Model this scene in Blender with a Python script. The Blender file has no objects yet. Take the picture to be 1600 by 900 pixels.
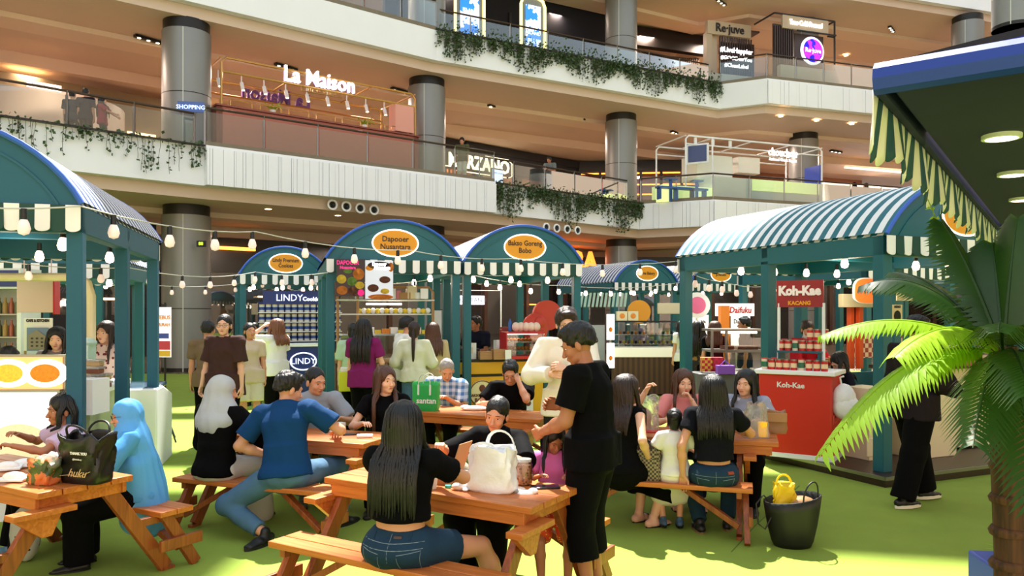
import bpy, math, random
import numpy as np
from mathutils import Vector, Matrix, Euler
random.seed(7)
R = math.radians
SC = bpy.context.scene
COL = SC.collection

# ------------------------------------------------------------------ camera, world, sun, exposure
F, HC, HY = 1200.0, 1.75, 490.0            # focal length in pixels of a 1600 wide frame, eye height, horizon row
cam = bpy.data.objects.new('camera', bpy.data.cameras.new('camera'))
COL.objects.link(cam)
cam.location = (0, 0, HC); cam.rotation_euler = (R(90), 0, 0)
cam.data.sensor_width = 36; cam.data.lens = 36 * F / 1600
cam.data.shift_y = (HY - 450) / 1600
cam.data.clip_start = .1; cam.data.clip_end = 300
SC.camera = cam

SUN_EL, SUN_AZ = 60.0, 97.0                # the sun stands high behind the stalls (azimuth counted from +X)
SUN_DIR = Vector((math.cos(R(SUN_EL)) * math.cos(R(SUN_AZ)), math.cos(R(SUN_EL)) * math.sin(R(SUN_AZ)), math.sin(R(SUN_EL))))
world = bpy.data.worlds.new('sky'); SC.world = world; world.use_nodes = True
bg = world.node_tree.nodes['Background']
bg.inputs[0].default_value = (0.77, 0.89, 1.0, 1); bg.inputs[1].default_value = .95
sl = bpy.data.lights.new('sun', 'SUN'); sl.energy = 12.0; sl.angle = R(.8); sl.color = (1, .95, .86)
sun = bpy.data.objects.new('sun', sl); COL.objects.link(sun)
sun.rotation_euler = SUN_DIR.to_track_quat('Z', 'Y').to_euler()
SC.view_settings.view_transform = 'Standard'; SC.view_settings.look = 'None'
SC.view_settings.gamma = 1; SC.view_settings.use_curve_mapping = False
SC.view_settings.exposure = 0.5
SC.cycles.max_bounces = 6; SC.cycles.transparent_max_bounces = 16
SC.cycles.sample_clamp_indirect = 4; SC.cycles.caustics_reflective = False; SC.cycles.caustics_refractive = False

# ------------------------------------------------------------------ helpers
def at(x, y, D):
    """pixel of the 1600x900 photograph at distance D -> world point"""
    return Vector(((x - 800) / F * D, D, HC + (HY - y) / F * D))
def gz(x, y, z=0.0):
    """pixel that lies at height z -> world point"""
    D = (HC - z) * F / (y - HY)
    return Vector(((x - 800) / F * D, D, z))
def T(x, y, z): return Matrix.Translation((x, y, z))
def RZ(a): return Matrix.Rotation(a, 4, 'Z')
def RX(a): return Matrix.Rotation(a, 4, 'X')
def RY(a): return Matrix.Rotation(a, 4, 'Y')

def lin(c):
    return tuple(((v / 255) / 12.92 if v / 255 <= .04045 else ((v / 255 + .055) / 1.055) ** 2.4) for v in c)
MATS = {}
def mat(name, rgb, rough=.5, metal=0.0, spec=.5, emit=0.0, emit_rgb=None, bump=0.0, bscale=20.0, var=0.0, vscale=6.0,
        trans=0.0, alpha=1.0, sheen=0.0, sss=0.0, stretch=None, coat=0.0):
    """procedural principled material; rgb given as sRGB 0-255"""
    if name in MATS: return MATS[name]
    m = bpy.data.materials.new(name); m.use_nodes = True
    nt = m.node_tree; b = nt.nodes['Principled BSDF']
    c = lin(rgb) + (1,)
    b.inputs['Base Color'].default_value = c
    b.inputs['Roughness'].default_value = rough; b.inputs['Metallic'].default_value = metal
    b.inputs['Specular IOR Level'].default_value = spec
    b.inputs['Transmission Weight'].default_value = trans; b.inputs['Alpha'].default_value = alpha
    if sheen: b.inputs['Sheen Weight'].default_value = sheen
    if coat: b.inputs['Coat Weight'].default_value = coat
    if sss:
        b.inputs['Subsurface Weight'].default_value = sss; b.inputs['Subsurface Radius'].default_value = (.012, .005, .003)
        b.inputs['Subsurface Scale'].default_value = 1.0
    if emit:
        b.inputs['Emission Color'].default_value = lin(emit_rgb or rgb) + (1,); b.inputs['Emission Strength'].default_value = emit
    if bump or var:
        tc = nt.nodes.new('ShaderNodeTexCoord'); src = tc.outputs['Object']
        if stretch:
            mp = nt.nodes.new('ShaderNodeMapping'); mp.inputs['Scale'].default_value = stretch
            nt.links.new(src, mp.inputs[0]); src = mp.outputs[0]
        n = nt.nodes.new('ShaderNodeTexNoise'); n.inputs['Scale'].default_value = bscale if bump else vscale
        n.inputs['Detail'].default_value = 4; nt.links.new(src, n.inputs['Vector'])
        if bump:
            bp = nt.nodes.new('ShaderNodeBump'); bp.inputs['Strength'].default_value = bump; bp.inputs['Distance'].default_value = .02
            nt.links.new(n.outputs['Fac'], bp.inputs['Height']); nt.links.new(bp.outputs[0], b.inputs['Normal'])
        if var:
            n2 = nt.nodes.new('ShaderNodeTexNoise'); n2.inputs['Scale'].default_value = vscale; n2.inputs['Detail'].default_value = 5
            nt.links.new(src, n2.inputs['Vector'])
            mx = nt.nodes.new('ShaderNodeMix'); mx.data_type = 'RGBA'; mx.blend_type = 'MIX'
            mx.inputs[6].default_value = tuple(max(0, v * (1 - var)) for v in c[:3]) + (1,)
            mx.inputs[7].default_value = tuple(min(1, v * (1 + var)) for v in c[:3]) + (1,)
            nt.links.new(n2.outputs['Fac'], mx.inputs[0]); nt.links.new(mx.outputs[2], b.inputs['Base Color'])
    MATS[name] = m; return m

def pattern_mat(name, kind, c1, c2, scale=10, rough=.7, axis='X', thresh=.5, emit=0.0, c3=None, rot=0):
    """two colour procedural pattern: stripes | check | dots | voronoi | noise | plaid | wood"""
    if name in MATS: return MATS[name]
    m = bpy.data.materials.new(name); m.use_nodes = True
    nt = m.node_tree; b = nt.nodes['Principled BSDF']; b.inputs['Roughness'].default_value = rough
    tc = nt.nodes.new('ShaderNodeTexCoord'); mp = nt.nodes.new('ShaderNodeMapping')
    mp.inputs['Rotation'].default_value = (0, 0, rot)
    nt.links.new(tc.outputs['Object'], mp.inputs[0]); src = mp.outputs[0]
    def tex(kind_, **kw):
        n = nt.nodes.new(kind_); nt.links.new(src, n.inputs['Vector'])
        for k, v in kw.items(): n.inputs[k.replace('_', ' ')].default_value = v
        return n
    def math_(op, a, bb=None):
        n = nt.nodes.new('ShaderNodeMath'); n.operation = op
        if hasattr(a, 'is_output'): nt.links.new(a, n.inputs[0])
        else: n.inputs[0].default_value = a
        if bb is not None:
            if hasattr(bb, 'is_output'): nt.links.new(bb, n.inputs[1])
            else: n.inputs[1].default_value = bb
        return n.outputs[0]
    if kind in ('stripes', 'plaid'):
        sp = nt.nodes.new('ShaderNodeSeparateXYZ'); nt.links.new(src, sp.inputs[0])
        f = math_('GREATER_THAN', math_('FRACT', math_('MULTIPLY', sp.outputs[axis], scale)), thresh)
        if kind == 'plaid':
            g = math_('GREATER_THAN', math_('FRACT', math_('MULTIPLY', sp.outputs['Z'], scale)), thresh)
            f = math_('MULTIPLY', math_('ADD', f, g), .5)
    elif kind == 'check':
        n = tex('ShaderNodeTexChecker', Scale=scale); f = n.outputs['Fac']
    elif kind in ('dots', 'voronoi'):
        n = tex('ShaderNodeTexVoronoi', Scale=scale); f = math_('LESS_THAN', n.outputs['Distance'], thresh)
    elif kind == 'noise':
        n = tex('ShaderNodeTexNoise', Scale=scale, Detail=3.0); f = math_('GREATER_THAN', n.outputs['Fac'], thresh)
    elif kind == 'wood':
        mp.inputs['Scale'].default_value = {'X': (.6, 9, 9), 'Y': (9, .6, 9), 'Z': (9, 9, .6)}[axis]
        n = tex('ShaderNodeTexNoise', Scale=scale, Detail=6.0, Distortion=1.2)
        rp = nt.nodes.new('ShaderNodeValToRGB'); rp.color_ramp.elements[0].position = .3; rp.color_ramp.elements[1].position = .7
        nt.links.new(n.outputs['Fac'], rp.inputs[0]); f = rp.outputs[0]
    mx = nt.nodes.new('ShaderNodeMix'); mx.data_type = 'RGBA'
    nt.links.new(f, mx.inputs[0]); mx.inputs[6].default_value = lin(c1) + (1,); mx.inputs[7].default_value = lin(c2) + (1,)
    out = mx.outputs[2]
    nt.links.new(out, b.inputs['Base Color'])
    if emit:
        nt.links.new(out, b.inputs['Emission Color']); b.inputs['Emission Strength'].default_value = emit
    MATS[name] = m; return m

def glass_mat(name, tint, refl=.12, rough=.02):
    if name in MATS: return MATS[name]
    m = bpy.data.materials.new(name); m.use_nodes = True; nt = m.node_tree; nt.nodes.clear()
    o = nt.nodes.new('ShaderNodeOutputMaterial'); mx = nt.nodes.new('ShaderNodeMixShader')
    t = nt.nodes.new('ShaderNodeBsdfTransparent'); g = nt.nodes.new('ShaderNodeBsdfGlossy')
    t.inputs[0].default_value = tint + (1,); g.inputs['Roughness'].default_value = rough
    fr = nt.nodes.new('ShaderNodeFresnel'); fr.inputs[0].default_value = 1.45
    ad = nt.nodes.new('ShaderNodeMath'); ad.operation = 'ADD'; ad.inputs[1].default_value = refl; ad.use_clamp = True
    nt.links.new(fr.outputs[0], ad.inputs[0]); nt.links.new(ad.outputs[0], mx.inputs[0])
    nt.links.new(t.outputs[0], mx.inputs[1]); nt.links.new(g.outputs[0], mx.inputs[2]); nt.links.new(mx.outputs[0], o.inputs[0])
    MATS[name] = m; return m

class MB:
    """collects shapes; build() links them as ONE mesh object"""
    def __init__(s, M=None): s.v = []; s.f = []; s.mi = []; s.M = M; s.cur = 0
    def add(s, vs, fs, M=None, mi=None):
        o = len(s.v)
        if M is not None: vs = [M @ Vector(v) for v in vs]
        if s.M is not None: vs = [s.M @ Vector(v) for v in vs]
        s.v += [tuple(v) for v in vs]
        s.f += [tuple(i + o for i in f) for f in fs]
        s.mi += [s.cur if mi is None else mi] * len(fs)
        return s
    def box(s, c, d, M=None, mi=None):
        x, y, z = d[0] / 2, d[1] / 2, d[2] / 2
        vs = [(c[0] + a * x, c[1] + b * y, c[2] + e * z) for e in (-1, 1) for b in (-1, 1) for a in (-1, 1)]
        return s.add(vs, [(0, 2, 3, 1), (4, 5, 7, 6), (0, 1, 5, 4), (2, 6, 7, 3), (0, 4, 6, 2), (1, 3, 7, 5)], M, mi)
    def bar(s, a, b, w, h, up=(0, 0, 1), M=None, mi=None):
        """rectangular bar from a to b; w sideways, h along up"""
        a, b = Vector(a), Vector(b); d = (b - a).normalized(); up = Vector(up)
        if abs(d.dot(up)) > .98: up = Vector((0, 1, 0))
        sd = d.cross(up).normalized(); u = sd.cross(d).normalized()
        vs = [p + sd * (i * w / 2) + u * (j * h / 2) for p in (a, b) for i, j in ((-1, -1), (1, -1), (1, 1), (-1, 1))]
        return s.add(vs, [(3, 2, 1, 0), (4, 5, 6, 7), (0, 1, 5, 4), (1, 2, 6, 5), (2, 3, 7, 6), (3, 0, 4, 7)], M, mi)
    def tube(s, pts, r, n=8, M=None, mi=None, flat=1.0, side=None, cap=True):
        pts = [Vector(p) for p in pts]; k = len(pts)
        rs = r if isinstance(r, (list, tuple)) else [r] * k
        vs = []; prev = None
        for i, p in enumerate(pts):
            d = (pts[min(i + 1, k - 1)] - pts[max(i - 1, 0)])
            if d.length < 1e-9: d = Vector((0, 0, 1))
            d.normalize()
            if side is not None:
                u = Vector(side) - d * d.dot(Vector(side)); u.normalize()
            elif prev is None:
                u = d.orthogonal().normalized()
            else:
                u = prev - d * d.dot(prev)
                u = u.normalized() if u.length > 1e-6 else d.orthogonal().normalized()
            prev = u; w = d.cross(u)
            for j in range(n):
                t = 2 * math.pi * j / n
                vs.append(p + u * (math.cos(t) * rs[i]) + w * (math.sin(t) * rs[i] * flat))
        fs = [(i * n + j, i * n + (j + 1) % n, (i + 1) * n + (j + 1) % n, (i + 1) * n + j) for i in range(k - 1) for j in range(n)]
        if cap: fs += [tuple(range(n - 1, -1, -1)), tuple((k - 1) * n + j for j in range(n))]
        return s.add(vs, fs, M, mi)
    def cyl(s, c, r, h, n=24, r2=None, M=None, mi=None):
        return s.tube([(c[0], c[1], c[2]), (c[0], c[1], c[2] + h)], [r, r if r2 is None else r2], n, M, mi)
    def lathe(s, prof, n=24, M=None, mi=None, cap=True):
        vs = []; k = len(prof)
        for r_, z in prof:
            for j in range(n):
                t = 2 * math.pi * j / n; vs.append((r_ * math.cos(t), r_ * math.sin(t), z))
        fs = [(i * n + j, i * n + (j + 1) % n, (i + 1) * n + (j + 1) % n, (i + 1) * n + j) for i in range(k - 1) for j in range(n)]
        if cap and prof[0][0] > 1e-5: fs.append(tuple(range(n - 1, -1, -1)))
        if cap and prof[-1][0] > 1e-5: fs.append(tuple((k - 1) * n + j for j in range(n)))
        return s.add(vs, fs, M, mi)
    def ell(s, c, r, M=None, mi=None, n=12, k=8):
        if not isinstance(r, (list, tuple)): r = (r, r, r)
        vs = [(c[0], c[1], c[2] - r[2])]
        for i in range(1, k):
            a = -math.pi / 2 + math.pi * i / k
            for j in range(n):
                t = 2 * math.pi * j / n
                vs.append((c[0] + r[0] * math.cos(a) * math.cos(t), c[1] + r[1] * math.cos(a) * math.sin(t), c[2] + r[2] * math.sin(a)))
        vs.append((c[0], c[1], c[2] + r[2])); e = len(vs) - 1
        fs = [(0, 1 + (j + 1) % n, 1 + j) for j in range(n)]
        for i in range(k - 2):
            fs += [(1 + i * n + j, 1 + i * n + (j + 1) % n, 1 + (i + 1) * n + (j + 1) % n, 1 + (i + 1) * n + j) for j in range(n)]
        b = 1 + (k - 2) * n
        fs += [(b + j, b + (j + 1) % n, e) for j in range(n)]
        return s.add(vs, fs, M, mi)
    def prism(s, poly, z0, z1, M=None, mi=None):
        """poly in XY extruded z0..z1"""
        n = len(poly)
        vs = [(p[0], p[1], z0) for p in poly] + [(p[0], p[1], z1) for p in poly]
        fs = [tuple(range(n - 1, -1, -1)), tuple(range(n, 2 * n))] + [(i, (i + 1) % n, n + (i + 1) % n, n + i) for i in range(n)]
        return s.add(vs, fs, M, mi)
    def sheet(s, fn, nu, nv, M=None, mi=None, th=0.0):
        vs = [fn(i / nu, j / nv) for i in range(nu + 1) for j in range(nv + 1)]
        w = nv + 1
        fs = [(i * w + j, (i + 1) * w + j, (i + 1) * w + j + 1, i * w + j + 1) for i in range(nu) for j in range(nv)]
        return s.add(vs, fs, M, mi)
    def text(s, body, size, M, mi=None, depth=.01, align='CENTER', bold=0.0, shear=0.0, sx=1.0):
        c = bpy.data.curves.new('t', 'FONT'); c.body = body; c.size = size; c.extrude = depth / 2
        c.align_x = align; c.align_y = 'CENTER'; c.offset = bold; c.resolution_u = 2; c.shear = shear
        o = bpy.data.objects.new('t', c); me = o.to_mesh()
        vs = [(v.co.x * sx, v.co.y, v.co.z) for v in me.vertices]; fs = [tuple(p.vertices) for p in me.polygons]
        o.to_mesh_clear(); bpy.data.objects.remove(o); bpy.data.curves.remove(c)
        return s.add(vs, fs, M, mi)
    def build(s, name, mats, parent=None, label=None, bevel=0.0, angle=35, kind=None, flat=False, solid=0.0):
        me = bpy.data.meshes.new(name)
        vs = s.v
        me.from_pydata(vs, [], s.f)
        if not isinstance(mats, (list, tuple)): mats = [mats]
        for m in mats: me.materials.append(m)
        if len(mats) > 1: me.polygons.foreach_set('material_index', s.mi)
        if not flat:
            me.shade_smooth(); me.set_sharp_from_angle(angle=R(angle))
        o = bpy.data.objects.new(name, me); COL.objects.link(o)
        if parent is not None: o.parent = parent
        if label: o['label'] = label
        if kind: o['kind'] = kind
        if solid:
            m = o.modifiers.new('solid', 'SOLIDIFY'); m.thickness = solid; m.offset = 0
        if bevel:
            m = o.modifiers.new('bevel', 'BEVEL'); m.width = bevel; m.segments = 2; m.limit_method = 'ANGLE'; m.angle_limit = R(40)
        return o

MX = {}
def ml(o): return MX[o.name].copy()
def thing(name, label, cat, loc=(0, 0, 0), rz=0.0, group=None, kind=None, M=None):
    o = bpy.data.objects.new(name, None); COL.objects.link(o); o.empty_display_size = .1
    if M is not None: o.matrix_local = M
    else:
        o.location = loc; o.rotation_euler = (0, 0, rz)
        o.matrix_local = Matrix.Translation(loc) @ Matrix.Rotation(rz, 4, 'Z')
    MX[o.name] = Matrix(M) if M is not None else Matrix.Translation(loc) @ Matrix.Rotation(rz, 4, 'Z')
    o['label'] = label; o['category'] = cat
    if group: o['group'] = group
    if kind: o['kind'] = kind
    return o
def tag(o, label, cat, group=None, kind=None):
    o['label'] = label; o['category'] = cat
    if group: o['group'] = group
    if kind: o['kind'] = kind
    return o
def struct(o): o['kind'] = 'structure'; return o
def move(o, M): o.matrix_local = M; return o
def dup(root, M, label=None, group=None):
    r = root.copy(); COL.objects.link(r); r.matrix_local = M
    if label: r['label'] = label
    if group: r['group'] = group
    for ch in list(root.children):
        c = ch.copy(); COL.objects.link(c); c.parent = r
        for g in ch.children:
            d = g.copy(); COL.objects.link(d); d.parent = c
    return r
def upright(p, face):
    """matrix of a sign: local x to the right as seen by its reader, local y up, local z towards the reader; face = direction (x,y) the sign faces"""
    n = Vector((face[0], face[1], 0)).normalized(); x = Vector((-n.y, n.x, 0)); z = Vector((0, 0, 1))
    M = Matrix.Identity(4)
    for i in range(3): M[i][0] = x[i]; M[i][1] = z[i]; M[i][2] = n[i]; M[i][3] = p[i]
    return M
# ------------------------------------------------------------------ materials of the building
M_turf = mat('turf', (138, 160, 64), .9, bump=.25, bscale=160, var=.13, vscale=3.0, spec=.2)
M_tile = mat('floor_tile', (120, 105, 85), .25, var=.1, vscale=2)
M_white = mat('fascia_white', (240, 242, 246), .6, var=.03, vscale=1.5)
M_beige = mat('ceiling_beige', (216, 192, 176), .7, var=.04, vscale=.8)
M_beige2 = mat('ceiling_step', (228, 206, 188), .7)
M_col = mat('column_metal', (136, 136, 134), .42, metal=.35, spec=.5, var=.06, vscale=1.2)
M_dark = mat('dark_metal', (42, 40, 38), .4, metal=.5)
M_black = mat('black_paint', (14, 14, 15), .5)
M_steel = mat('brushed_steel', (150, 148, 142), .35, metal=.9)
M_rail = mat('handrail_bronze', (70, 58, 50), .35, metal=.6)
M_glass = glass_mat('railing_glass', (.86, .92, .90), .06)
M_glass2 = glass_mat('clear_glass', (.95, .97, .97), .03)
M_lampw = mat('lamp_warm', (255, 232, 200), emit=9, emit_rgb=(255, 225, 180))
M_strip = mat('led_strip_orange', (255, 150, 60), emit=4.0, emit_rgb=(255, 140, 50))
M_stripw = mat('led_strip_warm', (255, 215, 160), emit=3.0, emit_rgb=(255, 205, 150))
M_leaf = mat('ivy_leaf', (58, 84, 42), .55, var=.35, vscale=9)
M_stem = mat('ivy_stem', (64, 60, 38), .8)
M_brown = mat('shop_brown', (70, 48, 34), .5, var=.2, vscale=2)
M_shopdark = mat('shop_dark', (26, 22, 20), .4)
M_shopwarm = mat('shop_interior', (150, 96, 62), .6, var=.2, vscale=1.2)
M_slat = pattern_mat('slat_wall', 'stripes', (96, 70, 48), (44, 30, 22), scale=4.2, axis='X', thresh=.55)
M_terra = mat('terracotta_wall', (176, 98, 80), .5, var=.04, vscale=1.0)
M_pink = mat('pink_panel', (226, 158, 140), .6)
M_brass = mat('brass_tube', (190, 146, 84), .3, metal=.8)
M_signw = mat('sign_white_lit', (255, 255, 255), emit=2.6)
M_signk = mat('sign_black', (12, 12, 12), .4)
M_teal = mat('teal_paint', (8, 92, 106), .5, var=.06, vscale=2.5)
M_tealb = mat('teal_fabric', (8, 84, 108), .6, bump=.1, bscale=14)

FL = [0.0, 6.5, 12.1, 17.7]                         # floor levels
ED = {1: [(-22, 9.5), (-8.74, 21.8), (-.72, 27.85), (5.52, 33.1), (8.35, 31.8), (16.9, 35.0), (28, 39.2)],
      2: [(-22, 12.98), (-6.2, 25.3), (-2.75, 28.0), (9.37, 34.6), (11.2, 33.7), (17, 35.6), (28, 39.2)],
      3: [(-22, 12.98), (-6.2, 25.3), (-2.75, 28.0), (9.37, 34.6), (11.2, 33.7), (17, 35.6), (28, 39.2)]}
def off(poly, d):
    out = []
    for i, p in enumerate(poly):
        a = Vector(poly[max(i - 1, 0)]); b = Vector(poly[i]); c = Vector(poly[min(i + 1, len(poly) - 1)])
        n1 = (b - a) if i else (c - b); n2 = (c - b) if i < len(poly) - 1 else (b - a)
        n1 = Vector((-n1.y, n1.x)).normalized(); n2 = Vector((-n2.y, n2.x)).normalized()
        n = (n1 + n2).normalized(); k = d / max(.3, n.dot(n1))
        out.append((b.x + n.x * k, b.y + n.y * k))
    return out
def band(mb, poly, d0, d1, z0, z1, mi=None):
    a, b = off(poly, d0), off(poly, d1)
    for i in range(len(poly) - 1):
        mb.prism([a[i], a[i + 1], b[i + 1], b[i]], z0, z1, mi=mi)
    return mb
BACK = 60
# ground and floors
g = MB(); g.box((0, 18, -.05), (70, 90, .1)); struct(g.build('floor', M_tile))
tf = MB()
tf.prism([(-22, -3), (22, -3), (24, 21), (9, 23.5), (-2, 21.5), (-12.5, 22.4), (-22, 22)], .0, .012)
struct(tf.build('floor_turf', M_turf, flat=True))
sm_ = MB()
for a, b in (((2.0, 6.3), (2.9, 7.75)), ((2.0, 6.3), (1.6, 5.6))):
    sm_.bar((a[0], a[1], .0135), (b[0], b[1], .0135), .007, .002)
struct(sm_.build('trim_1', mat('turf_seam', (84, 110, 30), .9)))

for lv in (1, 2, 3):
    z = FL[lv]; e = ED[lv]
    sl_ = MB()
    eo = off(e, .35)
    for i in range(len(e) - 1):
        sl_.prism([eo[i], eo[i + 1], (eo[i + 1][0] * 1.0, BACK), (eo[i][0] * 1.0, BACK)], z - 1.45, z - .12)
    o = struct(sl_.build('ceiling' if lv == 1 else 'ceiling', M_beige, flat=True))
    # stepped bulkheads under the ceiling, parallel to the edge
    st = MB(); band(st, e, 3.2, 4.3, z - 1.62, z - 1.4); band(st, e, 7.2, 9.6, z - 1.86, z - 1.4)
    struct(st.build('ceiling_bulkhead', M_beige2, flat=True))
    ft = MB(); f0 = off(e, .1)
    for i in range(len(e) - 1):
        ft.prism([f0[i], f0[i + 1], (f0[i + 1][0], BACK), (f0[i][0], BACK)], z - .12, z)
    struct(ft.build('floor_gallery', M_tile, flat=True))
    fc = MB()
    band(fc, e, 0, .3, z - 1.12, z - .02)
    struct(fc.build('wall_fascia', M_white, flat=True))

def ribs(a, b, z0, z1, seed, name='trim_2', dens=1.0):
    rnd = random.Random(seed); mb = MB(); a = Vector(a); b = Vector(b); L = (b - a).length; d = (b - a) / L; n = Vector((d.y, -d.x)); t = 0
    while t < L:
        w = rnd.choice((.05, .08, .12, .2, .3)) * dens; w = min(w, L - t)
        dep = rnd.uniform(.02, .055); c = a + d * (t + w / 2) + n * (dep / 2 + .02)
        mb.box((0, 0, 0), (max(w - .012, .02), dep, z1 - z0), M=Matrix.Translation((c.x, c.y, (z0 + z1) / 2)) @ RZ(math.atan2(d.y, d.x)))
        t += w
    struct(mb.build(name, M_white, flat=True))
e1 = ED[1]; e2 = ED[2]
# the ribbed section of the first gallery stands a little proud of the planters
pr = MB(); band(pr, [e1[1], e1[2]], -.22, .05, 5.38, 6.5); struct(pr.build('wall_fascia', M_white, flat=True))
ribs(off([e1[1], e1[2]], -.22)[0], off([e1[1], e1[2]], -.22)[1], 5.38, 6.42, 3)
ribs(e1[3], e1[4], 5.38, 6.42, 5, dens=2); ribs(e1[4], e1[5], 5.38, 6.42, 6, dens=2)
ribs(e2[4], e2[5], 10.98, 12.0, 7, dens=2)
# round air nozzles in the beam
def nozzles(x0, y0, x1, y1, D0, D1, label):
    for i in range(4):
        t = i / 3; p = at(x0 + (x1 - x0) * t, y0 + (y1 - y0) * t, D0 + (D1 - D0) * t)
        dv = (at(x1, y1, D1) - at(x0, y0, D0)); f = (dv.y, -dv.x)
        nz = thing('air_nozzle', label, 'air vent', group=label, M=upright(p, f))
        a = MB(); a.lathe([(.17, 0), (.17, .04), (.12, .05), (.10, -.02)], 20); a.build('ring', M_white, nz)
        b = MB(); b.lathe([(.10, -.03), (.10, .03), (.07, .045), (.0, .01)], 16); b.build('nozzle', M_black, nz)
nozzles(519, 320, 584, 328, 24.3, 25.15, 'round white air nozzle in the beige beam above the Dapooer stall')
nozzles(853, 355, 902, 360, 29.35, 30.4, 'round white air nozzle in the beige beam above the Bakso Goreng stall')

# columns
def column(x, y, r, z0, z1, label_n):
    mb = MB()
    for k, (a, b) in enumerate(((0.0, 5.05), (6.5, 10.65), (12.1, 16.25))):
        if b <= z0 or a >= z1: continue
        mb.cyl((x, y, a), r, b - a - .32, 40); mb.cyl((x, y, b - .33), r * .95, .34, 40, mi=1)
        mb.cyl((x, y, a), r + .004, .12, 40, mi=1)
        dx = Vector((0 - x, -y)).normalized(); an = math.atan2(dx.y, dx.x) + R(-8)
        mb.box((0, 0, (b - a) / 2 - .16), (.012, .028, b - a - .34), M=T(x, y, a) @ RZ(an) @ T(r, 0, 0), mi=2)
        mb.lathe([(r + .004, -.012), (r + .004, .012)], 40, M=T(x, y, a + 1.9), mi=1)
    struct(mb.build('column', [M_col, M_dark, mat('joint_light', (200, 200, 190), .4)]))
for i, (x, y) in enumerate(((-10.0, 23.6), (-3.25, 29.3), (4.9, 34.5), (14.5, 38.2), (22.3, 37.6), (18.3, 28.0), (-19, 17))):
    column(x, y, .71, 0, 20, i)

# back walls of the three storeys
def backwall(lv, d, m, z0, z1, i0=0, i1=None, name='wall_back'):
    mb = MB(); p = off(ED[max(lv, 1)], d)[i0:i1]; band(mb, p, 0, .3, z0, z1); return struct(mb.build(name, m))
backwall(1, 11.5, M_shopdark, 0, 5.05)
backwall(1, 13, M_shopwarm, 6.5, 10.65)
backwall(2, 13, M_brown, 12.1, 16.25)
# outer shell behind the viewer and to the sides: pale building walls that bounce daylight
for nm, c, d in (('wall_left', (-24, 14, 10), (.4, 50, 20)), ('wall_right', (29, 22, 10), (.4, 76, 20)), ('wall_front', (0, -16, 5), (60, .4, 10))):
    mb = MB(); mb.box(c, d); struct(mb.build(nm, M_beige))

# unseen panels added high above, shaped to cut the sunlight into patches
rf = MB(); ZR = 24.0; k = ZR / SUN_DIR.z
def shade(x0, x1, y0, y1, ang=0.0):
    cx, cy = (x0 + x1) / 2 + SUN_DIR.x * k, (y0 + y1) / 2 + SUN_DIR.y * k
    rf.box((0, 0, 0), (x1 - x0, y1 - y0, .25), M=T(cx, cy, ZR) @ RZ(ang))
shade(.6, 8.6, 5.1, 7.9, R(-12)); shade(-9, 1.0, 5.9, 7.4, R(4)); shade(-9, -1.9, 4.85, 6.2); shade(-9, .8, 8.7, 9.6)
shade(-12, 12, 12.6, 13.4); shade(-14, 14, 14.9, 20)
shade(-6.5, 9, 2.2, 4.0, R(3)); shade(4, 12, 8, 12)
struct(rf.build('added_shade_panels', M_white))

# railings
def railing(pts, z, label, post=1.7, h=1.08, lead=.0):
    th_ = thing('glass_railing', label, 'railing', (pts[0][0], pts[0][1], z)); o = Vector((pts[0][0], pts[0][1], 0))
    hr = MB()
    hr.tube([(p[0] - o.x, p[1] - o.y, h) for p in pts], .035, 8); hr.build('handrail', M_rail, th_)
    cb = MB()
    for i in range(len(pts) - 1):
        a, b = Vector(pts[i]) - o.xy, Vector(pts[i + 1]) - o.xy
        cb.bar((a.x, a.y, .05), (b.x, b.y, .05), .12, .14)
    cb.build('kerb', mat('kerb_stone', (120, 108, 88), .5, var=.2, vscale=4), th_)
    for i in range(len(pts) - 1):
        a, b = Vector(pts[i]) - o.xy, Vector(pts[i + 1]) - o.xy; L = (b - a).length; n = max(1, round(L / post)); d = (b - a) / L
        for j in range(n + 1):
            if i and j == 0: continue
            p = a + d * (L * j / n)
            m = MB(); m.bar((p.x, p.y, -.22), (p.x, p.y, h - .1), .05, .05); m.tube([(p.x, p.y, h - .1), (p.x + d.y * .05, p.y - d.x * .05, h)], .018, 6)
            m.build('post', M_steel, th_)
        for j in range(n):
            p, q = a + d * (L * j / n + .04), a + d * (L * (j + 1) / n - .04)
            m = MB(); nrm = Vector((d.y, -d.x)) * .04
            m.bar((p.x + nrm.x, p.y + nrm.y, .47), (q.x + nrm.x, q.y + nrm.y, .47), .012, .98 if True else 0); m.build('glass_panel', M_glass, th_)
def inset(pts, d): return off(pts, d)
a, b = Vector(e1[0]), Vector(e1[1])
railing(inset([tuple(a), tuple(b)], .75), 6.5, 'glass railing behind the hanging ivy, left of the big column')
railing(inset([e1[1], e1[2]], -.1), 6.5, 'glass railing in front of the terracotta kiosk')
railing(inset([e1[2], e1[3]], .75), 6.5, 'glass railing behind the ivy below the Marzano shop')
railing(inset([e1[3], e1[4], e1[5], e1[6]], .1), 6.5, 'glass railing with bronze handrail round the frozen yogurt kiosk')
railing(inset([e2[0], e2[1], e2[2]], .06), 12.1, 'glass railing of the upper gallery at the top left')
railing(inset([e2[2], e2[3]], .75), 12.1, 'glass railing behind the long ivy planter of the upper gallery')
railing(inset([e2[3], e2[4], e2[5], e2[6]], .1), 12.1, 'glass railing in front of the juice kiosk of the upper gallery')

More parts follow.
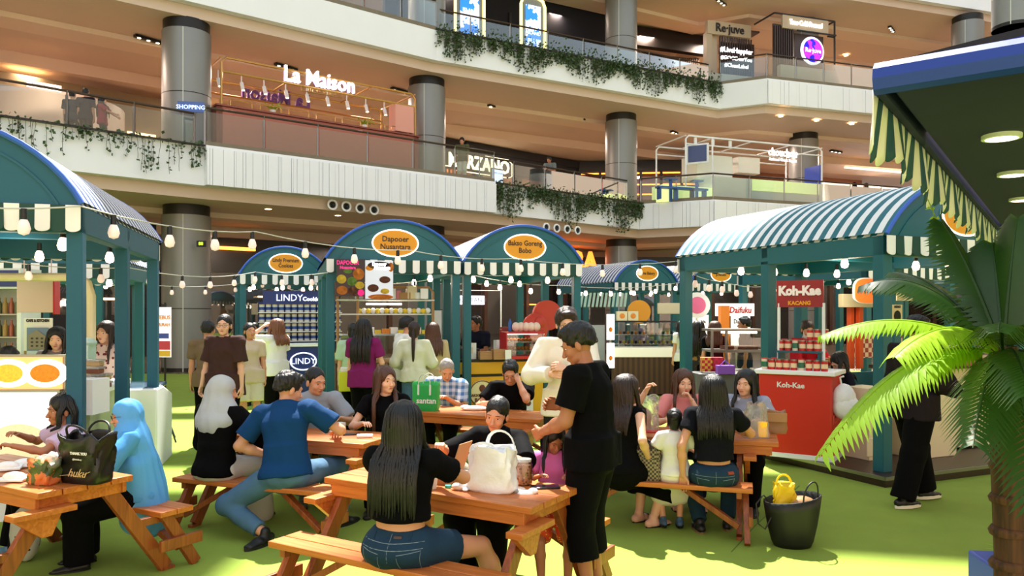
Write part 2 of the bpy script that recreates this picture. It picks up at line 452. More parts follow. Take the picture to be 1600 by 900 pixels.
# planters with ivy
def planter(a, b, z, label, n, seed, lush=1.0, vine=.75, off_=0.0):
    rnd = random.Random(seed); a, b = Vector(a), Vector(b); L = (b - a).length; d = (b - a) / L; nrm = Vector((d.y, -d.x))
    lip = MB(); lip.bar((a.x + nrm.x * .06, a.y + nrm.y * .06, z + .0), (b.x + nrm.x * .06, b.y + nrm.y * .06, z + .0), .16, .035)
    struct(lip.build('trim_3', M_dark))
    t = thing('hanging_ivy', label, 'ivy', (a.x, a.y, z), kind='stuff')
    sm = MB(); lf = MB()
    def leaf(p, s):
        v = Vector((rnd.uniform(-1, 1), rnd.uniform(-1, 1), rnd.uniform(-1, .3))).normalized(); w = v.cross(Vector((rnd.uniform(-1, 1), rnd.uniform(-1, 1), rnd.uniform(-1, 1)))).normalized()
        lf.add([p, p + v * s * .5 + w * s * .45, p + v * s, p + v * s * .5 - w * s * .45], [(0, 1, 2, 3)])
    for i in range(n):
        s0 = rnd.uniform(0, L); p = Vector((d.x * s0, d.y * s0, .02)) + Vector((nrm.x, nrm.y, 0)) * rnd.uniform(.1, .17)
        ln = vine * rnd.uniform(.25, 1.0) * (1 + .35 * math.sin(s0 * 2.1)); pts = [p]
        q = p.copy()
        for j in range(6):
            q = q + Vector((d.x * rnd.uniform(-.03, .03), d.y * rnd.uniform(-.03, .03), -ln / 6)); pts.append(q.copy())
            for _ in range(rnd.choice((1, 2, 3)) if lush > .7 else rnd.choice((0, 1, 2))):
                leaf(q + Vector((rnd.uniform(-.05, .05), rnd.uniform(-.03, .05), rnd.uniform(-.05, .05))), rnd.uniform(.06, .12))
        sm.tube(pts, .006, 3, cap=False)
    for i in range(int(L * 55 * lush)):
        s0 = rnd.uniform(0, L); h = abs(rnd.gauss(0, .13 * lush))
        leaf(Vector((d.x * s0, d.y * s0, .02 + h)) + Vector((nrm.x, nrm.y, 0)) * rnd.uniform(-.35, .12), rnd.uniform(.07, .14))
    sm.build('stems', M_stem, t, kind='stuff'); lf.build('leaves', M_leaf, t, flat=True, kind='stuff')
p0 = Vector(e1[0]).lerp(Vector(e1[1]), .55)
planter(p0, e1[1], 6.5, 'sparse ivy trailing over the white fascia left of the big column', 90, 1, .5, .9)
planter(e1[2], e1[3], 6.5, 'ivy hanging over the white fascia below the Marzano shop', 300, 2, .75, 1.05)
planter(e2[2], e2[3], 12.1, 'lush ivy spilling over the long planter of the upper gallery', 460, 3, 1.5, .85)

# ceiling spot bars
def spotbar(x, y, zc, yaw, label, n=3, L=.62):
    D = (zc - .06 - HC) * F / (HY - y); p = at(x, y, D)
    t = thing('ceiling_spotlight', label, 'ceiling light', (p.x, p.y, zc), yaw)
    h = MB(); h.box((0, 0, -.05), (L, .16, .08)); h.build('housing', M_black, t)
    for i in range(n):
        l = MB(); l.lathe([(.055, -.1), (.05, -.085), (0, -.085)], 12, M=T((i - (n - 1) / 2) * L / n, 0, 0)); l.build('lamp', M_lampw, t)
for x, y, zc, yw, s in ((232, 62, 10.63, .9, 'black three-lamp ceiling bar left of the big column'),
                        (212, 134, 10.4, -.4, 'black three-lamp ceiling bar over the left gallery walkers'),
                        (774, 168, 10.63, .9, 'black ceiling bar right of the terracotta kiosk column'),
                        (919, 190, 10.63, .9, 'black ceiling bar left of the column above the Marzano windows'),
                        (1056, 208, 10.63, .9, 'black ceiling bar over the frozen yogurt kiosk, its left one'),
                        (1306, 237, 10.63, .5, 'black ceiling bar right of the frozen yogurt kiosk'),
                        (1127, 4, 16.23, .9, 'black ceiling bar above the juice kiosk'),
                        (1393, 46, 16.23, .9, 'black three-lamp ceiling bar above the blue awning'),
                        (447, 105, 10.63, .9, 'black ceiling bar behind the La Maison letters'),
                        (625, 142, 10.63, .9, 'black ceiling bar left of the second column')):
    spotbar(x, y, zc, yw, s, L=.9)
def downlight(x, y, zc, label, grp=None):
    D = (zc - .02 - HC) * F / (HY - y); p = at(x, y, D)
    t = thing('downlight', label, 'ceiling light', (p.x, p.y, zc), group=grp)
    m = MB(); m.lathe([(.13, 0), (.13, -.02), (.1, -.02)], 16, cap=False); m.build('trim_ring', M_white, t)
    m = MB(); m.lathe([(.1, -.015), (0, -.015)], 16); m.build('lamp', M_lampw, t)
for x, y, zc, s in ((1220, 182, 10.6, 'small round downlight below the juice kiosk, left of three'), (1276, 189, 10.6, 'small round downlight below the juice kiosk, middle of three'),
                    (1331, 194, 10.6, 'small round downlight below the juice kiosk, nearest the blue awning'), (1322, 87, 16.2, 'round downlight right of the round juice sign'),
                    (1386, 100, 16.2, 'round downlight beside the corner of the blue awning'), (419, 327, 5.05, 'small downlight in the soffit left of the air nozzles'),
                    (615, 345, 5.05, 'small downlight just above the Dapooer stall'), (528, 337, 5.05, 'tiny downlight left below the air nozzles')):
    downlight(x, y, zc, s)
# lamps that light the galleries
def arealamp(p, e, size, rgb, rot=(0, 0, 0)):
    l = bpy.data.lights.new('gallery_lamp', 'AREA'); l.energy = e; l.size = size; l.color = rgb
    o = bpy.data.objects.new('gallery_lamp', l); COL.objects.link(o); o.location = p; o.rotation_euler = rot
for lv, zc, e in ((1, 4.55, 95), (2, 10.2, 200), (3, 15.8, 190)):
    for d in (4.8, 9.2):
        pl = off(ED[max(1, lv - 1) if lv > 1 else 1], d)
        for i in range(len(pl) - 1):
            a, b = Vector(pl[i]), Vector(pl[i + 1]); n = max(1, round((b - a).length / 6))
            for j in range(n):
                q = a.lerp(b, (j + .5) / n)
                if q.x < -19 or q.x > 25: continue
                arealamp((q.x, q.y, zc - .1), e, .8, (1, .77, .62))
# ------------------------------------------------------------------ market stalls
AX = Vector((-.37, .93)).normalized()          # stalls run away from the viewer along AX
M_stripe = {}
def stripe_mat(nm, c1, c2, scale):
    return pattern_mat(nm, 'stripes', c1, c2, scale=scale, axis='Y', thresh=.5, rough=.6)
M_roof_b = stripe_mat('roof_stripe_navy', (214, 218, 224), (24, 62, 116), 5.9)
M_roof_t = stripe_mat('roof_stripe_teal', (224, 228, 230), (16, 100, 116), 5.9)
M_trimblue = mat('blue_roof_trim', (40, 90, 190), .45)
M_val_g = mat('valance_green', (8, 62, 54), .65); M_val_w = mat('valance_cream', (242, 238, 238), .65)
M_ora = mat('sign_ochre', (214, 142, 22), .5, emit=.12); M_neon = mat('sign_rim_white', (255, 240, 235), emit=1.6)
M_bulb = mat('bulb_glow', (255, 226, 200), emit=7, emit_rgb=(255, 214, 180)); M_bulboff = mat('bulb_frosted', (250, 226, 220), .3, emit=.25, emit_rgb=(255, 214, 206))
M_socket = mat('bulb_socket', (12, 16, 22), .5)
M_cream = mat('cream_box', (222, 208, 172), .6)
M_lit_teal = M_teal

def arc_pts(w, rise, n=20):
    """circle segment from -w/2 to w/2"""
    r = (w * w / 4 + rise * rise) / (2 * rise); out = []
    a = math.asin(min(1, w / 2 / r))
    for i in range(n + 1):
        t = -a + 2 * a * i / n
        out.append((r * math.sin(t), r * math.cos(t) - (r - rise)))
    return out

def valance(stall, length, x0, y0, dx, dy, z, n, drop=.2, name='valance'):
    """scalloped cloth strip with alternating colours starting at x0,y0 along dx,dy"""
    mb = MB(); w = length / n
    nx, ny = dy, -dx
    for i in range(n):
        pts = []
        m = 8; r = w / 2
        prof = [(0, 0), (0, -(drop - r * .6))] + [(r - r * math.cos(math.pi * t / m), -(drop - r * .6) - r * .6 * math.sin(math.pi * t / m)) for t in range(1, m)] + [(w, -(drop - r * .6)), (w, 0)]
        c = .010 * math.sin(i * 2.1)
        vs = []
        for th in (-.004, .004):
            for (u, v) in prof:
                bow = .018 * math.sin(math.pi * u / w) * (-v / drop) + c * (-v / drop)
                a = x0 + dx * (i * w + u) + nx * (th + bow); b = y0 + dy * (i * w + u) + ny * (th + bow)
                vs.append((a, b, z + v))
        k = len(prof)
        fs = [tuple(range(k)), tuple(range(2 * k - 1, k - 1, -1))] + [(j, k + j, k + (j + 1) % k, (j + 1) % k) for j in range(k)]
        mb.add(vs, fs, mi=i % 2)
    return mb.build(name, [M_val_w, M_val_g], stall, angle=25)

def bulb(mb_s, mb_g, p, s=1.0):
    x, y, z = p
    mb_s.tube([(x, y, z), (x, y, z - .07 * s)], [.018 * s, .02 * s], 8)
    mb_g.lathe([(0.0, z - .165 * s), (.028 * s, z - .155 * s), (.038 * s, z - .125 * s), (.03 * s, z - .09 * s), (.02 * s, z - .068 * s)], 12, M=T(x, y, 0))

def stall(P0, wdir, w, depth, label, sign=None, roof=None, eave=2.55, rise=.58, post=.12, mid=True, base=.0, lit=3, left_val=True,
          sides=('L', 'R'), tealm=None, nval=None, light=14, group=None):
    """P0 front left corner on the ground, wdir direction of the front edge; local x along the front, local y to the back"""
    wd = Vector(wdir).normalized(); ang = math.atan2(wd.y, wd.x)
    t = thing('market_stall', label, 'stall', (P0[0], P0[1], 0), ang, group=group); tm = tealm or M_teal
    ys = [0, depth / 2, depth] if mid else [0, depth]
    for x in (post / 2, w - post / 2):
        for y in ys:
            yy = min(max(y, post / 2), depth - post / 2)
            m = MB(); m.box((x, yy, base + (eave - .16 - base) / 2), (post, post, eave - .16 - base)); m.build('post', tm, t, bevel=.004)
    be = MB()
    for x in (post / 2, w - post / 2): be.box((x, depth / 2, eave - .1), (post * 1.0, depth, .2))
    be.box((w / 2, depth - post / 2, eave - .1), (w, post, .2)); be.box((w / 2, post / 2, eave - .1), (w, post, .2))
    if mid: be.box((w / 2, depth / 2, eave - .06), (w, .1, .12))
    be.build('roof_beam', tm, t, bevel=.004)
    # gables
    ap = arc_pts(w, rise)
    for nm, y, s in (('front_gable', -.03, -1), ('rear_gable', depth - .01, 1)):
        g_ = MB(); poly = [(w / 2 + a, eave + b) for a, b in ap]
        mm = Matrix(((1, 0, 0, 0), (0, 0, 1, 0), (0, 1, 0, 0), (0, 0, 0, 1)))
        g_.prism(poly, y, y + .04, M=mm)
        ap2 = arc_pts(w * .84, rise * .8)                # raised arch trim on the face
        for i in range(len(ap2) - 1):
            a, b = ap2[i], ap2[i + 1]; yy = y - .004 if s < 0 else y + .044
            g_.bar((w / 2 + a[0], yy, eave + a[1]), (w / 2 + b[0], yy, eave + b[1]), .018, .014, up=(0, 1, 0))
        g_.build(nm, tm, t, angle=30)
    # barrel roof skin
    rfm = MB(); n = len(ap); th = .02
    vs = []
    for (yy) in (-.05, depth + .05):
        for rr in (1.0, 1 + th):
            for a, b in ap: vs.append((w / 2 + a * rr, yy, eave + b + (rr - 1) * 1.2 + .004))
    fs = []
    for i in range(n - 1):
        fs.append((n + i, n + i + 1, 3 * n + i + 1, 3 * n + i)); fs.append((i, 2 * n + i, 2 * n + i + 1, i + 1))
        fs.append((i, i + 1, n + i + 1, n + i)); fs.append((2 * n + i, 3 * n + i, 3 * n + i + 1, 2 * n + i + 1))
    rfm.add(vs, fs); rfm.build('roof', roof or M_roof_b, t, angle=50)
    for yy in (-.055, depth + .055):
        rim = MB(); rim.tube([(w / 2 + a * 1.012, yy, eave + b + .012) for a, b in ap], .022, 6)
        rim.build('roof_rim', M_trimblue, t)
    nv = nval or int(round(w / .105)) | 1
    valance(t, w, 0, -.045, 1, 0, eave, nv, name='front_valance')
    valance(t, w, 0, depth + .045, 1, 0, eave - .02, nv, name='rear_valance')
    if sign:
        lines, sc, dxs = sign
        sg = MB(); cz = eave + .25; cx = w / 2
        prof = [(.33 * sc * math.cos(2 * math.pi * i / 36), .19 * sc * math.sin(2 * math.pi * i / 36)) for i in range(36)]
        mm = Matrix(((1, 0, 0, cx), (0, 0, -1, -.045), (0, 1, 0, cz), (0, 0, 0, 1)))
        sg.prism(prof, 0, .03, M=mm)
        so = sg.build('sign_board', M_ora, t)
        rm = MB(); rm.tube([(cx + .34 * sc * math.cos(2 * math.pi * i / 48), -.075, cz + .2 * sc * math.sin(2 * math.pi * i / 48)) for i in range(49)], .011, 6)
        rm.build('sign_rim', M_neon, so)
        tx = MB(); L = lines.split('\n')
        for i, ln in enumerate(L):
            tx.text(ln, .115 * sc, Matrix(((1, 0, 0, cx), (0, 0, -1, -.08), (0, 1, 0, cz + (.06 if len(L) > 1 else 0) * sc - i * .115 * sc), (0, 0, 0, 1))), depth=.004, bold=.002, sx=dxs)
        tx.build('lettering', mat('sign_text_brown', (58, 40, 24), .5), so)
    if lit:
        for i in range(lit):
            for j in range(2):
                ms, mg = MB(), MB()
                bulb(ms, mg, (w * (i + .5) / lit, depth * (.22 + .5 * j), eave - .1), 1.15)
                b_ = ms.build('bulb_socket', M_socket, t); mg.build('bulb', M_bulb, b_)
        l = bpy.data.lights.new('stall_lamp', 'POINT'); l.energy = light; l.color = (1, .86, .7); l.shadow_soft_size = .15
        o = bpy.data.objects.new('stall_lamp', l); COL.objects.link(o)
        q = ml(t) @ Vector((w / 2, depth * .45, eave - .35)); o.location = q
    if base:
        b = MB(); b.box((w / 2, depth / 2, base / 2), (w + .3, depth + .3, base)); b.build('platform', mat('platform_dark', (48, 30, 24), .35), t, bevel=.005)
        b = MB(); b.box((w / 2, -.155, base - .02), (w + .32, .02, .035)); b.box((-.155, depth / 2, base - .02), (.02, depth + .32, .035)); b.build('platform_trim', M_steel, t)
    return t

WD = (.93, .37)
def fl(P, a, b):                                # local offset in a stall: a along the front, b to the back
    w = Vector(WD).normalized(); n = Vector((-w.y, w.x)); return (P[0] + w.x * a + n.x * b, P[1] + w.y * a + n.y * b)
# the left stall nearest to us
wl = Vector((.97, .26)).normalized(); SL = Vector((-3.2, 5.72)) - wl * 1.9
S_left = stall(SL, wl, 1.9, 3.1, 'big teal stall at the left edge with navy striped barrel roof', roof=M_roof_b, tealm=M_tealb, lit=3, post=.11)
SLd = Vector((-8.55, 12.6)) - Vector((0, 0))
stall((-9.2, 13.4), wl, 1.85, 3.2, 'distant teal stall seen between the posts of the left stall', roof=M_roof_b, lit=2)
stall((-7.2, 10.0) , wl, 2.0, 2.2, 'second teal stall behind the left stall, with cream scalloped edge', roof=M_roof_b, lit=3, eave=2.42)
S_lindy = stall((-5.58, 15.75), WD, 1.8, 3.0, 'teal stall with the Lindy Premium Cookies oval sign', sign=('Lindy Premium\nCookies', .98, .78), lit=3)
S_dap = stall((-2.72, 11.25), (.96, .28), 2.0, 3.3, 'teal stall with the Dapooer Nusantara oval sign', sign=('Dapooer\nNusantara', 1.0, .95), lit=3)
S_bak = stall((-.75, 11.95), (.96, .28), 1.95, 3.3, 'teal stall with the Bakso Goreng Bobo oval sign', sign=('Bakso Goreng\nBobo', 1.0, .85), lit=3)
S_vame = stall((2.62, 19.75), WD, 1.9, 3.4, 'small far teal stall with the Vame Bakery oval sign', sign=('Vame Bakery', .95, .78), lit=3)
S_jd = stall((4.72, 20.4), WD, 1.9, 3.4, 'far teal stall with the JDaifuku oval sign', sign=('JDaifuku', .95, .9), lit=3)
# right stall: front corner (3.8,7.86)
SR = Vector((3.8, 7.86)); wr = Vector((.913, .407))
S_right = stall(SR, wr, 2.3, 3.44, 'large teal stall on the right with teal striped barrel roof', sign=('Kopi', 1.05, 1.0), roof=M_roof_t, base=.12, rise=.62, lit=4, post=.13, nval=19, light=22)
stall((6.0, 13.0), wr, 2.2, 3.2, 'teal stall with orange counter frame behind the right stall', roof=M_roof_b, lit=3)
stall((8.6, 14.4), wr, 2.2, 3.2, 'teal stall far right behind the palm leaves', roof=M_roof_b, lit=3)

# foreground awning at the top right
Aw = Vector((1.43, 2.96)); pa = Vector((.59, .81)).normalized(); qa = Vector((.81, -.59))
aw = thing('market_stall', 'blue-topped stall awning with downlights hanging over the top right corner', 'stall', (Aw.x, Aw.y, 0), math.atan2(qa.y, qa.x))
# local x = qa (to the right, nearer), local y = away
zq = 2.6; Lq = 2.6; Lp = 6.1
m = MB(); m.box((Lq / 2 + .04, Lp / 2 + .04, zq + .03), (Lq, Lp, .05)); m.build('awning_underside', mat('awning_navy', (10, 20, 76), .7), aw)
rb = MB()
prof = [(0, -.005), (-.03, .01), (-.045, .05), (-.035, .09), (0, .12), (.06, .135), (.2, .14)]
for i in range(len(prof) - 1):
    a, b = prof[i], prof[i + 1]
    rb.add([(-.03, a[0], zq + a[1]), (Lq + .1, a[0], zq + a[1]), (Lq + .1, b[0], zq + b[1]), (-.03, b[0], zq + b[1])], [(0, 1, 2, 3)])
rb.box((Lq / 2, .6, zq + .1), (Lq + .1, 1.0, .075))
rb.build('awning_roll', mat('awning_blue', (14, 50, 150), .55, bump=.1, bscale=6), aw, angle=60)
sd = MB(); sd.box((-.015, Lp / 2, zq + .05), (.03, Lp, .09)); sd.box((Lq / 2, Lp, zq + .05), (Lq, .05, .1)); sd.build('awning_side_rail', mat('awning_navy', (10, 20, 76), .7), aw)
# pleated striped side valance
vm = MB(); nst = 62; w_ = Lp / nst; rnd = random.Random(4)
for i in range(nst):
    d0 = .25 + .02 * math.sin(i * 1.3) + rnd.uniform(-.015, .015); K = 6
    vs = []
    for a in range(K + 1):
        u = a / K
        for b in range(5):
            v = b / 4; y = (i + u) * w_; dd = d0 * (1 - .12 * (2 * u - 1) ** 2) * v
            bow = .028 * v * math.sin(i * .9 + u * .9) + .012 * v * math.sin(u * math.pi)
            vs.append((-.035 - bow, y, zq + .02 - dd))
    vm.add(vs, [(a * 5 + b, (a + 1) * 5 + b, (a + 1) * 5 + b + 1, a * 5 + b + 1) for a in range(K) for b in range(4)], mi=i % 2)
vm.build('side_valance', [M_val_w, mat('valance_teal', (16, 74, 96), .7)], aw, solid=.004, angle=60)
for i, (x, y) in enumerate(((1565, 219), (1583, 276), (1597, 315))):
    D = .83 * F / (490 - y); p = at(x, y, D); q = ml(aw).inverted() @ p
    l = MB(); l.lathe([(.085, 0), (.085, -.02), (.07, -.022)], 20, M=T(q.x, q.y, zq + .006), cap=False); l2 = MB(); l2.lathe([(.07, -.016), (0, -.018)], 20, M=T(q.x, q.y, zq + .002))
    lo = l.build('downlight_ring', M_white, aw); l2.build('downlight_lens', M_lampw, lo)
fr = MB()
for a, b in (((.0, .5, zq + .14), (.0, .5, zq + .26)), ((.0, .5, zq + .25), (1.4, .1, zq + .25))): fr.bar(a, b, .03, .03)
fr.build('roof_frame', M_black, aw)
for x, y in ((Lq, .1), (Lq - .1, Lp - .1)):
    m = MB(); m.box((x, y, zq / 2), (.12, .12, zq)); m.build('post', M_teal, aw)

# ------------------------------------------------------------------ string lights
def strand(pts, label, bulbs, s=1.0, glow=False):
    pts = [Vector(p) for p in pts]
    t = thing('string_lights', label, 'string lights', tuple(pts[0])); o = pts[0]
    c = MB(); path = []
    for i in range(len(pts) - 1):
        for j in range(6):
            u = j / 6; q = pts[i].lerp(pts[i + 1], u); q.z -= .10 * 4 * u * (1 - u) * min(1, (pts[i + 1] - pts[i]).length / 4); path.append(q - o)
    path.append(pts[-1] - o)
    c.tube(path, .006, 5); c.build('cable', mat('string_cable', (200, 200, 196), .5), t)
    cum = [0]
    for i in range(len(path) - 1): cum.append(cum[-1] + (path[i + 1] - path[i]).length)
    for k in range(bulbs):
        d = cum[-1] * (k + .5) / bulbs
        for i in range(len(path) - 1):
            if cum[i + 1] >= d: break
        q = path[i].lerp(path[i + 1], (d - cum[i]) / max(1e-6, cum[i + 1] - cum[i]))
        ms, mg = MB(), MB(); bulb(ms, mg, tuple(q), s)
        b = ms.build('bulb_socket', M_socket, t); mg.build('bulb', M_bulb if glow else M_bulboff, b)
strand([at(-60, 322, 5.2), at(125, 322, 5.65), at(400, 362, 8.2), at(640, 391, 10.0), at(800, 404, 11.2), at(1060, 408, 12.6), at(1064, 398, 10.9)],
       'white cable of bulbs running from the left stall across the oval signs', 17, 1.15)
strand([at(-20, 405, 7.4), at(200, 418, 8.8), at(400, 425, 12.5), at(512, 426, 11.2)], 'lower cable of small bulbs behind the left stall', 9, 1.0)
strand([at(240, 446, 14), at(420, 436, 17), at(520, 440, 16)], 'thin far cable of bulbs in front of the column', 6, 1.0)
strand([at(700, 420, 13), at(880, 446, 15.5), at(1070, 440, 19)], 'cable of bulbs behind the Bakso Goreng sign', 9, 1.1, True)
strand([at(1075, 425, 11), at(1130, 440, 12), at(1190, 448, 13), at(1290, 440, 14)], 'cable of bulbs sagging inside the right stall', 9, 1.1)
strand([at(560, 445, 13.5), at(700, 432, 13.5)], 'short cable of glowing bulbs inside the Dapooer stall', 4, 1.1, True)
# ------------------------------------------------------------------ shops and kiosks of the galleries
def ep(x, lv, d):
    """point (X, Y) seen at picture column x on the line d behind the edge of gallery lv, and the direction of that line"""
    k = (x - 800) / F; pl = off(ED[lv], d)
    sg = list(zip(pl, pl[1:]))
    for i, (a, b) in enumerate(sg):
        den = (b[0] - a[0]) - k * (b[1] - a[1])
        if abs(den) < 1e-9: continue
        t = (k * a[1] - a[0]) / den
        if (-1e-6 <= t or i == 0) and (t <= 1 + 1e-6 or i == len(sg) - 1):
            v = Vector((b[0] - a[0], b[1] - a[1])).normalized(); return Vector((a[0] + (b[0] - a[0]) * t, a[1] + (b[1] - a[1]) * t)), v
def zat(y, Y): return HC + (HY - y) * Y / F
def frame_of(p, v, z):
    """local x along v, local y to the back, local z up"""
    return T(p[0], p[1], z) @ RZ(math.atan2(v.y, v.x))
FR = Matrix(((1, 0, 0, 0), (0, 0, -1, 0), (0, 1, 0, 0), (0, 0, 0, 1)))        # text standing upright facing -y
FRB = Matrix(((-1, 0, 0, 0), (0, 0, 1, 0), (0, 1, 0, 0), (0, 0, 0, 1)))       # facing +y
# terracotta kiosk
A, v = ep(338, 1, 1.6); B, _ = ep(654, 1, 1.6); L = (B - A).length
kk = thing('cafe_kiosk', 'terracotta cafe kiosk with brass pipe frame and the La Maison letters', 'kiosk', M=frame_of(A, v, 6.5))
m = MB(); m.box((L / 2, .1, .82), (L, .2, 1.64)); m.box((.1, 1.5, .82), (.2, 3, 1.64)); m.box((L - .1, 1.5, .82), (.2, 3, 1.64)); m.build('counter_wall', M_terra, kk, bevel=.01)
m = MB(); m.box((L / 2, .1, 1.67), (L + .05, .34, .05)); m.build('counter_top', mat('terracotta_dark', (140, 72, 58), .5), kk)
for i in range(7):
    m = MB(); a = .4 + i * (L - .6) / 7; b = a + (L - .6) / 7 - .25
    m.tube([(a, -.05, 1.7), (a, -.05, 1.84), (a + .05, -.05, 1.88), (b - .05, -.05, 1.88), (b, -.05, 1.84), (b, -.05, 1.7)], .018, 6); m.build('brass_rail', M_brass, kk)
for yy in (0.0, 2.6):
    m = MB(); m.tube([(.15, yy, 1.7), (.15, yy, 3.0), (.3, yy, 3.16), (L - .3, yy, 3.16), (L - .15, yy, 3.0), (L - .15, yy, 1.7)], .04, 8); m.build('brass_frame', M_brass, kk)
    m = MB(); m.tube([(.15, yy, 2.72), (L - .15, yy, 2.72)], .035, 8); m.build('brass_frame', M_brass, kk)
for xx in (.15, L * .38, L * .74, L - .15):
    m = MB(); m.tube([(xx, 0, 3.16), (xx, 2.6, 3.16)], .03, 6); m.build('brass_frame', M_brass, kk)
LS = mat('letter_white_lit', (255, 252, 255), emit=1.5); LP = mat('letter_side_purple', (110, 60, 130), .5)
m = MB(); m.text('La Maison', .72, T(L * .47, -.05, 3.0) @ FR, depth=.1, bold=.007, sx=.86); m.text('La Maison', .72, T(L * .47, .02, 3.0) @ FR, depth=.04, bold=.02, sx=.86, mi=1); m.build('letters', [LS, LP], kk)
m = MB(); m.text('La Maison', .72, T(L * .40, 2.65, 2.95) @ FRB, depth=.1, bold=.016, sx=.86); m.build('letters', [LP], kk)
m = MB(); m.tube([(L * .38, -.02, 2.72), (L * .38, -.02, 2.56), (L * .58, -.02, 2.56), (L * .58, -.02, 2.72)], .02, 6); m.text('KELAPA GADING', .13, T(L * .48, -.04, 2.64) @ FR); m.build('small_sign', M_brass, kk)
for i in range(9):
    xx = L * (.06 + .105 * i); s_ = MB(); s_.tube([(xx, 1.3, 3.14), (xx, 1.3, 2.86)], .02, 6); s_.tube([(xx, 1.3, 2.86), (xx + .04, 1.25, 2.6)], .06, 10); sp = s_.build('spotlight', M_white, kk)
    s_ = MB(); s_.lathe([(.05, 0), (0, .001)], 10, M=T(xx + .04, 1.25, 2.59)); s_.build('lamp', M_lampw, sp)
pb, _ = ep(627, 1, 1.75); m = MB(); m.box((0, 0, .48), (.74, .5, .95)); o = m.build('pink_box', M_pink, bevel=.01); o.matrix_local = frame_of(pb, v, 8.22)
tag(o, 'pink box standing on the right end of the terracotta kiosk', 'box')
for x_, s in ((426, 'left'), (570, 'right')):
    q, _ = ep(x_, 1, 1.75); t = thing('potted_plant', 'small yellow-green plant on the terracotta kiosk, the %s one' % s, 'plant', (q.x, q.y, 8.21)); m = MB(); rnd = random.Random(5)
    for i in range(26):
        a = rnd.uniform(0, 6.28); r_ = rnd.uniform(.15, .38); m.add([(0, 0, .05), (math.cos(a) * r_ * .6 - .03, math.sin(a) * r_ * .6, .2), (math.cos(a) * r_, math.sin(a) * r_, rnd.uniform(.1, .4)), (math.cos(a) * r_ * .6 + .03, math.sin(a) * r_ * .6, .22)], [(0, 1, 2, 3)])
    m.build('foliage', mat('leaf_yellow_green', (150, 160, 50), .5), t, flat=True); m = MB(); m.lathe([(.07, 0), (.1, .1), (0, .1)], 12); m.build('pot', M_white, t)

# dark restaurant front behind the second column
A, v = ep(688, 1, 8.5); B, _ = ep(1105, 1, 8.5)
Bx, vb = ep(905, 1, 8.5); L = (Bx - A).length
mz = thing('shop_front', 'black restaurant front with the cream Marzano letters', 'shop', M=frame_of(A, v, 6.5))
m = MB(); m.box((L / 2, .3, 3.05), (L, .6, 1.3)); m.box((L * .58, .1, 3.5), (L * .84, .3, .4)); m.box((L * .28, .5, 1.3), (.5, .3, 2.6)); m.box((.2, .4, 1.3), (.5, .5, 2.6)); m.box((L - .3, .4, 1.3), (.7, .5, 2.6)); m.box((L * .55, .4, 1.3), (.3, .5, 2.6)); m.build('facade', M_black, mz, bevel=.01)
m = MB(); m.text('MARZANO', .92, T(L * .25, -.06, 2.66) @ FR, depth=.06, bold=.02, sx=.84); m.build('letters', mat('letter_cream_lit', (250, 235, 200), emit=1.7), mz)
m = MB()
for i in range(14): m.box((.7 + i * .22, 1.3, 1.3), (.07, .12, 2.4))
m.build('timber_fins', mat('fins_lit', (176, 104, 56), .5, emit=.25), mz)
m = MB(); m.box((L * .5, 3.0, 1.6), (L, .1, 3.2)); m.build('back_panel', M_shopwarm, mz)
m = MB(); m.box((L * .47, .1, 2.75), (L * .04, .06, .06)); m.box((.3, -.03, 2.35), (.6, .04, .04)); m.build('led_line', M_stripw, mz)
m = MB(); m.tube([(L * .29, -.02, 3.12), (L * .45, -.02, 3.12), (L * .475, -.02, 2.95), (L * .475, -.02, 2.3), (L * .45, -.02, 2.2), (L * .1, -.02, 2.2)], .025, 6); m.build('sign_outline', mat('letter_cream_lit', (250, 235, 200), emit=1.7), mz)
q, _ = ep(776, 1, 3.2); sc = thing('advert_screen', 'upright blue-white advertising screen left of the ivy, with dark products', 'screen', M=frame_of(q, v, 6.5))
m = MB(); m.box((0, 0, .66), (.62, .12, 1.3)); m.build('casing', M_black, sc, bevel=.02)
m = MB(); m.box((0, -.065, .7), (.54, .02, 1.1)); so = m.build('display', mat('screen_bluewhite', (200, 214, 250), emit=1.5, emit_rgb=(190, 205, 250)), sc)
m = MB()
for z in (.6, .35): m.tube([(-.15, -.085, z), (.15, -.085, z + .12)], [.07, .05], 10, flat=.2)
m.text('NEW LOOK', .09, T(0, -.08, 1.1) @ FR, depth=.005); m.build('picture', mat('picture_dark', (60, 70, 90), .5), so)
# glazed restaurant with orange cove lights
A, v = ep(906, 1, 8.5); B, _ = ep(1130, 1, 8.5); L = (B - A).length
gw = thing('shop_front', 'glazed restaurant front with orange cove lighting behind the third column', 'shop', M=frame_of(A, (B - A).normalized(), 6.5))
m = MB()
for i in range(8): m.box((L * i / 7, 0, 1.85), (.14, .2, 3.7))
m.box((L / 2, 0, 3.4), (L, .3, .6)); m.build('window_frame', M_black, gw)
m = MB(); m.box((L / 2, 4.2, 1.8), (L + 2, .1, 3.6)); m.box((L / 2, 2, 3.6), (L + 2, 4, .1)); m.build('interior', M_shopwarm, gw)
for z, yy in ((2.05, 1.4), (2.75, 2.2), (3.2, 1.0), (1.0, 3.0)):
    m = MB(); m.bar((-.5, yy, z), (L * .85, yy, z), .05, .07); m.build('cove_light', M_strip, gw)
m = MB(); m.box((L / 2, .05, 1.8), (L, .02, 3.5)); m.build('glass', M_glass2, gw)
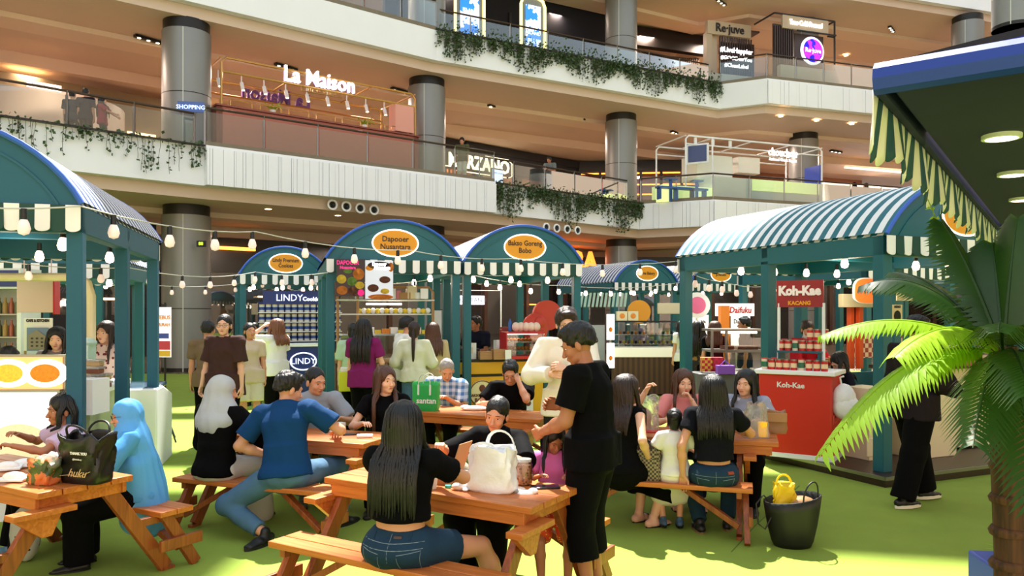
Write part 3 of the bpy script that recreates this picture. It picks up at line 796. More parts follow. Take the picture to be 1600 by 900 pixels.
for x_ in (952, 938):
    q, _ = ep(x_, 1, 2.2); m = MB(); m.tube([(0, 0, 0), (0, 0, .9)], .02, 6); m.lathe([(.0, -.02), (.2, -.02), (.2, .02), (0, .02)], 16, M=T(0, 0, 1.0) @ RX(R(90)), mi=1)
    o = m.build('sign_stand', [M_steel, mat('sign_red', (200, 30, 34), .5, emit=.5)]); o.location = (q.x, q.y, 6.5); tag(o, 'round red sign on a stand by the third column, the %s one' % ('right' if x_ == 952 else 'left'), 'sign')
# frozen yogurt kiosk: white tube frame
A, v = ep(1113, 1, 1.4); B, _ = ep(1284, 1, 1.4); L = (B - A).length; v = (B - A).normalized()
ck = thing('yogurt_kiosk', 'white yogurt kiosk with white pipe frame and lime lit glass counter', 'kiosk', M=frame_of(A, v, 6.5))
m = MB(); m.box((L / 2, .5, .62), (L, 1.0, 1.24)); m.build('counter', mat('counter_white', (226, 226, 214), .5), ck, bevel=.02)
m = MB(); m.box((L * .66, -.02, .98), (L * .62, .03, .5)); m.build('lit_glass', mat('lime_lit', (216, 226, 150), .4, emit=.7), ck)
m = MB(); m.box((-1.3, .3, .35), (2.6, .8, .7)); m.build('low_counter', mat('lime_lit', (216, 226, 150), .4, emit=.7), ck)
m = MB(); m.box((.55, 1.2, 1.75), (1.9, 1.2, 1.1)); m.build('cabinet_box', mat('counter_white', (226, 226, 214), .5), ck, bevel=.02)
m = MB(); m.box((L * .5, 1.6, 2.15), (1.2, .5, .75)); m.build('cabinet_box', mat('counter_white', (226, 226, 214), .5), ck, bevel=.02)
for yy in (0, 2.4):
    m = MB(); m.tube([(-1.35, yy, 0), (-1.35, yy, 2.75), (-1.2, yy, 2.9), (L - .2, yy, 2.9), (L, yy, 2.75), (L, yy, 0)], .04, 8); m.build('pipe_frame', M_white, ck)
    m = MB(); m.tube([(-1.35, yy, 2.55), (L, yy, 2.55)], .03, 6); m.build('pipe_frame', M_white, ck)
for xx in (-1.35, 0, L * .35, L * .7, L):
    m = MB(); m.tube([(xx, 0, 2.9), (xx, 2.4, 2.9)], .03, 6); m.build('pipe_frame', M_white, ck)
m = MB(); m.tube([(0, 0, 0), (0, 0, 2.9)], .04, 6); m.build('pipe_frame', M_white, ck)
m = MB(); m.text('chouchou', .5, T(L * .62, -.08, 2.5) @ FR, depth=.05, bold=.004, sx=.8); m.text('Artisanal Greek Yogurt', .19, T(L * .62, -.08, 2.18) @ FR, depth=.03, bold=.0, sx=.85); m.build('letters', LS, ck)
for xx in (-.8, .1, 1.0): 
    m = MB(); m.tube([(xx, .1, 2.86), (xx, .1, 2.6)], .07, 10); m.build('spotlight', M_white, ck)
m = MB(); m.box((0, 0, 0), (.1, .95, .85)); m.box((-.06, 0, 0), (.02, .8, .7), mi=1); o = m.build('television', [M_white, mat('screen_dark', (50, 60, 90), .2, emit=.5)]); o.matrix_local = T(*(Vector((A.x, A.y, 0)) + Vector((v.x * -.75, v.y * -.75, 8.65)))) @ RZ(R(62)); tag(o, 'square screen hanging at the left of the yogurt kiosk frame', 'screen')
mb_ = mat('bench_blue', (40, 90, 160), .4)
bn = thing('bench', 'long blue bench with small blue table in front of the yogurt kiosk', 'bench', M=frame_of(A, v, 6.5))
m = MB(); m.box((-1.9, -.55, .5), (2.4, .32, .08)); m.build('seat', mb_, bn)
for xx in (-3.0, -2.2, -1.4, -.8): 
    m = MB(); m.box((xx, -.55, .23), (.06, .28, .46)); m.build('leg', mb_, bn)
for xx, s in ((-2.2, 'left'), (-.9, 'right')):
    t = thing('bar_table', 'small blue side table above the blue bench, the %s one' % s, 'table', M=frame_of(A, v, 6.5) @ T(xx, -.15, 0))
    m = MB(); m.box((0, 0, .93), (.5, .3, .05)); m.build('tabletop', mb_, t); m = MB(); m.box((0, 0, .45), (.1, .1, .9)); m.build('leg', mb_, t)
m = MB(); m.box((L + .2, .8, 1.2), (.08, 1.0, 2.0)); o = m.build('blue_panel', mat('panel_blue', (30, 70, 180), .4)); o.matrix_local = frame_of(A, v, 6.5); tag(o, 'blue panel at the right end of the yogurt kiosk', 'panel')
# bright shop at the right
A, v = ep(1290, 1, 9.0); B, _ = ep(1470, 1, 9.0); L = (B - A).length; v = (B - A).normalized()
ai = thing('shop_front', 'bright blue-white shop front behind the two dark visitors on the right gallery', 'shop', M=frame_of(A, v, 6.5))
m = MB(); m.box((L / 2, .2, 1.5), (L, .3, 3.0)); m.build('facade', mat('facade_lit', (250, 240, 225), emit=.6), ai)
m = MB(); m.box((L * .42, -.02, 1.4), (L * .5, .05, 2.0)); m.build('lit_panel', mat('panel_skyblue', (110, 190, 240), emit=1.3, emit_rgb=(90, 180, 240)), ai)
m = MB(); m.text('AIR', .9, T(L * .5, -.1, 1.2) @ FR, depth=.05, shear=.2); m.text('FOR THE', .42, T(L * .38, -.1, 2.15) @ FR, depth=.05); m.build('letters', LS, ai)
m = MB(); m.bar((0, -1.5, 3.6), (L, -1.5, 3.6), .1, .1); m.build('led_line', M_stripw, ai)

# left gallery interior: pale curved wall, cylinder panels
A, v = ep(-40, 1, 9); B, _ = ep(245, 1, 9); L = (B - A).length; v = (B - A).normalized()
cw = thing('shop_front', 'dim shop interior with pale curved wall behind the left gallery walkers', 'shop', M=frame_of(A, v, 6.5))
m = MB(); m.box((L / 2, .2, 1.75), (L + 6, .3, 3.5)); m.build('wall_panel', mat('olive_wall', (116, 98, 66), .6, var=.1), cw)
m = MB(); m.cyl((2.2, .2, 0), 2.4, 2.6, 40); m.build('curved_counter', mat('pale_round', (176, 156, 142), .5), cw)
m = MB()
for i in range(9): m.box((L * .55, .0, .3 + i * .2), (L * .7, .06, .11))
m.build('shelves', mat('shelf_pale', (150, 130, 104), .6), cw)
m = MB(); m.box((L * .35, -.1, 1.0), (1.3, .05, .07)); m.box((L * .85, -.1, .6), (1.6, .05, .06)); m.box((L * .9, -.1, 2.0), (1.0, .05, .1)); m.build('led_line', M_stripw, cw)
q, _ = ep(69, 1, 6); m = MB(); m.box((0, 0, 0), (.95, .05, .2)); m.text('INFORMATION', .11, T(0, -.035, 0) @ FR, mi=1); o = m.build('hanging_sign', [mat('sign_pale', (230, 220, 205), emit=.6), M_signk]); o.matrix_local = frame_of(q, v, zat(135, q.y)); tag(o, 'small pale hanging sign in the left gallery', 'sign')
# LED board reflected in the big column, built as a glowing board
q = Vector((-9.55, 22.85)); m = MB(); m.box((0, 0, 0), (.75, .06, .3)); m.text('SHOPPING', .17, T(0, -.04, -.02) @ FR, mi=1); o = m.build('led_reflection', [mat('led_reflection_blue', (60, 80, 130), emit=.5), mat('led_text', (190, 215, 255), emit=2)]); o.matrix_local = T(q.x, q.y, zat(167, 22.85)) @ RZ(R(10)) ; tag(o, 'blue glowing board standing for LED text reflected in the big column', 'sign')

# ------------------------------------------------------------------ upper gallery
A, v = ep(1104, 2, 1.3); C, _ = ep(1206, 2, 1.5)
va = Vector((.955, .30)).normalized()
rj = thing('juice_kiosk', 'dark slatted juice kiosk with Re-juve sign and hashtag panel', 'kiosk', M=frame_of(A, va, 12.1))
wR = 2.35
mdk = mat('kiosk_brown', (58, 40, 36), .5); mlg = mat('kiosk_sand', (188, 166, 140), .5)
m = MB(); m.box((wR / 2, 0, 3.05), (wR, .2, .62)); m.build('sign_board', mlg, rj)
m = MB(); m.text('Re·juve', .55, T(wR / 2, -.13, 3.05) @ FR, depth=.05, bold=.008, sx=.95); m.build('letters', mat('letter_dark', (40, 34, 34), .5), rj)
m = MB(); m.box((.12, .1, 1.4), (.3, .3, 2.8)); m.box((.45, .25, 1.4), (.45, .2, 2.8)); m.build('corner_post', mlg, rj)
m = MB()
for i in range(14): m.box((.75 + i * .13, .05, 1.75), (.065, .08, 1.95))
m.box((1.65, .12, 1.75), (1.75, .06, 1.5)); m.build('slat_panel', mdk, rj)
m = MB(); m.text('#LiveHappier', .34, T(1.6, -.03, 2.1) @ FR, depth=.03, bold=.004, sx=.95); m.build('letters', LS, rj); m = MB(); m.text('#GOODforYou', .26, T(1.6, -.03, 1.72) @ FR, depth=.03, bold=.003); m.build('letters', LS, rj); m = MB(); m.text('#CleanLabel', .26, T(1.6, -.03, 1.38) @ FR, depth=.03, bold=.003); m.build('letters', LS, rj)
m = MB(); m.box((1.3, .0, .45), (2.6, .3, .9)); m.build('counter', mat('counter_grey', (196, 190, 172), .5), rj)
m = MB(); m.box((wR + .4, 1.2, 3.35), (1.0, 1.4, .08)); m.box((wR + .3, .8, 1.4), (.9, .15, 2.8)); m.build('roof_slab', mdk, rj)
m = MB(); m.box((wR + .1, .6, 2.2), (.5, .1, .8)); m.build('lit_niche', mat('niche_warm', (255, 210, 150), emit=1.4), rj)
D0, vD = ep(1210, 2, 1.2); E0, _ = ep(1304, 2, 1.2); vb = (E0 - D0).normalized(); wS = (E0 - D0).length
rk = thing('juice_kiosk', 'second half of the juice kiosk with round purple sign, right of the hashtag panel', 'kiosk', M=frame_of(D0, vb, 12.1))
m = MB(); m.box((wS * .5, 0, 3.1), (wS * .76, .12, .6)); m.build('sign_board', mlg, rk)
m = MB(); m.text('True Cold-Pressed', .33, T(wS * .5, -.09, 3.1) @ FR, depth=.05, bold=.002, sx=.72); m.build('letters', LS, rk)
m = MB()
for i in range(9): m.box((.06 + i * .12, .05, 1.7), (.06, .08, 2.4))
m.box((.5, .12, 1.7), (1.0, .05, 2.6)); m.box((wS * .6, .15, 1.6), (1.6, .06, 2.2)); m.build('slat_panel', mdk, rk)
m = MB()
for a, b in (((0, 0, 3.45), (wS, 0, 3.45)), ((wS, 0, 0), (wS, 0, 3.45)), ((wS * .88, 0, 2.7), (wS, 0, 2.7)), ((wS * .35, -.1, 2.75), (wS, -.1, 2.75)), ((0, 0, 3.45), (0, 1.5, 3.45)), ((wS, 0, 3.45), (wS, 1.5, 3.45))): m.bar(a, b, .06, .06)
m.build('frame', M_black, rk)
rs = MB(); rs.lathe([(.0, 0), (.62, 0), (.66, .05), (.62, .1), (0, .1)], 40, M=T(wS * .58, -.12, 1.85) @ RX(R(90))); ro = rs.build('round_sign', mat('round_white', (235, 235, 245), emit=.9), rk)
rs = MB(); rs.lathe([(0, 0), (.54, 0)], 40, M=T(wS * .58, -.225, 1.85) @ RX(R(90))); rs.build('round_face', pattern_mat('purple_swirl', 'noise', (40, 30, 190), (170, 50, 190), scale=1.6, emit=.9), ro)
rs = MB(); rs.text('Re·juve', .3, T(wS * .58, -.24, 1.85) @ FR, depth=.01); rs.build('letters', LS, ro)
m = MB(); m.box((wS * .55, -.2, .5), (wS * 1.05, .25, 1.0)); m.build('counter', mat('counter_grey', (196, 190, 172), .5), rk)
# curved timber slat wall with orange light
A, v = ep(975, 2, 5.0); B, _ = ep(1100, 2, 5.0); v = (B - A).normalized(); L = (B - A).length
sw = thing('shop_front', 'shop with vertical timber slats and an orange glowing ledge on the upper gallery', 'shop', M=frame_of(A, v, 12.1))
m = MB()
for i in range(44): m.box((L * i / 44, .3 + .5 * math.sin(math.pi * i / 44), 1.95), (.07, .1, 2.1))
m.build('slats', mat('timber_dark', (110, 84, 56), .5), sw)
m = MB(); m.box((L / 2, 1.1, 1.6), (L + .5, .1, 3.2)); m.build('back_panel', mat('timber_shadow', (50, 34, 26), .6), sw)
m = MB(); m.bar((0, .2, .85), (L, .3, .75), .1, .07); m.build('ledge_light', M_strip, sw)
m = MB(); m.box((L / 2, .5, .35), (L, .5, .7)); m.build('base', mat('base_red', (110, 44, 30), .5), sw)
m = MB(); m.box((L / 2 - .5, .2, 3.6), (L + 2, .4, .95)); m.build('header', M_shopdark, sw)
A, v = ep(600, 2, 4.7); B, _ = ep(965, 2, 4.7); v = (B - A).normalized(); L = (B - A).length
ds = thing('shop_front', 'unlit dark blue shop front of the upper gallery, left of the third column', 'shop', M=frame_of(A, v, 12.1))
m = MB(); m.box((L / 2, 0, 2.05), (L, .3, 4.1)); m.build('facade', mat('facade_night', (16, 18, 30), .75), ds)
m = MB()
for i in range(6): m.box((L * (.05 + .11 * i), -.2, 1.6), (.12, .1, 3.2))
m.build('mullions', M_shopdark, ds)
m = MB(); m.box((L * .18, -.2, 1.7), (.12, .06, 3.2)); m.build('light_bar', mat('bar_white', (235, 240, 255), emit=1.5), ds)
for x0, x1, h, lab, sx in ((711, 757, 4.0, 'blue lit window display framed by two yellow light bars', 0), (813, 853, 2.75, 'rounded yellow-framed advertising screen on the upper gallery', 1)):
    P_, v = ep((x0 + x1) / 2, 2, 2.0 if not sx else 1.6); w = (x1 - x0) / F * P_.y * 1.08
    t = thing('advert_screen', lab, 'screen', M=frame_of(P_, v, 12.1))
    m = MB(); h1 = h
    pts = [(-w / 2, 0, 0), (-w / 2, 0, h1 - .35), (-w / 2 + .1, 0, h1 - .1), (-w / 2 + .35, 0, h1), (w / 2 - .35, 0, h1), (w / 2 - .1, 0, h1 - .1), (w / 2, 0, h1 - .35), (w / 2, 0, 0)]
    m.tube(pts, .06, 8); m.build('light_frame', mat('frame_yellow_lit', (255, 225, 130), emit=2.2), t)
    m = MB(); m.box((0, .1, h1 / 2), (w - .1, .15, h1 - .1)); m.build('casing', mat('casing_grey', (120, 124, 120), .4), t, bevel=.03)
    m = MB(); m.box((0, 0, h1 * .56 if sx else h1 * .3), (w - .45, .06, h1 * .62)); so = m.build('display', pattern_mat('screen_pic', 'noise', (40, 120, 220), (220, 226, 250), scale=1.4, emit=1.0), t)
    m = MB(); m.text('ISLAND', .2, T(0, -.05, h1 * .45) @ FR); m.text('BLUE', .26, T(0, -.05, h1 * .33) @ FR); m.build('letters', LS, so)

# ------------------------------------------------------------------ ground floor shops behind the stalls
def gshop(x0, x1, d, label, items):
    A, v = ep(x0, 1, d); B, _ = ep(x1, 1, d); v = (B - A).normalized(); L = (B - A).length
    t = thing('shop_front', label, 'shop', M=frame_of(A, v, 0))
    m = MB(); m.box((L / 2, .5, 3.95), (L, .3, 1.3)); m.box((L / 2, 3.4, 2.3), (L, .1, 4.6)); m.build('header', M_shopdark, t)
    for i in range(int(L / 2.6) + 1):
        m = MB(); m.box((i * 2.6, .5, 1.8), (.18, .3, 3.6)); m.build('pier', M_brown, t)
    m = MB(); m.box((L / 2, .45, 1.8), (L, .02, 3.5)); m.build('glass', M_glass2, t)
    for k, (u, z, w, h, mt) in enumerate(items):
        m = MB(); m.box((L * u, .2, z), (w, .06, h)); m.build('light_line', mt, t)
    return t
gshop(-40, 250, 3.5, 'dark ground floor shop behind the left stall', [(.62, 3.3, .9, .07, M_stripw), (.62, 2.7, .7, .07, M_stripw), (.7, 2.2, .8, .07, M_stripw), (.3, 3.0, 1.0, .07, M_stripw)])
gshop(318, 520, 6.5, 'dark ground floor shop behind the cookie stall', [(.25, 4.2, 1.4, .12, M_strip), (.5, 2.4, .9, .06, M_stripw)])
gshop(530, 900, 6.5, 'dark ground floor shop behind the two middle stalls', [(.2, 3.9, 1.4, .1, M_strip), (.8, 2.2, .6, .05, M_strip)])
gshop(905, 1115, 5.5, 'ground floor shop with glowing orange letters behind the far stalls', [(.5, 3.4, 1.4, .1, M_strip)])
gshop(1120, 1500, 6.5, 'ground floor shop behind the right stall', [(.3, 3.0, 2.4, .1, M_stripw), (.6, 2.5, 2.0, .1, M_strip)])
q, v = ep(905, 1, 3.5); m = MB(); m.text('ZARA', 1.25, FR, depth=.12, bold=.03); o = m.build('lit_letters', mat('letters_orange_lit', (255, 120, 40), emit=2.6)); o.matrix_local = frame_of(q, v, zat(409, q.y)) @ T(-.45, 0, 0); tag(o, 'glowing orange shop letters above the far stall roof', 'sign')
q = Vector((-9.2, 22.75)); m = MB(); m.box((0, 0, 0), (.26, .08, .18)); m.text('88', .14, T(0, -.045, 0) @ FR, mi=1); o = m.build('digital_clock', [M_black, mat('led_green', (190, 230, 60), emit=1.5)]); o.matrix_local = T(q.x, q.y, zat(381, 22.75)); tag(o, 'small black digital display on the big column', 'sign')
# ------------------------------------------------------------------ counters, signs and goods of the stalls
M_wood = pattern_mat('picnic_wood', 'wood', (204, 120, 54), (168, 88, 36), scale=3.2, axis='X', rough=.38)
M_wood_shaded = pattern_mat('picnic_wood_leg_shaded', 'wood', (160, 84, 36), (118, 56, 24), scale=3.2, axis='Z', rough=.42)  # darker wood for the legs: shade below the tabletop is put into the colour
M_kraft = mat('kraft_box', (176, 132, 86), .7); M_yel = mat('counter_yellow', (228, 168, 24), .45); M_paper = mat('paper_white', (236, 234, 228), .6)
M_plastic = mat('clear_plastic', (236, 238, 238), .15, trans=.6, alpha=.75); M_red = mat('red_gloss', (196, 30, 34), .3)
M_case = glass_mat('case_glass', (.93, .96, .95), .05); M_lite = mat('case_light', (255, 246, 226), emit=5)
M_navy = mat('lindy_navy', (24, 44, 112), .45)
def simple(name, label, cat, mb, mats, M, bevel=0.0, group=None, **k):
    o = mb.build(name, mats, bevel=bevel, **k); o.matrix_local = M; return tag(o, label, cat, group)
def Mw(p, z=0.0, wd=WD, extra=0.0): return T(p[0], p[1], z) @ RZ(math.atan2(wd[1], wd[0]) + extra)
def P2(x, D): return Vector(((x - 800) / F * D, D))

# ---- cookie stall
wd = WD; lp = P2(475, 15.6)
c = thing('counter', 'navy cookie counter with the white oval LINDY badge', 'counter', M=Mw(P2(478, 15.3), 0))
m = MB(); m.box((0, .3, .55), (1.05, .55, 1.1)); m.build('body', M_navy, c, bevel=.01)
m = MB(); m.box((0, .3, 1.12), (1.12, .62, .05)); m.build('top', M_white, c)
m = MB(); m.tube([(.25 * math.cos(2 * math.pi * i / 32) - .05, .0, .80 + .17 * math.sin(2 * math.pi * i / 32)) for i in range(33)], .014, 6); m.text('LINDY', .17, T(-.05, .0, .80) @ FR, depth=.02); m.build('badge', mat('badge_white', (240, 244, 255), emit=.7), c)
rk_ = thing('display_rack', 'navy display rack filled with rows of white cookie tins', 'rack', M=Mw(P2(470, 16.2), 0))
m = MB(); m.box((0, .2, 1.5), (1.7, .04, 1.0)); m.build('back', M_navy, rk_)
for z in (1.17, 1.37, 1.57, 1.77):
    m = MB(); m.box((0, .06, z), (1.7, .26, .015)); m.build('shelf', M_white, rk_)
tin = thing('cookie_tin', 'white and blue cookie tin on the cookie stall rack', 'tin', M=Mw(P2(470, 16.2), 1.18), group='cookie tins on the navy rack')
m = MB(); m.cyl((0, 0, 0), .055, .15, 14); m.cyl((0, 0, .045), .0565, .06, 14, mi=1); m.build('can', [mat('tin_white', (210, 206, 190), .35), mat('tin_blue', (40, 70, 140), .4)], tin); m = MB(); m.cyl((0, 0, .15), .057, .015, 14); m.build('lid', mat('tin_gold', (190, 160, 90), .35, metal=.4), tin)
base = ml(rk_)
first = True
for k, z in enumerate((1.18, 1.38, 1.58, 1.78)):
    for i in range(13):
        M_ = base @ T(-.78 + i * .13, .04, z)
        if first: tin.matrix_local = M_; first = False
        else: dup(tin, M_)
m = MB(); m.box((0, 0, 0), (1.2, .08, .26)); m.text('LINDY', .19, T(-.10, -.05, -.01) @ FR, mi=1, depth=.02, sx=.95); m.text('Cookies', .11, T(.34, -.05, -.03) @ FR, mi=1, depth=.02, bold=.004)
simple('name_sign', 'navy lit sign reading LINDY Cookies under the cookie stall roof', 'sign', m, [M_navy, mat('badge_white', (240, 244, 255), emit=.7)], Mw(P2(460, 15.3), zat(465, 15.3)))
for i, (x, z, w) in enumerate(((412, 483, .5), (428, 478, .35), (437, 486, .45))):
    m = MB(); m.box((0, 0, .12), (w, .3, .24)); simple('cardboard_box', 'pale cardboard box on the cookie stall shelf, %s' % ('leftmost', 'middle, the tallest', 'rightmost')[i], 'box', m, mat('box_pale', (200, 180, 160), .7), Mw(P2(x, 17.0), zat(z, 17.0) - .12), bevel=.004)

# ---- Dapooer stall
wdD = (.96, .28)
def poster(label, x0, y0, x1, y1, D, mt, wdx=WD, texts=(), cat='poster', th=.02, shapes=None, name='menu_poster', group=None, pole=False):
    a, b = P2(x0, D), P2(x1, D); w = (b - a).length; z0, z1 = zat(y1, D), zat(y0, D); c_ = (a + b) / 2
    t = thing(name, label, cat, M=Mw(c_, (z0 + z1) / 2, wdx), group=group); h = z1 - z0
    m = MB(); m.box((0, 0, 0), (w, th, h)); m.build('board', mt, t)
    if pole: m = MB(); m.box((0, .03, -(z0 + z1) / 4), (.04, .03, (z0 + z1) / 2)); m.build('pole', M_steel, t)
    for (s_, u, v_, sz, mm, sx) in texts:
        m = MB(); m.text(s_, sz, T(u * w, -th / 2 - .004, v_ * h) @ FR, depth=.004, bold=.003, sx=sx); m.build('lettering', mm, t)
    if shapes:
        for (u, v_, ru, rv, mm) in shapes:
            m = MB(); m.lathe([(1, 0), (0, .0)], 20, M=T(u * w, -th / 2 - .003, v_ * h) @ Matrix.Diagonal((ru * w, 1, rv * h, 1)) @ RX(R(90))); m.build('picture', mm, t)
    return t
F_or = mat('food_orange', (220, 130, 40), .6, var=.4, vscale=30); F_gr = mat('food_green', (110, 150, 60), .6, var=.4, vscale=30); F_br = mat('food_brown', (110, 60, 34), .6, var=.4, vscale=30); F_ye = mat('food_yellow', (240, 200, 60), .6, var=.3, vscale=30)
M_mag = mat('text_magenta', (220, 40, 130), .5, emit=.4); M_dkm = mat('menu_dark', (40, 24, 30), .4, emit=.1)
poster('dark menu poster with magenta DAPOOER title and many dishes', 526, 405, 569.5, 463, 11.15, M_dkm, wdD, [('DAPOOER', -.10, .40, .085, M_mag, .8), ('Nusantara', -.1, .27, .06, M_mag, .9)],
       shapes=[(.28, .1, .2, .16, F_or), (-.1, .18, .15, .07, F_gr), (-.32, -.04, .17, .12, F_ye), (.05, -.1, .18, .12, F_gr), (.32, -.2, .16, .1, F_ye), (-.3, -.34, .19, .12, F_or), (.08, -.36, .2, .12, F_br), (.36, -.4, .12, .09, M_mag)])
poster('pale menu poster with orange corner and cakes, right of the dark one', 571, 407, 614, 467, 11.25, mat('menu_pale', (206, 212, 226), .4, emit=.25), wdD, [('Dapooer', .0, .40, .07, M_signw, .8), ('Nusantara', .1, .31, .07, M_signw, .8)],
       shapes=[(.0, .37, .42, .1, M_dkm), (.42, .33, .1, .12, F_or), (-.35, .3, .14, .07, M_ora), (-.22, -.22, .2, .1, F_br), (.2, -.0, .2, .09, F_br), (.05, -.45, .45, .07, F_or), (.2, -.3, .16, .07, F_ye)])
dc = thing('counter', 'beige ribbed counter below the Dapooer glass shelves', 'counter', M=Mw(P2(585, 11.75), 0, wdD))
m = MB(); m.box((.15, .25, .5), (1.55, .5, 1.0))
for i in range(26): m.box((-.6 + i * .06, -.012, .5), (.035, .03, .98))
m.build('body', mat('counter_rib_beige', (168, 130, 104), .5), dc); m = MB(); m.box((.15, .25, 1.02), (1.62, .58, .04)); m.build('top', mat('wood_tan', (176, 132, 84), .5), dc)
ds_ = thing('display_shelf', 'wooden glass display shelf crowded with snacks in the Dapooer stall', 'shelf', M=Mw(P2(590, 12.05), 1.04, wdD))
for z, w in ((.38, 1.4), (.70, 1.4), (.92, 1.5)):
    m = MB(); m.box((.12, 0, z), (w, .36, .02)); m.build('shelf_board', M_white, ds_)
for x in (-.62, -.32, .85):
    m = MB(); m.tube([(x, -.15, -.95), (x, -.15, 1.15)] if x < .8 else [(x, -.15, -.0), (x, -.15, 1.05), (x - .06, -.15, 1.12), (-.6, -.15, 1.12)], .022, 6); m.build('upright', mat('wood_tan', (176, 132, 84), .5), ds_)
m = MB(); m.box((.12, -.2, .2), (1.35, .01, .4)); m.build('glass', M_case, ds_)
m = MB(); m.box((.1, .0, .86), (.55, .05, .03)); m.build('light_bar', M_lite, ds_)
rnd = random.Random(11)
def goods(n, label, cat, D, x0, x1, z, kinds, wdx=WD, group=None, jitter=0):
    """n small goods in a row, each its own object"""
    for i in range(n):
        x = x0 + (x1 - x0) * (i + .5) / n; kk_ = kinds[i % len(kinds)]
        mb = MB(); nm, dims, mt = kk_
        if nm == 'carton': mb.box((0, 0, dims[2] / 2), dims)
        elif nm == 'cup': mb.lathe([(dims[0] * .8, 0), (dims[0], dims[2]), (0, dims[2])], 12)
        elif nm == 'bun': mb.ell((0, 0, dims[2] * .45), (dims[0], dims[1], dims[2] * .5), n=10, k=6)
        elif nm == 'bottle': mb.lathe([(dims[0], 0), (dims[0], dims[2] * .62), (dims[0] * .45, dims[2] * .78), (dims[0] * .4, dims[2]), (0, dims[2])], 10)
        o = mb.build(nm, mt, bevel=.003 if nm == 'carton' else 0); o.matrix_local = Mw(P2(x, D + rnd.uniform(-.03, .03)), z, wdx, rnd.uniform(-.15, .15)); tag(o, label, cat, group or label)
k1 = [('carton', (.12, .12, .16), M_white), ('cup', (.05, .05, .13), mat('pink_tub', (220, 120, 150), .4)), ('carton', (.18, .14, .1), M_kraft), ('carton', (.15, .12, .2), M_cream), ('cup', (.05, .05, .1), M_white)]
goods(11, 'small boxes and tubs along the top shelf of the Dapooer stall', 'food box', 12.0, 556, 668, 1.98, k1, wdD)
goods(16, 'yellow and white snack on the middle shelf of the Dapooer stall', 'snack', 12.0, 558, 672, 1.755, [('bun', (.045, .045, .08), F_ye), ('bun', (.045, .045, .09), M_white)], wdD)
goods(9, 'orange snack box on the lower shelf of the Dapooer stall', 'snack box', 12.0, 560, 670, 1.435, [('carton', (.12, .1, .08), F_or), ('carton', (.12, .1, .1), M_paper), ('carton', (.1, .1, .06), F_ye)], wdD)
goods(8, 'glass jar of sauce on the Dapooer counter', 'jar', 11.8, 524, 560, 1.05, [('cup', (.035, .035, .1), F_ye), ('cup', (.035, .035, .12), F_gr)], wdD)
m = MB(); m.box((0, 0, .0), (.12, .02, 1.5)); simple('white_panel', 'tall white rimmed glass door right of the Dapooer shelves', 'panel', m, [M_white], Mw(P2(684, 12.4), 1.05, wdD))

# ---- Bakso Goreng stall
bc = thing('counter', 'yellow fronted counter with round BAKSO GORENG BOBO logo', 'counter', M=Mw(P2(783, 12.35), 0, wdD))
m = MB(); m.box((0, .3, .5), (1.44, .55, .98)); m.build('body', M_black, bc, bevel=.006)
m = MB(); m.box((0, .01, .88), (1.4, .03, .19)); m.box((-.32, .01, .39), (.72, .03, .7)); m.box((.42, .01, .39), (.58, .03, .7)); m.build('front_panel', M_yel, bc, bevel=.006)
m = MB(); m.lathe([(.21, 0), (.2, .02), (0, .02)], 30, M=T(-.32, -.005, .48) @ RX(R(90))); lo = m.build('logo', mat('logo_cream', (244, 226, 170), .5), bc)
m = MB(); m.tube([(-.32 + .2 * math.cos(2 * math.pi * i / 30), -.03, .48 + .2 * math.sin(2 * math.pi * i / 30)) for i in range(31)], .008, 5); m.text('BAKSO GORENG', .06, T(-.32, -.035, .45) @ FR, bold=.002, depth=.004, sx=.9); m.text('BOBO', .09, T(-.32, -.035, .37) @ FR, bold=.003, depth=.004)
m.ell((-.32, -.03, .56), (.05, .01, .06)); m.build('logo_print', mat('logo_brown', (110, 50, 24), .5), lo)
m = MB(); m.text('0811 9402 928', .06, T(-.3, -.01, .12) @ FR, depth=.004, mi=1); m.box((-.32, -.008, .1), (.5, .008, .16)); m.text('@baksogorengbobo', .045, T(-.3, -.016, .06) @ FR, depth=.004, mi=1); m.build('contact_label', [M_paper, M_signk], bc)
for i in range(2):
    m = MB(); m.box((.25 + i * .2, -.01, .42), (.17, .012, .5)); m.lathe([(.06, 0), (0, 0.01)], 14, M=T(.25 + i * .2, -.02, .46) @ RX(R(90)), mi=1); m.lathe([(.05, 0), (0, 0.01)], 14, M=T(.25 + i * .2, -.02, .3) @ RX(R(90)), mi=1); m.build('food_photo', [M_paper, F_br], bc)
m = MB(); m.box((0, .3, 1.0), (1.5, .6, .035)); m.build('top', M_black, bc)
fw = thing('food_warmer', 'red framed glass food warmer with fried snacks', 'food warmer', M=Mw(P2(816, 12.5), 1.02, wdD))
m = MB(); m.box((0, 0, .03), (.66, .4, .06)); m.box((0, 0, .42), (.66, .4, .03)); m.box((-.32, 0, .22), (.02, .4, .4)); m.build('frame', M_red, fw, bevel=.004)
m = MB(); m.tube([(.31, -.19, .05), (.33, -.19, .25), (.27, -.19, .42)], .012, 6); m.build('frame_edge', M_red, fw)
for z in (.13, .27):
    m = MB(); m.box((0, 0, z), (.6, .34, .012)); m.build('tray', M_steel, fw)
m = MB(); m.box((0, -.2, .23), (.62, .008, .36)); m.build('glass', M_case, fw)
m = MB(); m.box((0, 0, .4), (.5, .06, .02)); m.build('lamp', M_lite, fw)
goods(9, 'fried golden snack on the upper tray of the red food warmer', 'snack', 12.48, 790, 842, 1.3, [('bun', (.03, .03, .06), F_or)], wdD)
goods(9, 'fried golden snack on the lower tray of the red food warmer', 'snack', 12.48, 790, 842, 1.16, [('bun', (.03, .03, .07), F_or)], wdD)
goods(5, 'soft white bun box on top of the red food warmer', 'bun box', 12.5, 802, 842, 1.46, [('bun', (.07, .07, .16), mat('bun_pink', (236, 206, 190), .6))], wdD)
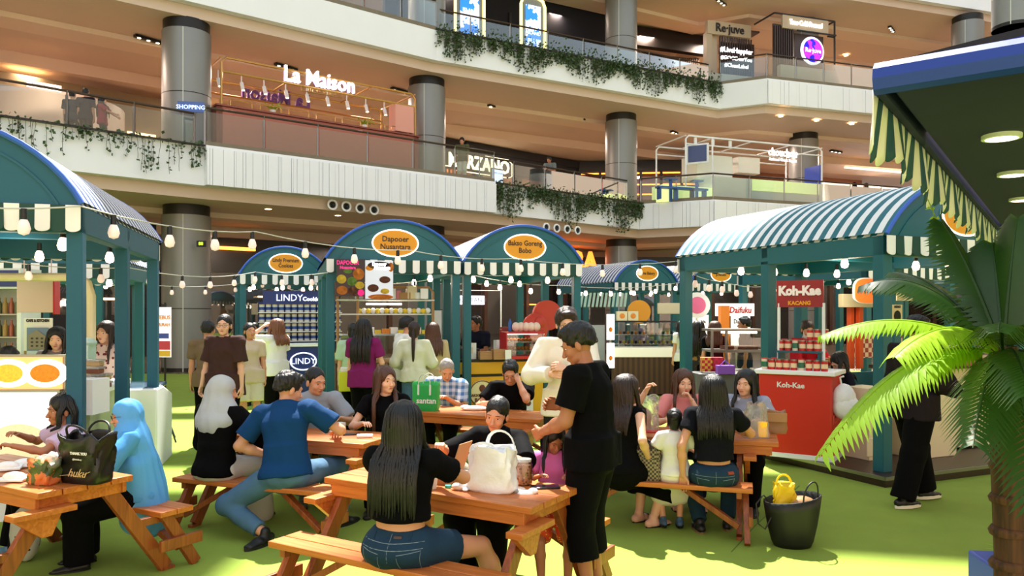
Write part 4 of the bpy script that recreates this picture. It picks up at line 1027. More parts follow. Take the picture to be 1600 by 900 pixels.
rd = MB(); rd.ell((0, 0, 0), (.24, .14, .26)); rd.ell((.06, -.1, .1), (.12, .06, .1)); simple('red_cushion', 'round red padded sculpture standing behind the food warmer', 'sculpture', rd, mat('red_soft', (206, 70, 56), .6), Mw(P2(836, 13.1), 1.5, wdD))
m = MB(); m.cyl((0, 0, -.9), .16, .72, 16); simple('display_stand', 'black stand below the round red sculpture', 'stand', m, M_black, Mw(P2(836, 13.1), 1.34, wdD))
m = MB(); m.lathe([(.26, 0), (.26, .1), (0, .1)], 24, M=RX(R(90))); simple('round_board', 'round red board at the right post of the Bakso stall', 'sign', m, mat('red_soft', (206, 70, 56), .6), Mw(P2(853, 13.3), 1.72, wdD))
m = MB(); m.box((0, 0, 0), (.17, .015, .26)); m.box((-.02, -.009, .01), (.1, .002, .1), mi=1); simple('counter_card', 'white payment card standing on the Bakso counter in front of the vendor', 'card', m, [M_paper, M_cream], Mw(P2(736, 12.3), 1.15, wdD))
m = MB(); m.box((0, 0, 0), (.1, .015, .15)); simple('counter_card', 'small white card in front of the red food warmer', 'card', m, [M_paper], Mw(P2(794, 12.15), 1.1, wdD))
for i, (x, n) in enumerate(((758, 3), (779, 4))):
    for k in range(n):
        m = MB(); m.box((0, 0, .02), (.2, .16, .036)); m.box((0, 0, .04), (.21, .17, .006)); simple('kraft_box', 'flat brown takeaway box in the %s stack on the Bakso counter' % ('left', 'right')[i], 'box', m, M_kraft, Mw(P2(x, 12.25), 1.02 + k * .04, wdD), group='brown boxes, %s stack on the Bakso counter' % ('left', 'right')[i])
for k in range(5):
    m = MB(); m.box((0, 0, .02), (.12, .1, .036)); simple('red_box', 'small red snack box in the stack beside the vendor', 'box', m, mat('box_redbrown', (150, 60, 46), .6), Mw(P2(787, 12.8), 1.32 + k * .042, wdD), group='red snack boxes beside the vendor')
m = MB(); m.box((0, 0, -.14), (.3, .2, .28)); simple('cup_dispenser', 'white box below the red snack boxes', 'box', m, M_white, Mw(P2(787, 12.8), 1.31, wdD))
m = MB(); m.lathe([(.03, 0), (.03, .14), (.012, .17), (.006, .2)], 10); simple('sauce_bottle', 'blue sauce bottle beside the red snack boxes', 'bottle', m, mat('bottle_blue', (30, 90, 170), .4), Mw(P2(797, 12.5), 1.47, wdD))
m = MB(); m.box((0, 0, 0), (.1, .1, .1)); m.box((0, 0, -.22), (.3, .25, .34), mi=1); simple('cash_register', 'black till on the Bakso counter next to the white card', 'till', m, M_black, Mw(P2(733, 12.6), 1.23, wdD))
m = MB(); m.box((0, 0, 0), (.44, .05, .16)); m.text('KENTANG', .11, T(0, -.03, 0) @ FR, mi=1); simple('name_sign', 'white lit sign reading KENTANG behind the Bakso vendor', 'sign', m, [mat('sign_lilac_lit', (235, 235, 255), emit=2), M_signk], Mw(P2(738, 13.9), zat(469, 13.9), wdD))
m = MB(); m.tube([(-.45, 0, -.9), (-.45, 0, .25), (.4, 0, .25), (.4, 0, -.9)], .015, 6); simple('pipe_arch', 'thin white frame around the lit KENTANG sign', 'frame', m, M_white, Mw(P2(750, 14.1), zat(475, 14.1), wdD))
sp_ = thing('security_camera', 'small white round camera on the Dapooer stall beam', 'camera', M=T(*at(684, 434, 13.6))); m = MB(); m.ell((0, 0, 0), (.07, .07, .08)); m.build('housing', M_white, sp_); m = MB(); m.ell((-.02, -.06, 0), (.03, .02, .03)); m.build('lens', M_black, sp_)

# ---- far bakery stall
vc = thing('counter', 'glass pastry counter with dark wood front in the far bakery stall', 'counter', M=Mw(P2(1008, 16.2), 0, (1, .02)))
m = MB(); m.box((0, .3, .45), (1.3, .6, .8)); m.build('base', pattern_mat('wood_planks', 'stripes', (96, 64, 40), (70, 46, 30), scale=9, axis='X'), vc)
m = MB(); m.box((0, .3, .93), (1.4, .65, .2)); m.build('top_band', mat('band_ivory', (230, 224, 200), .4, emit=.3), vc, bevel=.01)
m = MB(); 
for a, b in (((-.68, -.0, 1.04), (-.68, .1, 1.58)), ((.68, 0, 1.04), (.68, .1, 1.58)), ((-.68, .1, 1.58), (.68, .1, 1.58)), ((-.68, .55, 1.58), (.68, .55, 1.58)), ((-.68, .1, 1.58), (-.68, .55, 1.58)), ((.68, .1, 1.58), (.68, .55, 1.58))): m.bar(a, b, .03, .03)
m.build('case_frame', M_dark, vc)
for z in (1.1, 1.3):
    m = MB(); m.box((0, .3, z), (1.3, .45, .015)); m.build('shelf', M_steel, vc)
m = MB(); m.box((0, .04, 1.3), (1.34, .01, .5)); m.build('glass', M_case, vc)
goods(14, 'small dark pastry on the upper shelf of the far glass counter', 'pastry', 16.4, 966, 1052, 1.31, [('cup', (.03, .03, .07), F_or), ('cup', (.03, .03, .06), M_black)], (1, 0))
goods(14, 'small pastry on the lower shelf of the far glass counter', 'pastry', 16.4, 966, 1052, 1.11, [('cup', (.03, .03, .06), M_black), ('cup', (.03, .03, .07), F_ye)], (1, 0))
for x, s in ((971, 'left'), (988, 'right')):
    m = MB(); m.box((0, 0, .1), (.22, .2, .2)); m.lathe([(.06, 0), (0, .005)], 12, M=T(0, -.102, .1) @ RX(R(90)), mi=1); simple('gift_box', 'patterned cream gift box on the far glass counter, %s one' % s, 'box', m, [M_cream, F_or], Mw(P2(x, 16.4), 1.6, (1, .02)), bevel=.004)
m = MB(); m.lathe([(.28, 0), (.28, .06), (0, .06)], 30, M=RX(R(90))); simple('round_board', 'plain ochre round board behind the far glass counter', 'sign', m, M_ora, Mw(P2(998, 18.6), zat(487, 18.6), (1, 0)))
m = MB(); m.box((0, 0, 0), (.55, .06, .26)); simple('blank_board', 'blank cream board with ochre rim behind the far counter', 'sign', m, M_cream, Mw(P2(1045, 18.6), zat(482, 18.6), (1, 0)), bevel=.01)
for (y0, y1, s) in ((491, 531, 'upper'), (536, 575, 'lower')):
    poster('slim white lit panel on the far teal post, the %s one' % s, 948, y0, 960, y1, 15.9, mat('panel_lit_white', (248, 248, 250), emit=1.6), (1, 0), shapes=[(0, -.1, .25, .1, M_ora)], cat='sign', name='light_sign', pole=True)
m = MB(); m.box((0, 0, -.55), (.42, .1, 1.45)); simple('grey_cabinet', 'pale grey low cabinet behind the man in the white hoodie', 'cabinet', m, mat('cab_grey', (176, 180, 176), .5), Mw(P2(930, 17.4), zat(520, 17.4), (1, 0)))
m = MB()
for i in range(12): m.bar((-.5 + i * .09, 0, -.14), (-.42 + i * .09, .3, .18), .05, .02)
simple('louvre_roof', 'small pale green slatted louvre above the far cabinet', 'louvre', m, mat('louvre_green', (150, 176, 150), .6), Mw(P2(942, 17.2), zat(470, 17.2), (1, 0)))
# ---- daifuku stall
m = MB(); m.box((0, 0, 0), (.78, .06, .25)); m.box((.3, .02, -.95), (.04, .03, 1.75)); m.lathe([(.08, 0), (0, .02)], 16, M=T(-.26, -.03, 0) @ RX(R(90)), mi=1); m.text('JDaifuku', .17, T(.08, -.04, -.01) @ FR, mi=1, depth=.01, bold=.004, shear=.15, sx=.85)
simple('name_sign', 'white sign with red JDaifuku lettering', 'sign', m, [mat('sign_white_soft', (245, 235, 230), emit=.7), M_red], Mw(P2(1148, 15.2), zat(484, 15.2), (1, .1)))
m = MB(); m.lathe([(.26, 0), (.26, .03), (0, .03)], 24, M=RX(R(90))); m.lathe([(.17, 0), (0, .005)], 20, M=T(0, -.035, 0) @ RX(R(90)), mi=1); m.box((0, .02, -1.05), (.04, .03, 1.7)); simple('round_board', 'round white board with a pink blob right of the far cabinet', 'sign', m, [M_white, mat('pink_blob', (230, 110, 160), .5)], Mw(P2(1089, 15.4), zat(477, 15.4), (1, 0)))
poster('white lit sign board reading Matilda behind the dark-haired customers', 1082, 492, 1107, 545, 15.8, mat('panel_soft', (226, 220, 214), emit=.7), (1, 0), [('Matilda', 0, .3, .09, M_signk, .8)], cat='sign', name='light_sign', pole=True)
poster('white notice board with faint lettering left of the man in front of the oven', 1142, 492, 1160, 545, 15.8, mat('panel_soft', (226, 220, 214), emit=.7), (1, 0), [('Dai', 0, .3, .12, M_signk, .8)], cat='sign', name='light_sign', pole=True)
m = MB(); m.box((0, 0, -.35), (.17, .2, 1.9)); simple('orange_post', 'orange square post left of the glass oven', 'post', m, mat('post_orange', (236, 130, 40), .5, emit=.15), Mw(P2(1131, 14.9), 1.3, (1, 0)))
ov = thing('display_oven', 'steel framed display oven with grilled snacks behind the talking women', 'oven', M=Mw(P2(1155, 11.6), 0, (1, .05)))
m = MB(); m.box((0, .3, .42), (.85, .6, .84)); m.build('base', M_dark, ov)
m = MB()
for z in (.86, 1.18, 1.5): m.box((0, .3, z), (.8, .55, .035))
for x in (-.4, .4, -.18): m.box((x, .05, 1.18), (.035, .035, .66))
m.build('frame', M_steel, ov); m = MB(); m.box((.1, .3, 1.22), (.5, .3, .06)); m.build('grilled_food', F_br, ov); m = MB(); m.box((.1, .3, 1.46), (.5, .2, .03)); m.build('lamp', M_lite, ov)
m = MB(); m.box((0, .03, 1.2), (.78, .01, .6)); m.build('glass', M_case, ov)
for i, (x, c_, s) in enumerate(((1104, (206, 160, 60), 'yellow and red'), (1120, (160, 20, 40), 'crimson'))):
    m = MB(); m.box((0, 0, .1), (.16, .12, .2)); simple('snack_carton', '%s snack carton left of the display oven' % s, 'box', m, pattern_mat('carton%d' % i, 'check', c_, (180, 30, 40), scale=25), Mw(P2(x, 10.9), .93, (1, 0)), bevel=.003)
m = MB(); m.box((0, 0, .07), (.24, .14, .12)); m.tube([(-.08, 0, .12), (0, 0, .2), (.08, 0, .12)], .008, 5); simple('purple_caddy', 'purple plastic caddy in front of the display oven', 'caddy', m, mat('caddy_purple', (130, 80, 190), .4), Mw(P2(1133, 10.7), .9, (1, 0)), bevel=.003)
m = MB(); m.box((0, 0, .46), (.75, .5, .9)); simple('counter', 'grey metal counter below the yellow and crimson cartons', 'counter', m, mat('counter_steelgrey', (96, 98, 100), .4), Mw(P2(1122, 10.95), 0, (1, 0)), bevel=.01)

# ---- right stall: red cart
wq = tuple(wr)
kc = thing('promo_cart', 'red Koh-Kae promotion cart with white top on the stall platform', 'cart', M=T(*gz(1300, 722, .12).xy, .12) @ RZ(R(-34)))
# local origin = near right corner; front face runs to -x, side face runs to +y
m = MB(); m.box((-.40, .26, .47), (.80, .52, .94)); m.build('body', mat('cart_red', (206, 44, 26), .4), kc, bevel=.02)
m = MB(); m.box((-.40, .26, .965), (.88, .60, .05)); m.build('top', M_white, kc, bevel=.008)
m = MB(); m.box((-.40, .26, .025), (.84, .56, .05)); m.build('plinth', M_white, kc)
m = MB(); m.text('Koh-Kae', .085, T(-.44, -.008, .82) @ FR, depth=.006, bold=.002); m.text('Um Ma!', .1, T(-.66, -.008, .38) @ FR, depth=.006, bold=.003); m.build('lettering', M_paper, kc)
m = MB(); m.text('Koh-Kae', .13, T(.006, .26, .45) @ RZ(R(90)) @ FR, depth=.006, bold=.004); m.build('lettering', mat('cart_pink', (236, 90, 80), .5), kc)
m = MB()
st = [( .10 if i % 2 else .065) for i in range(20)]
m.prism([(st[i] * 1.25 * math.cos(i * math.pi / 10), st[i] * math.sin(i * math.pi / 10)) for i in range(20)], 0, .006, M=T(-.66, -.002, .38) @ FR); m.build('burst_print', mat('burst_yellow', (250, 220, 120), .5), kc)
for x, y in ((-.72, .1), (-.1, .42)):
    m = MB(); m.tube([(x * .8 - .06, .25, .98), (x * .8 - .06, .25, 1.75)], .018, 8); m.build('sign_pole', M_white, kc)
m = MB(); m.box((-.40, .25, 1.86), (.52, .03, .31)); so = m.build('header_board', mat('header_red', (150, 16, 24), .45, var=.3, vscale=8), kc)
m = MB(); m.text('Koh-Kae', .145, T(-.40, .225, 1.89) @ FR, depth=.012, bold=.008, sx=.9); m.build('lettering', mat('letter_white_red', (250, 236, 236), .4), so)
m = MB(); m.text('KACANG', .06, T(-.40, .225, 1.75) @ FR, depth=.006, bold=.003); m.build('small_lettering', M_ora, so)
kM = ml(kc)
st2 = thing('tier_stand', 'two-tier dark stand for snack tins on the red cart', 'stand', M=kM @ T(-.40, .26, .99))
m = MB(); m.box((0, .05, .2), (.5, .3, .02)); m.build('tier', M_teal, st2)
for x in (-.22, .22):
    m = MB(); m.box((x, .05, .095), (.02, .26, .19)); m.build('upright', M_teal, st2)
can = thing('snack_tin', 'red peanut tin on the red cart', 'tin', M=kM @ T(-.7, .1, .99), group='tins on the red cart')
m = MB(); m.cyl((0, 0, 0), .036, .11, 14); m.cyl((0, 0, .03), .037, .05, 14, mi=1); m.build('can', [M_red, mat('can_label', (240, 210, 170), .5)], can); m = MB(); m.cyl((0, 0, .11), .037, .012, 14); m.build('lid', M_steel, can)
alt = thing('snack_tin', 'white or green labelled snack tin on the red cart', 'tin', M=kM @ T(-.7, .2, .99), group='pale tins on the red cart')
m = MB(); m.cyl((0, 0, 0), .034, .12, 14); m.cyl((0, 0, .03), .035, .06, 14, mi=1); m.build('can', [mat('can_cream', (226, 206, 180), .4), mat('can_green', (40, 110, 80), .4)], alt); m = MB(); m.cyl((0, 0, .12), .034, .012, 14); m.build('lid', M_red, alt)
used = [0, 0]
for r_, (y, z, n, x0) in enumerate(((.03, .99, 9, -.74), (.13, .99, 3, -.74), (.27, 1.2, 6, -.62), (.37, 1.2, 6, -.6), (.31, 1.33, 3, -.3), (.44, 1.2, 2, -.62))):
    for i in range(n):
        k_ = 1 if (i * 7 + r_ * 3) % 5 == 0 else 0; M_ = kM @ T(x0 + i * .082, y, z)
        src = (can, alt)[k_]
        if not used[k_]: src.matrix_local = M_; used[k_] = 1
        else: dup(src, M_)
m = MB(); m.ell((0, 0, 0), (.13, .09, .18)); m.ell((.02, 0, -.08), (.15, .1, .15)); m.tube([(-.02, 0, .14), (-.04, .0, .24), (0, 0, .26)], .012, 5)
simple('plastic_bag', 'crumpled white plastic bag hanging on the side of the red cart', 'plastic bag', m, mat('bag_white', (236, 236, 236), .35, bump=.8, bscale=9), kM @ T(.10, .12, .68))
# right stall interior
q_ = at(1355, 457, 10.2); t = thing('cutout_sign', 'orange rounded sign board with white rim in the right stall', 'sign', M=Mw(q_.xy, q_.z, wq))
def blob(r): return [(r * .25 * math.copysign(abs(math.cos(2 * math.pi * i / 40)) ** .7, math.cos(2 * math.pi * i / 40)), r * .165 * math.copysign(abs(math.sin(2 * math.pi * i / 40)) ** .6, math.sin(2 * math.pi * i / 40)) * (1.1 if i < 20 else .85)) for i in range(40)]
m = MB(); m.prism(blob(1.08), 0, .02, M=FR); m.build('rim', M_white, t); m = MB(); m.prism(blob(1.0), .02, .03, M=FR); m.build('board', mat('blob_orange', (244, 116, 44), .5, emit=.3), t)
poster('tilted cream sign with a brown hot snack picture', 1395, 440, 1436, 470, 10.0, M_cream, wq, shapes=[(0, .1, .4, .25, F_br), (0, .15, .35, .1, F_or)], cat='sign', name='cutout_sign')
poster('small cream menu card hanging right of the orange posts', 1390, 476, 1412, 512, 10.1, M_cream, wq, [('MENU', 0, .4, .04, M_signk, 1)], shapes=[(0, 0, .35, .25, M_black)], cat='menu')
for i, x in enumerate((1329, 1343)):
    m = MB(); m.box((0, 0, 0), (.075, .07, .95)); simple('orange_post', 'upright orange post inside the right stall, the %s of the pair' % ('left', 'right')[i], 'post', m, mat('post_orange_red', (222, 84, 30), .5), Mw(P2(x, 10.6), zat(522, 10.6), wq), bevel=.004)
m = MB(); m.box((0, 0, 0), (1.0, .08, .18)); simple('orange_beam', 'cream fascia beam above the orange posts', 'beam', m, M_cream, Mw(P2(1355, 10.6), zat(470, 10.6), wq), bevel=.004)
m = MB(); m.box((0, 0, .42), (1.5, .08, .84)); simple('low_wall', 'low teal wall panel behind the seated girl in the right stall', 'panel', m, M_teal, Mw(P2(1330, 10.35), .12, wq), bevel=.004)
m = MB(); m.box((0, 0, .4), (.34, .4, .8)); m.box((-.16, -.21, .15), (.12, .02, .2)); simple('cream_cabinet', 'cream cabinet standing beside the front teal post', 'cabinet', m, M_cream, Mw(P2(1352, 8.75), .12, wq), bevel=.006)
m = MB(); m.box((0, 0, .45), (.62, .42, .9)); simple('cream_cabinet', 'cream cabinet right of the front teal post, behind the walking man', 'cabinet', m, M_cream, Mw(P2(1440, 8.9), .12, wq), bevel=.006)
ct = thing('counter', 'pale counter with clear snack boxes behind the walking man', 'counter', M=Mw(P2(1465, 9.0), .12, wq))
m = MB(); m.box((.35, .3, .5), (1.5, .5, .95)); m.build('body', M_cream, ct); m = MB(); m.box((.35, .3, .99), (1.6, .56, .04)); m.build('top', M_brown, ct)
for i in range(5):
    m = MB(); m.box((0, 0, .06), (.14, .12, .12)); simple('snack_box', 'clear snack box on the counter behind the walking man', 'box', m, mat('snackbox%d' % (i % 3), ((210, 120, 110), (230, 200, 160), (120, 70, 60))[i % 3], .3), Mw(P2(1455 + i * 20, 9.1), 1.135, wq, .1 * i), group='snack boxes behind the walking man', bevel=.003)
m = MB(); m.box((0, 0, 0), (.2, .03, .26)); m.text('CARI\nDISINI', .06, T(0, -.02, .04) @ FR, mi=1); simple('counter_card', 'pale green lettered card right of the walking man', 'card', m, [mat('card_green', (190, 206, 180), .5), M_signk], Mw(P2(1484, 8.7), 1.42, wq))
m = MB(); m.box((0, 0, .45), (1.1, .05, .5)); simple('shelf_unit', 'brightly stocked shelf seen deep inside the right stall', 'shelf', m, pattern_mat('stock', 'check', (220, 180, 150), (150, 50, 40), scale=14), Mw(P2(1370, 12.3), .85, wq))

# ---- left stall
wlq = tuple(wl)
def lit_board(label, x0, y0, x1, y1, D, col1, col2, dishes):
    a, b = P2(x0, D), P2(x1, D); w = (b - a).length; c_ = (a + b) / 2; z0, z1 = zat(y1, D), zat(y0, D)
    t = thing('lit_menu_board', label, 'menu board', M=Mw(c_, (z0 + z1) / 2, (1, .03))); h = z1 - z0
    m = MB(); m.box((0, .03, 0), (w + .04, .06, h + .04)); m.build('casing', M_steel, t)
    m = MB(); m.box((0, -.006, 0), (w, .012, h)); fo = m.build('face', mat(label[:12], col1, .4, emit=.75, emit_rgb=col2), t)
    for (u, v_, r_, mt) in dishes:
        m = MB(); m.lathe([(r_ * 1.25, .0), (r_ * 1.25, .006), (r_, .008), (0, .008)], 28, M=T(u * w, -.014, v_ * h) @ Matrix.Diagonal((1, 1, .62, 1)) @ RX(R(90))); m.build('plate_print', mat('plate_lit', (250, 248, 244), emit=.6), fo)
        m = MB(); m.lathe([(r_ * .8, .0), (0, .004)], 24, M=T(u * w, -.025, v_ * h) @ Matrix.Diagonal((1, 1, .62, 1)) @ RX(R(90))); m.build('food_print', mt, fo)
    return t
lit_board('glowing wooden-backed menu board with two plates of food at the left edge', -60, 558, 97, 608, 6.3, (232, 160, 80), (255, 190, 120), [(.34, 0, .15, mat('noodle_lit', (222, 130, 30), .6, var=.5, vscale=60, emit=.4)), (-.02, 0, .15, mat('noodle2_lit', (232, 190, 60), .6, var=.5, vscale=60, emit=.4)), (-.36, 0, .15, F_or)])
lit_board('large white glowing panel with a noodle plate picture below the menu board', -60, 613, 88, 742, 6.25, (226, 234, 240), (255, 255, 255), [(.12, -.1, .3, mat('noodle3_lit', (226, 214, 170), .6, var=.3, vscale=40, emit=.5))])
cc = thing('counter', 'white food counter along the open side of the left stall', 'counter', M=Mw(P2(152, 7.0), 0, (-.26, .97)))
m = MB(); m.box((.6, .3, .5), (1.5, .55, 1.0)); m.build('body', mat('counter_photo', (170, 180, 150), .5, var=.5, vscale=3), cc); m = MB(); m.box((.6, .3, 1.02), (1.56, .6, .06)); m.build('top', M_white, cc, bevel=.01)
m = MB(); m.box((0, 0, .45), (1.2, .7, .9)); simple('low_counter', 'pale counter base behind the glowing panels', 'counter', m, M_white, Mw(P2(10, 6.75), 0, (1, .03)))
box_mats = [mat('meatbox', (150, 90, 70), .5), mat('ricebox', (214, 180, 130), .5)]
def clearbox(label, p, z, k, grp=None, s=1.0, ry=0.0):
    t = thing('food_container', label, 'food container', M=T(p[0], p[1], z) @ RZ(ry), group=grp or label)
    m = MB(); m.box((0, 0, .025 * s), (.13 * s, .1 * s, .045 * s)); m.build('food', box_mats[k % 2], t, bevel=.008)
    m = MB(); m.box((0, 0, .056 * s), (.145 * s, .115 * s, .022 * s)); m.build('lid', M_plastic, t, bevel=.004)
for i, (x, n) in enumerate(((134, 2), (148, 4), (160, 2))):
    for k in range(n): clearbox('clear box of food in the stacks on the side counter between the teal posts', P2(x, 7.05 + .1 * i), 1.05 + k * .07, k, s=1.0)
for i, x in enumerate((48, 62, 78, 92, 104)):
    for k in range(2 if i % 2 else 3): clearbox('clear box of food stacked behind the glowing menu board', P2(x, 6.7), 1.18 + k * .07, i + k, s=1.05)
m = MB(); m.box((0, 0, .16), (1.1, .28, .3)); simple('raised_ledge', 'white ledge carrying food boxes behind the menu board', 'ledge', m, M_white, Mw(P2(60, 6.72), .87, (1, 0)))
fz = thing('chest_freezer', 'white chest freezer with sloping glass lid between the left teal posts', 'freezer', M=Mw(P2(214, 8.9), 0, (-.26, .97)))
m = MB(); m.prism([(-.5, 0), (.5, 0), (.5, .78), (-.1, .92), (-.5, .92)], -.3, .3, M=Matrix(((1, 0, 0, 0), (0, 0, 1, 0), (0, 1, 0, 0), (0, 0, 0, 1)))); m.build('cabinet', M_white, fz, bevel=.02)
m = MB(); m.box((0, 0, .9), (.9, .5, .06)); m.build('lid', mat('lid_glass', (90, 110, 130), .1), fz, bevel=.02); m = MB(); m.box((0, .302, .4), (.8, .01, .5)); m.build('side_picture', pattern_mat('peach_art', 'noise', (240, 240, 232), (230, 130, 60), scale=5), fz)
fg = thing('drinks_fridge', 'drinks fridge with rows of bottles at the left edge', 'fridge', M=T(*P2(8, 9.6), .9))
m = MB(); m.box((0, .2, .55), (.62, .05, 1.3)); m.box((.3, 0, .55), (.05, .4, 1.3)); m.box((-.3, 0, .55), (.05, .4, 1.3)); m.box((0, 0, 1.28), (.65, .42, .25)); m.build('cabinet', mat('fridge_white', (206, 214, 212), .4), fg)
m = MB(); m.box((0, -.215, 1.28), (.6, .01, .2)); m.build('header_panel', M_navy, fg)
for z in (0, .28, .56, .84):
    m = MB(); m.box((0, 0, z), (.56, .36, .015)); m.build('shelf', M_steel, fg)
for z in (.91, 1.19, 1.47, 1.75): goods(7, 'small juice bottle in the drinks fridge', 'bottle', 9.5, -25, 42, z, [('bottle', (.03, .03, .2), mat('juice_a', (150, 120, 50), .3)), ('bottle', (.03, .03, .2), mat('juice_b', (170, 90, 60), .3)), ('bottle', (.03, .03, .2), mat('juice_c', (90, 100, 60), .3))], (1, 0), group='juice bottles in the drinks fridge')
m = MB(); m.box((0, .2, .45), (.62, .5, .9)); simple('fridge_plinth', 'pale plinth under the drinks fridge', 'plinth', m, M_white, T(*P2(8, 9.6), 0))
m = MB(); m.box((0, 0, 0), (.43, .1, .38)); m.box((.22, 0, -.01), (.02, .12, .4), mi=1); m.box((-.16, 0, .37), (.012, .012, .45)); m.box((.16, 0, .37), (.012, .012, .45)); simple('hanging_lightbox', 'pinkish hanging box sign seen from behind in the left stall', 'sign', m, [mat('boxback_pink', (220, 190, 178), .5), M_red], T(*at(59, 463, 9.0)), bevel=.006)
fr_ = MB(); fr_.tube([(-1.2, 0, .0), (.0, 0, 0), (.1, 0, -.06), (.14, 0, -.2), (.14, 0, -1.6)], .045, 10); simple('rounded_frame', 'cream rounded frame of the inner counter in the left stall', 'frame', fr_, M_cream, T(*at(122, 433, 8.2)))
poster('white framed picture board of a stone tower building in the left stall', 38, 497, 82, 548, 9.3, mat('board_pale', (214, 218, 206), .5), (1, 0), [('CAFE & KITCHEN', 0, .42, .045, M_signk, .8)], name='picture_board', shapes=[], pole=True)
m = MB(); m.box((0, 0, 0), (.26, .01, .28)); m.prism([(-.11, -.12), (.11, -.12), (.11, .03), (0, .11), (-.11, .05)], 0, .01, M=T(0, -.005, 0) @ FR, mi=1)
for i in range(3):
    for j in range(3): m.box((-.06 + i * .06, -.017, -.08 + j * .045), (.025, .004, .02), mi=2)
simple('tower_photo', 'photo of a stone tower against blue sky on the picture board', 'picture', m, [mat('photo_sky', (96, 120, 150), .5), mat('photo_stone', (130, 122, 104), .6), M_signk], T(*at(59, 530, 9.24)))
m = MB(); m.box((0, 0, 0), (.12, .14, .16)); m.ell((0, 0, .1), (.1, .09, .05)); simple('mint_bag', 'crumpled mint plastic bag on the side counter', 'plastic bag', m, mat('bag_mint', (190, 220, 214), .4, bump=.6), T(*at(134, 552, 7.3)))
# tripod poster
tp = thing('poster_stand', 'black tripod stand with a slim bright price poster beside the left stall', 'poster stand', M=T(*gz(258, 690), ) @ RZ(R(-5)))
m = MB(); m.tube([(0, 0, .12), (0, 0, 1.9)], .014, 8); m.build('pole', M_black, tp)
for a in (90, 210, 330):
    m = MB(); m.tube([(0, 0, .42), (.26 * math.cos(R(a)), .26 * math.sin(R(a)), .015)], .011, 6); m.tube([(0, 0, .14), (.16 * math.cos(R(a)), .16 * math.sin(R(a)), .17)], .007, 5); m.build('leg', M_black, tp)
hh = (zat(480, 10.5) - zat(558, 10.5)); zc_ = (zat(480, 10.5) + zat(558, 10.5)) / 2
m = MB(); m.box((0, -.03, zc_), (.2, .02, hh)); m.box((0, -.03, zc_ + hh / 2 + .02), (.06, .03, .04), mi=1); po = m.build('poster', [mat('poster_white', (240, 232, 236), emit=.5), M_black], tp)
m = MB(); m.text('TEBUS', .07, T(0, -.045, zc_ + .2) @ FR, depth=.003, bold=.002); m.text('MURAH', .06, T(0, -.045, zc_ + .1) @ FR, depth=.003, bold=.002, sx=.9); m.build('lettering', M_ora, po)
m = MB(); m.box((0, -.042, zc_ - .18), (.19, .003, .12)); m.box((0, -.042, zc_ - .05), (.15, .003, .07), mi=1); m.box((0, -.042, zc_ - .29), (.19, .003, .08), mi=2); m.build('colour_blocks', [mat('block_red', (210, 60, 80), .5), mat('block_blue', (60, 80, 170), .5), mat('block_yellow', (240, 190, 60), .5)], po)
# ------------------------------------------------------------------ picnic tables with attached benches
TH, SH, BY = .72, .43, .62
def picnic(cx, cy, ang, label, L=1.5, LB=None):
    LB = LB or 1.5
    t = thing('picnic_table', label, 'picnic table', (cx, cy, 0), R(ang), group=None)
    for i in range(4):
        m = MB(); m.box((0, -.225 + i * .15, TH - .02), (L, .142, .038)); m.build('tabletop_board', M_wood, t, bevel=.004)
    m = MB(); m.box((0, -.27, TH - .075), (L - .1, .025, .07)); m.box((0, .27, TH - .075), (L - .1, .025, .07)); m.box((-(L / 2 - .08), 0, TH - .075), (.03, .56, .08)); m.box(((L / 2 - .08), 0, TH - .075), (.03, .56, .08)); m.build('apron', M_wood, t, bevel=.003)
    for sy in (-1, 1):
        m = MB(); m.box((0, sy * (BY - .065), SH - .018), (LB, .122, .036)); m.box((0, sy * (BY + .065), SH - .018), (LB, .122, .036)); m.box((0, sy * BY, SH - .038), (LB - .1, .05, .02)); m.build('bench_seat', M_wood, t, bevel=.004)
        for sx in (-1, 1):
            x = sx * (min(L, LB) / 2 - .10)
            m = MB(); m.bar((x, sy * .16, TH - .05), (x, sy * .60, .03), .045, .09, up=(0, sy, 1)); m.box((x, sy * .607, .018), (.045, .1, .036)); m.build('leg', M_wood_shaded, t, bevel=.004)
            m = MB(); m.bar((x + sx * .045, sy * .56, SH - .03), (x + sx * .06, sy * .79, .02), .045, .075, up=(0, sy, 1)); m.build('bench_leg', M_wood_shaded, t, bevel=.004)
            m = MB(); m.bar((x - sx * .42, sy * BY, SH - .05), (x + sx * .0, sy * (BY + .09), .13), .05, .04, up=(0, 0, 1)); m.build('brace', M_wood_shaded, t, bevel=.003)
    for sx in (-1, 1):
        x = sx * (min(L, LB) / 2 - .10)
        for sy in (-1, 1):
            m = MB(); m.bar((x, sy * .36, SH - .06), (x, sy * (BY + .11), SH - .06), .04, .05); m.build('seat_bearer', M_wood_shaded, t, bevel=.003)
        for sy in (-1, 1):
            m = MB(); m.bar((x + sx * .085, sy * .50, .2), (x + sx * .085, sy * .82, .2), .03, .075); m.build('lower_rail', M_wood_shaded, t, bevel=.003)
        m = MB(); m.box((x + sx * .08, -.26, TH - .12), (.1, .36, .034)); m.prism([(-.42, TH - .137), (-.14, TH - .137), (-.2, TH - .27), (-.26, TH - .27)], -.02, .02, M=Matrix(((0, 0, 1, x + sx * .06), (1, 0, 0, 0), (0, 1, 0, 0), (0, 0, 0, 1)))); m.build('arm_rest', M_wood, t, bevel=.003)
    return t
def loc(c, ang, s, y): u = Vector((math.cos(R(ang)), math.sin(R(ang)))); v = Vector((-u.y, u.x)); return Vector(c) + u * s + v * y
TA, TB, TC, TD, TE = ((-.39, 4.71), -31), ((-3.22, 5.03), -30), ((-1.77, 6.61), -21), ((-.37, 8.1), -25), ((1.31, 6.70), -17)
picnic(*TA[0], TA[1], 'nearest picnic table in the middle, holding the white plastic bag')
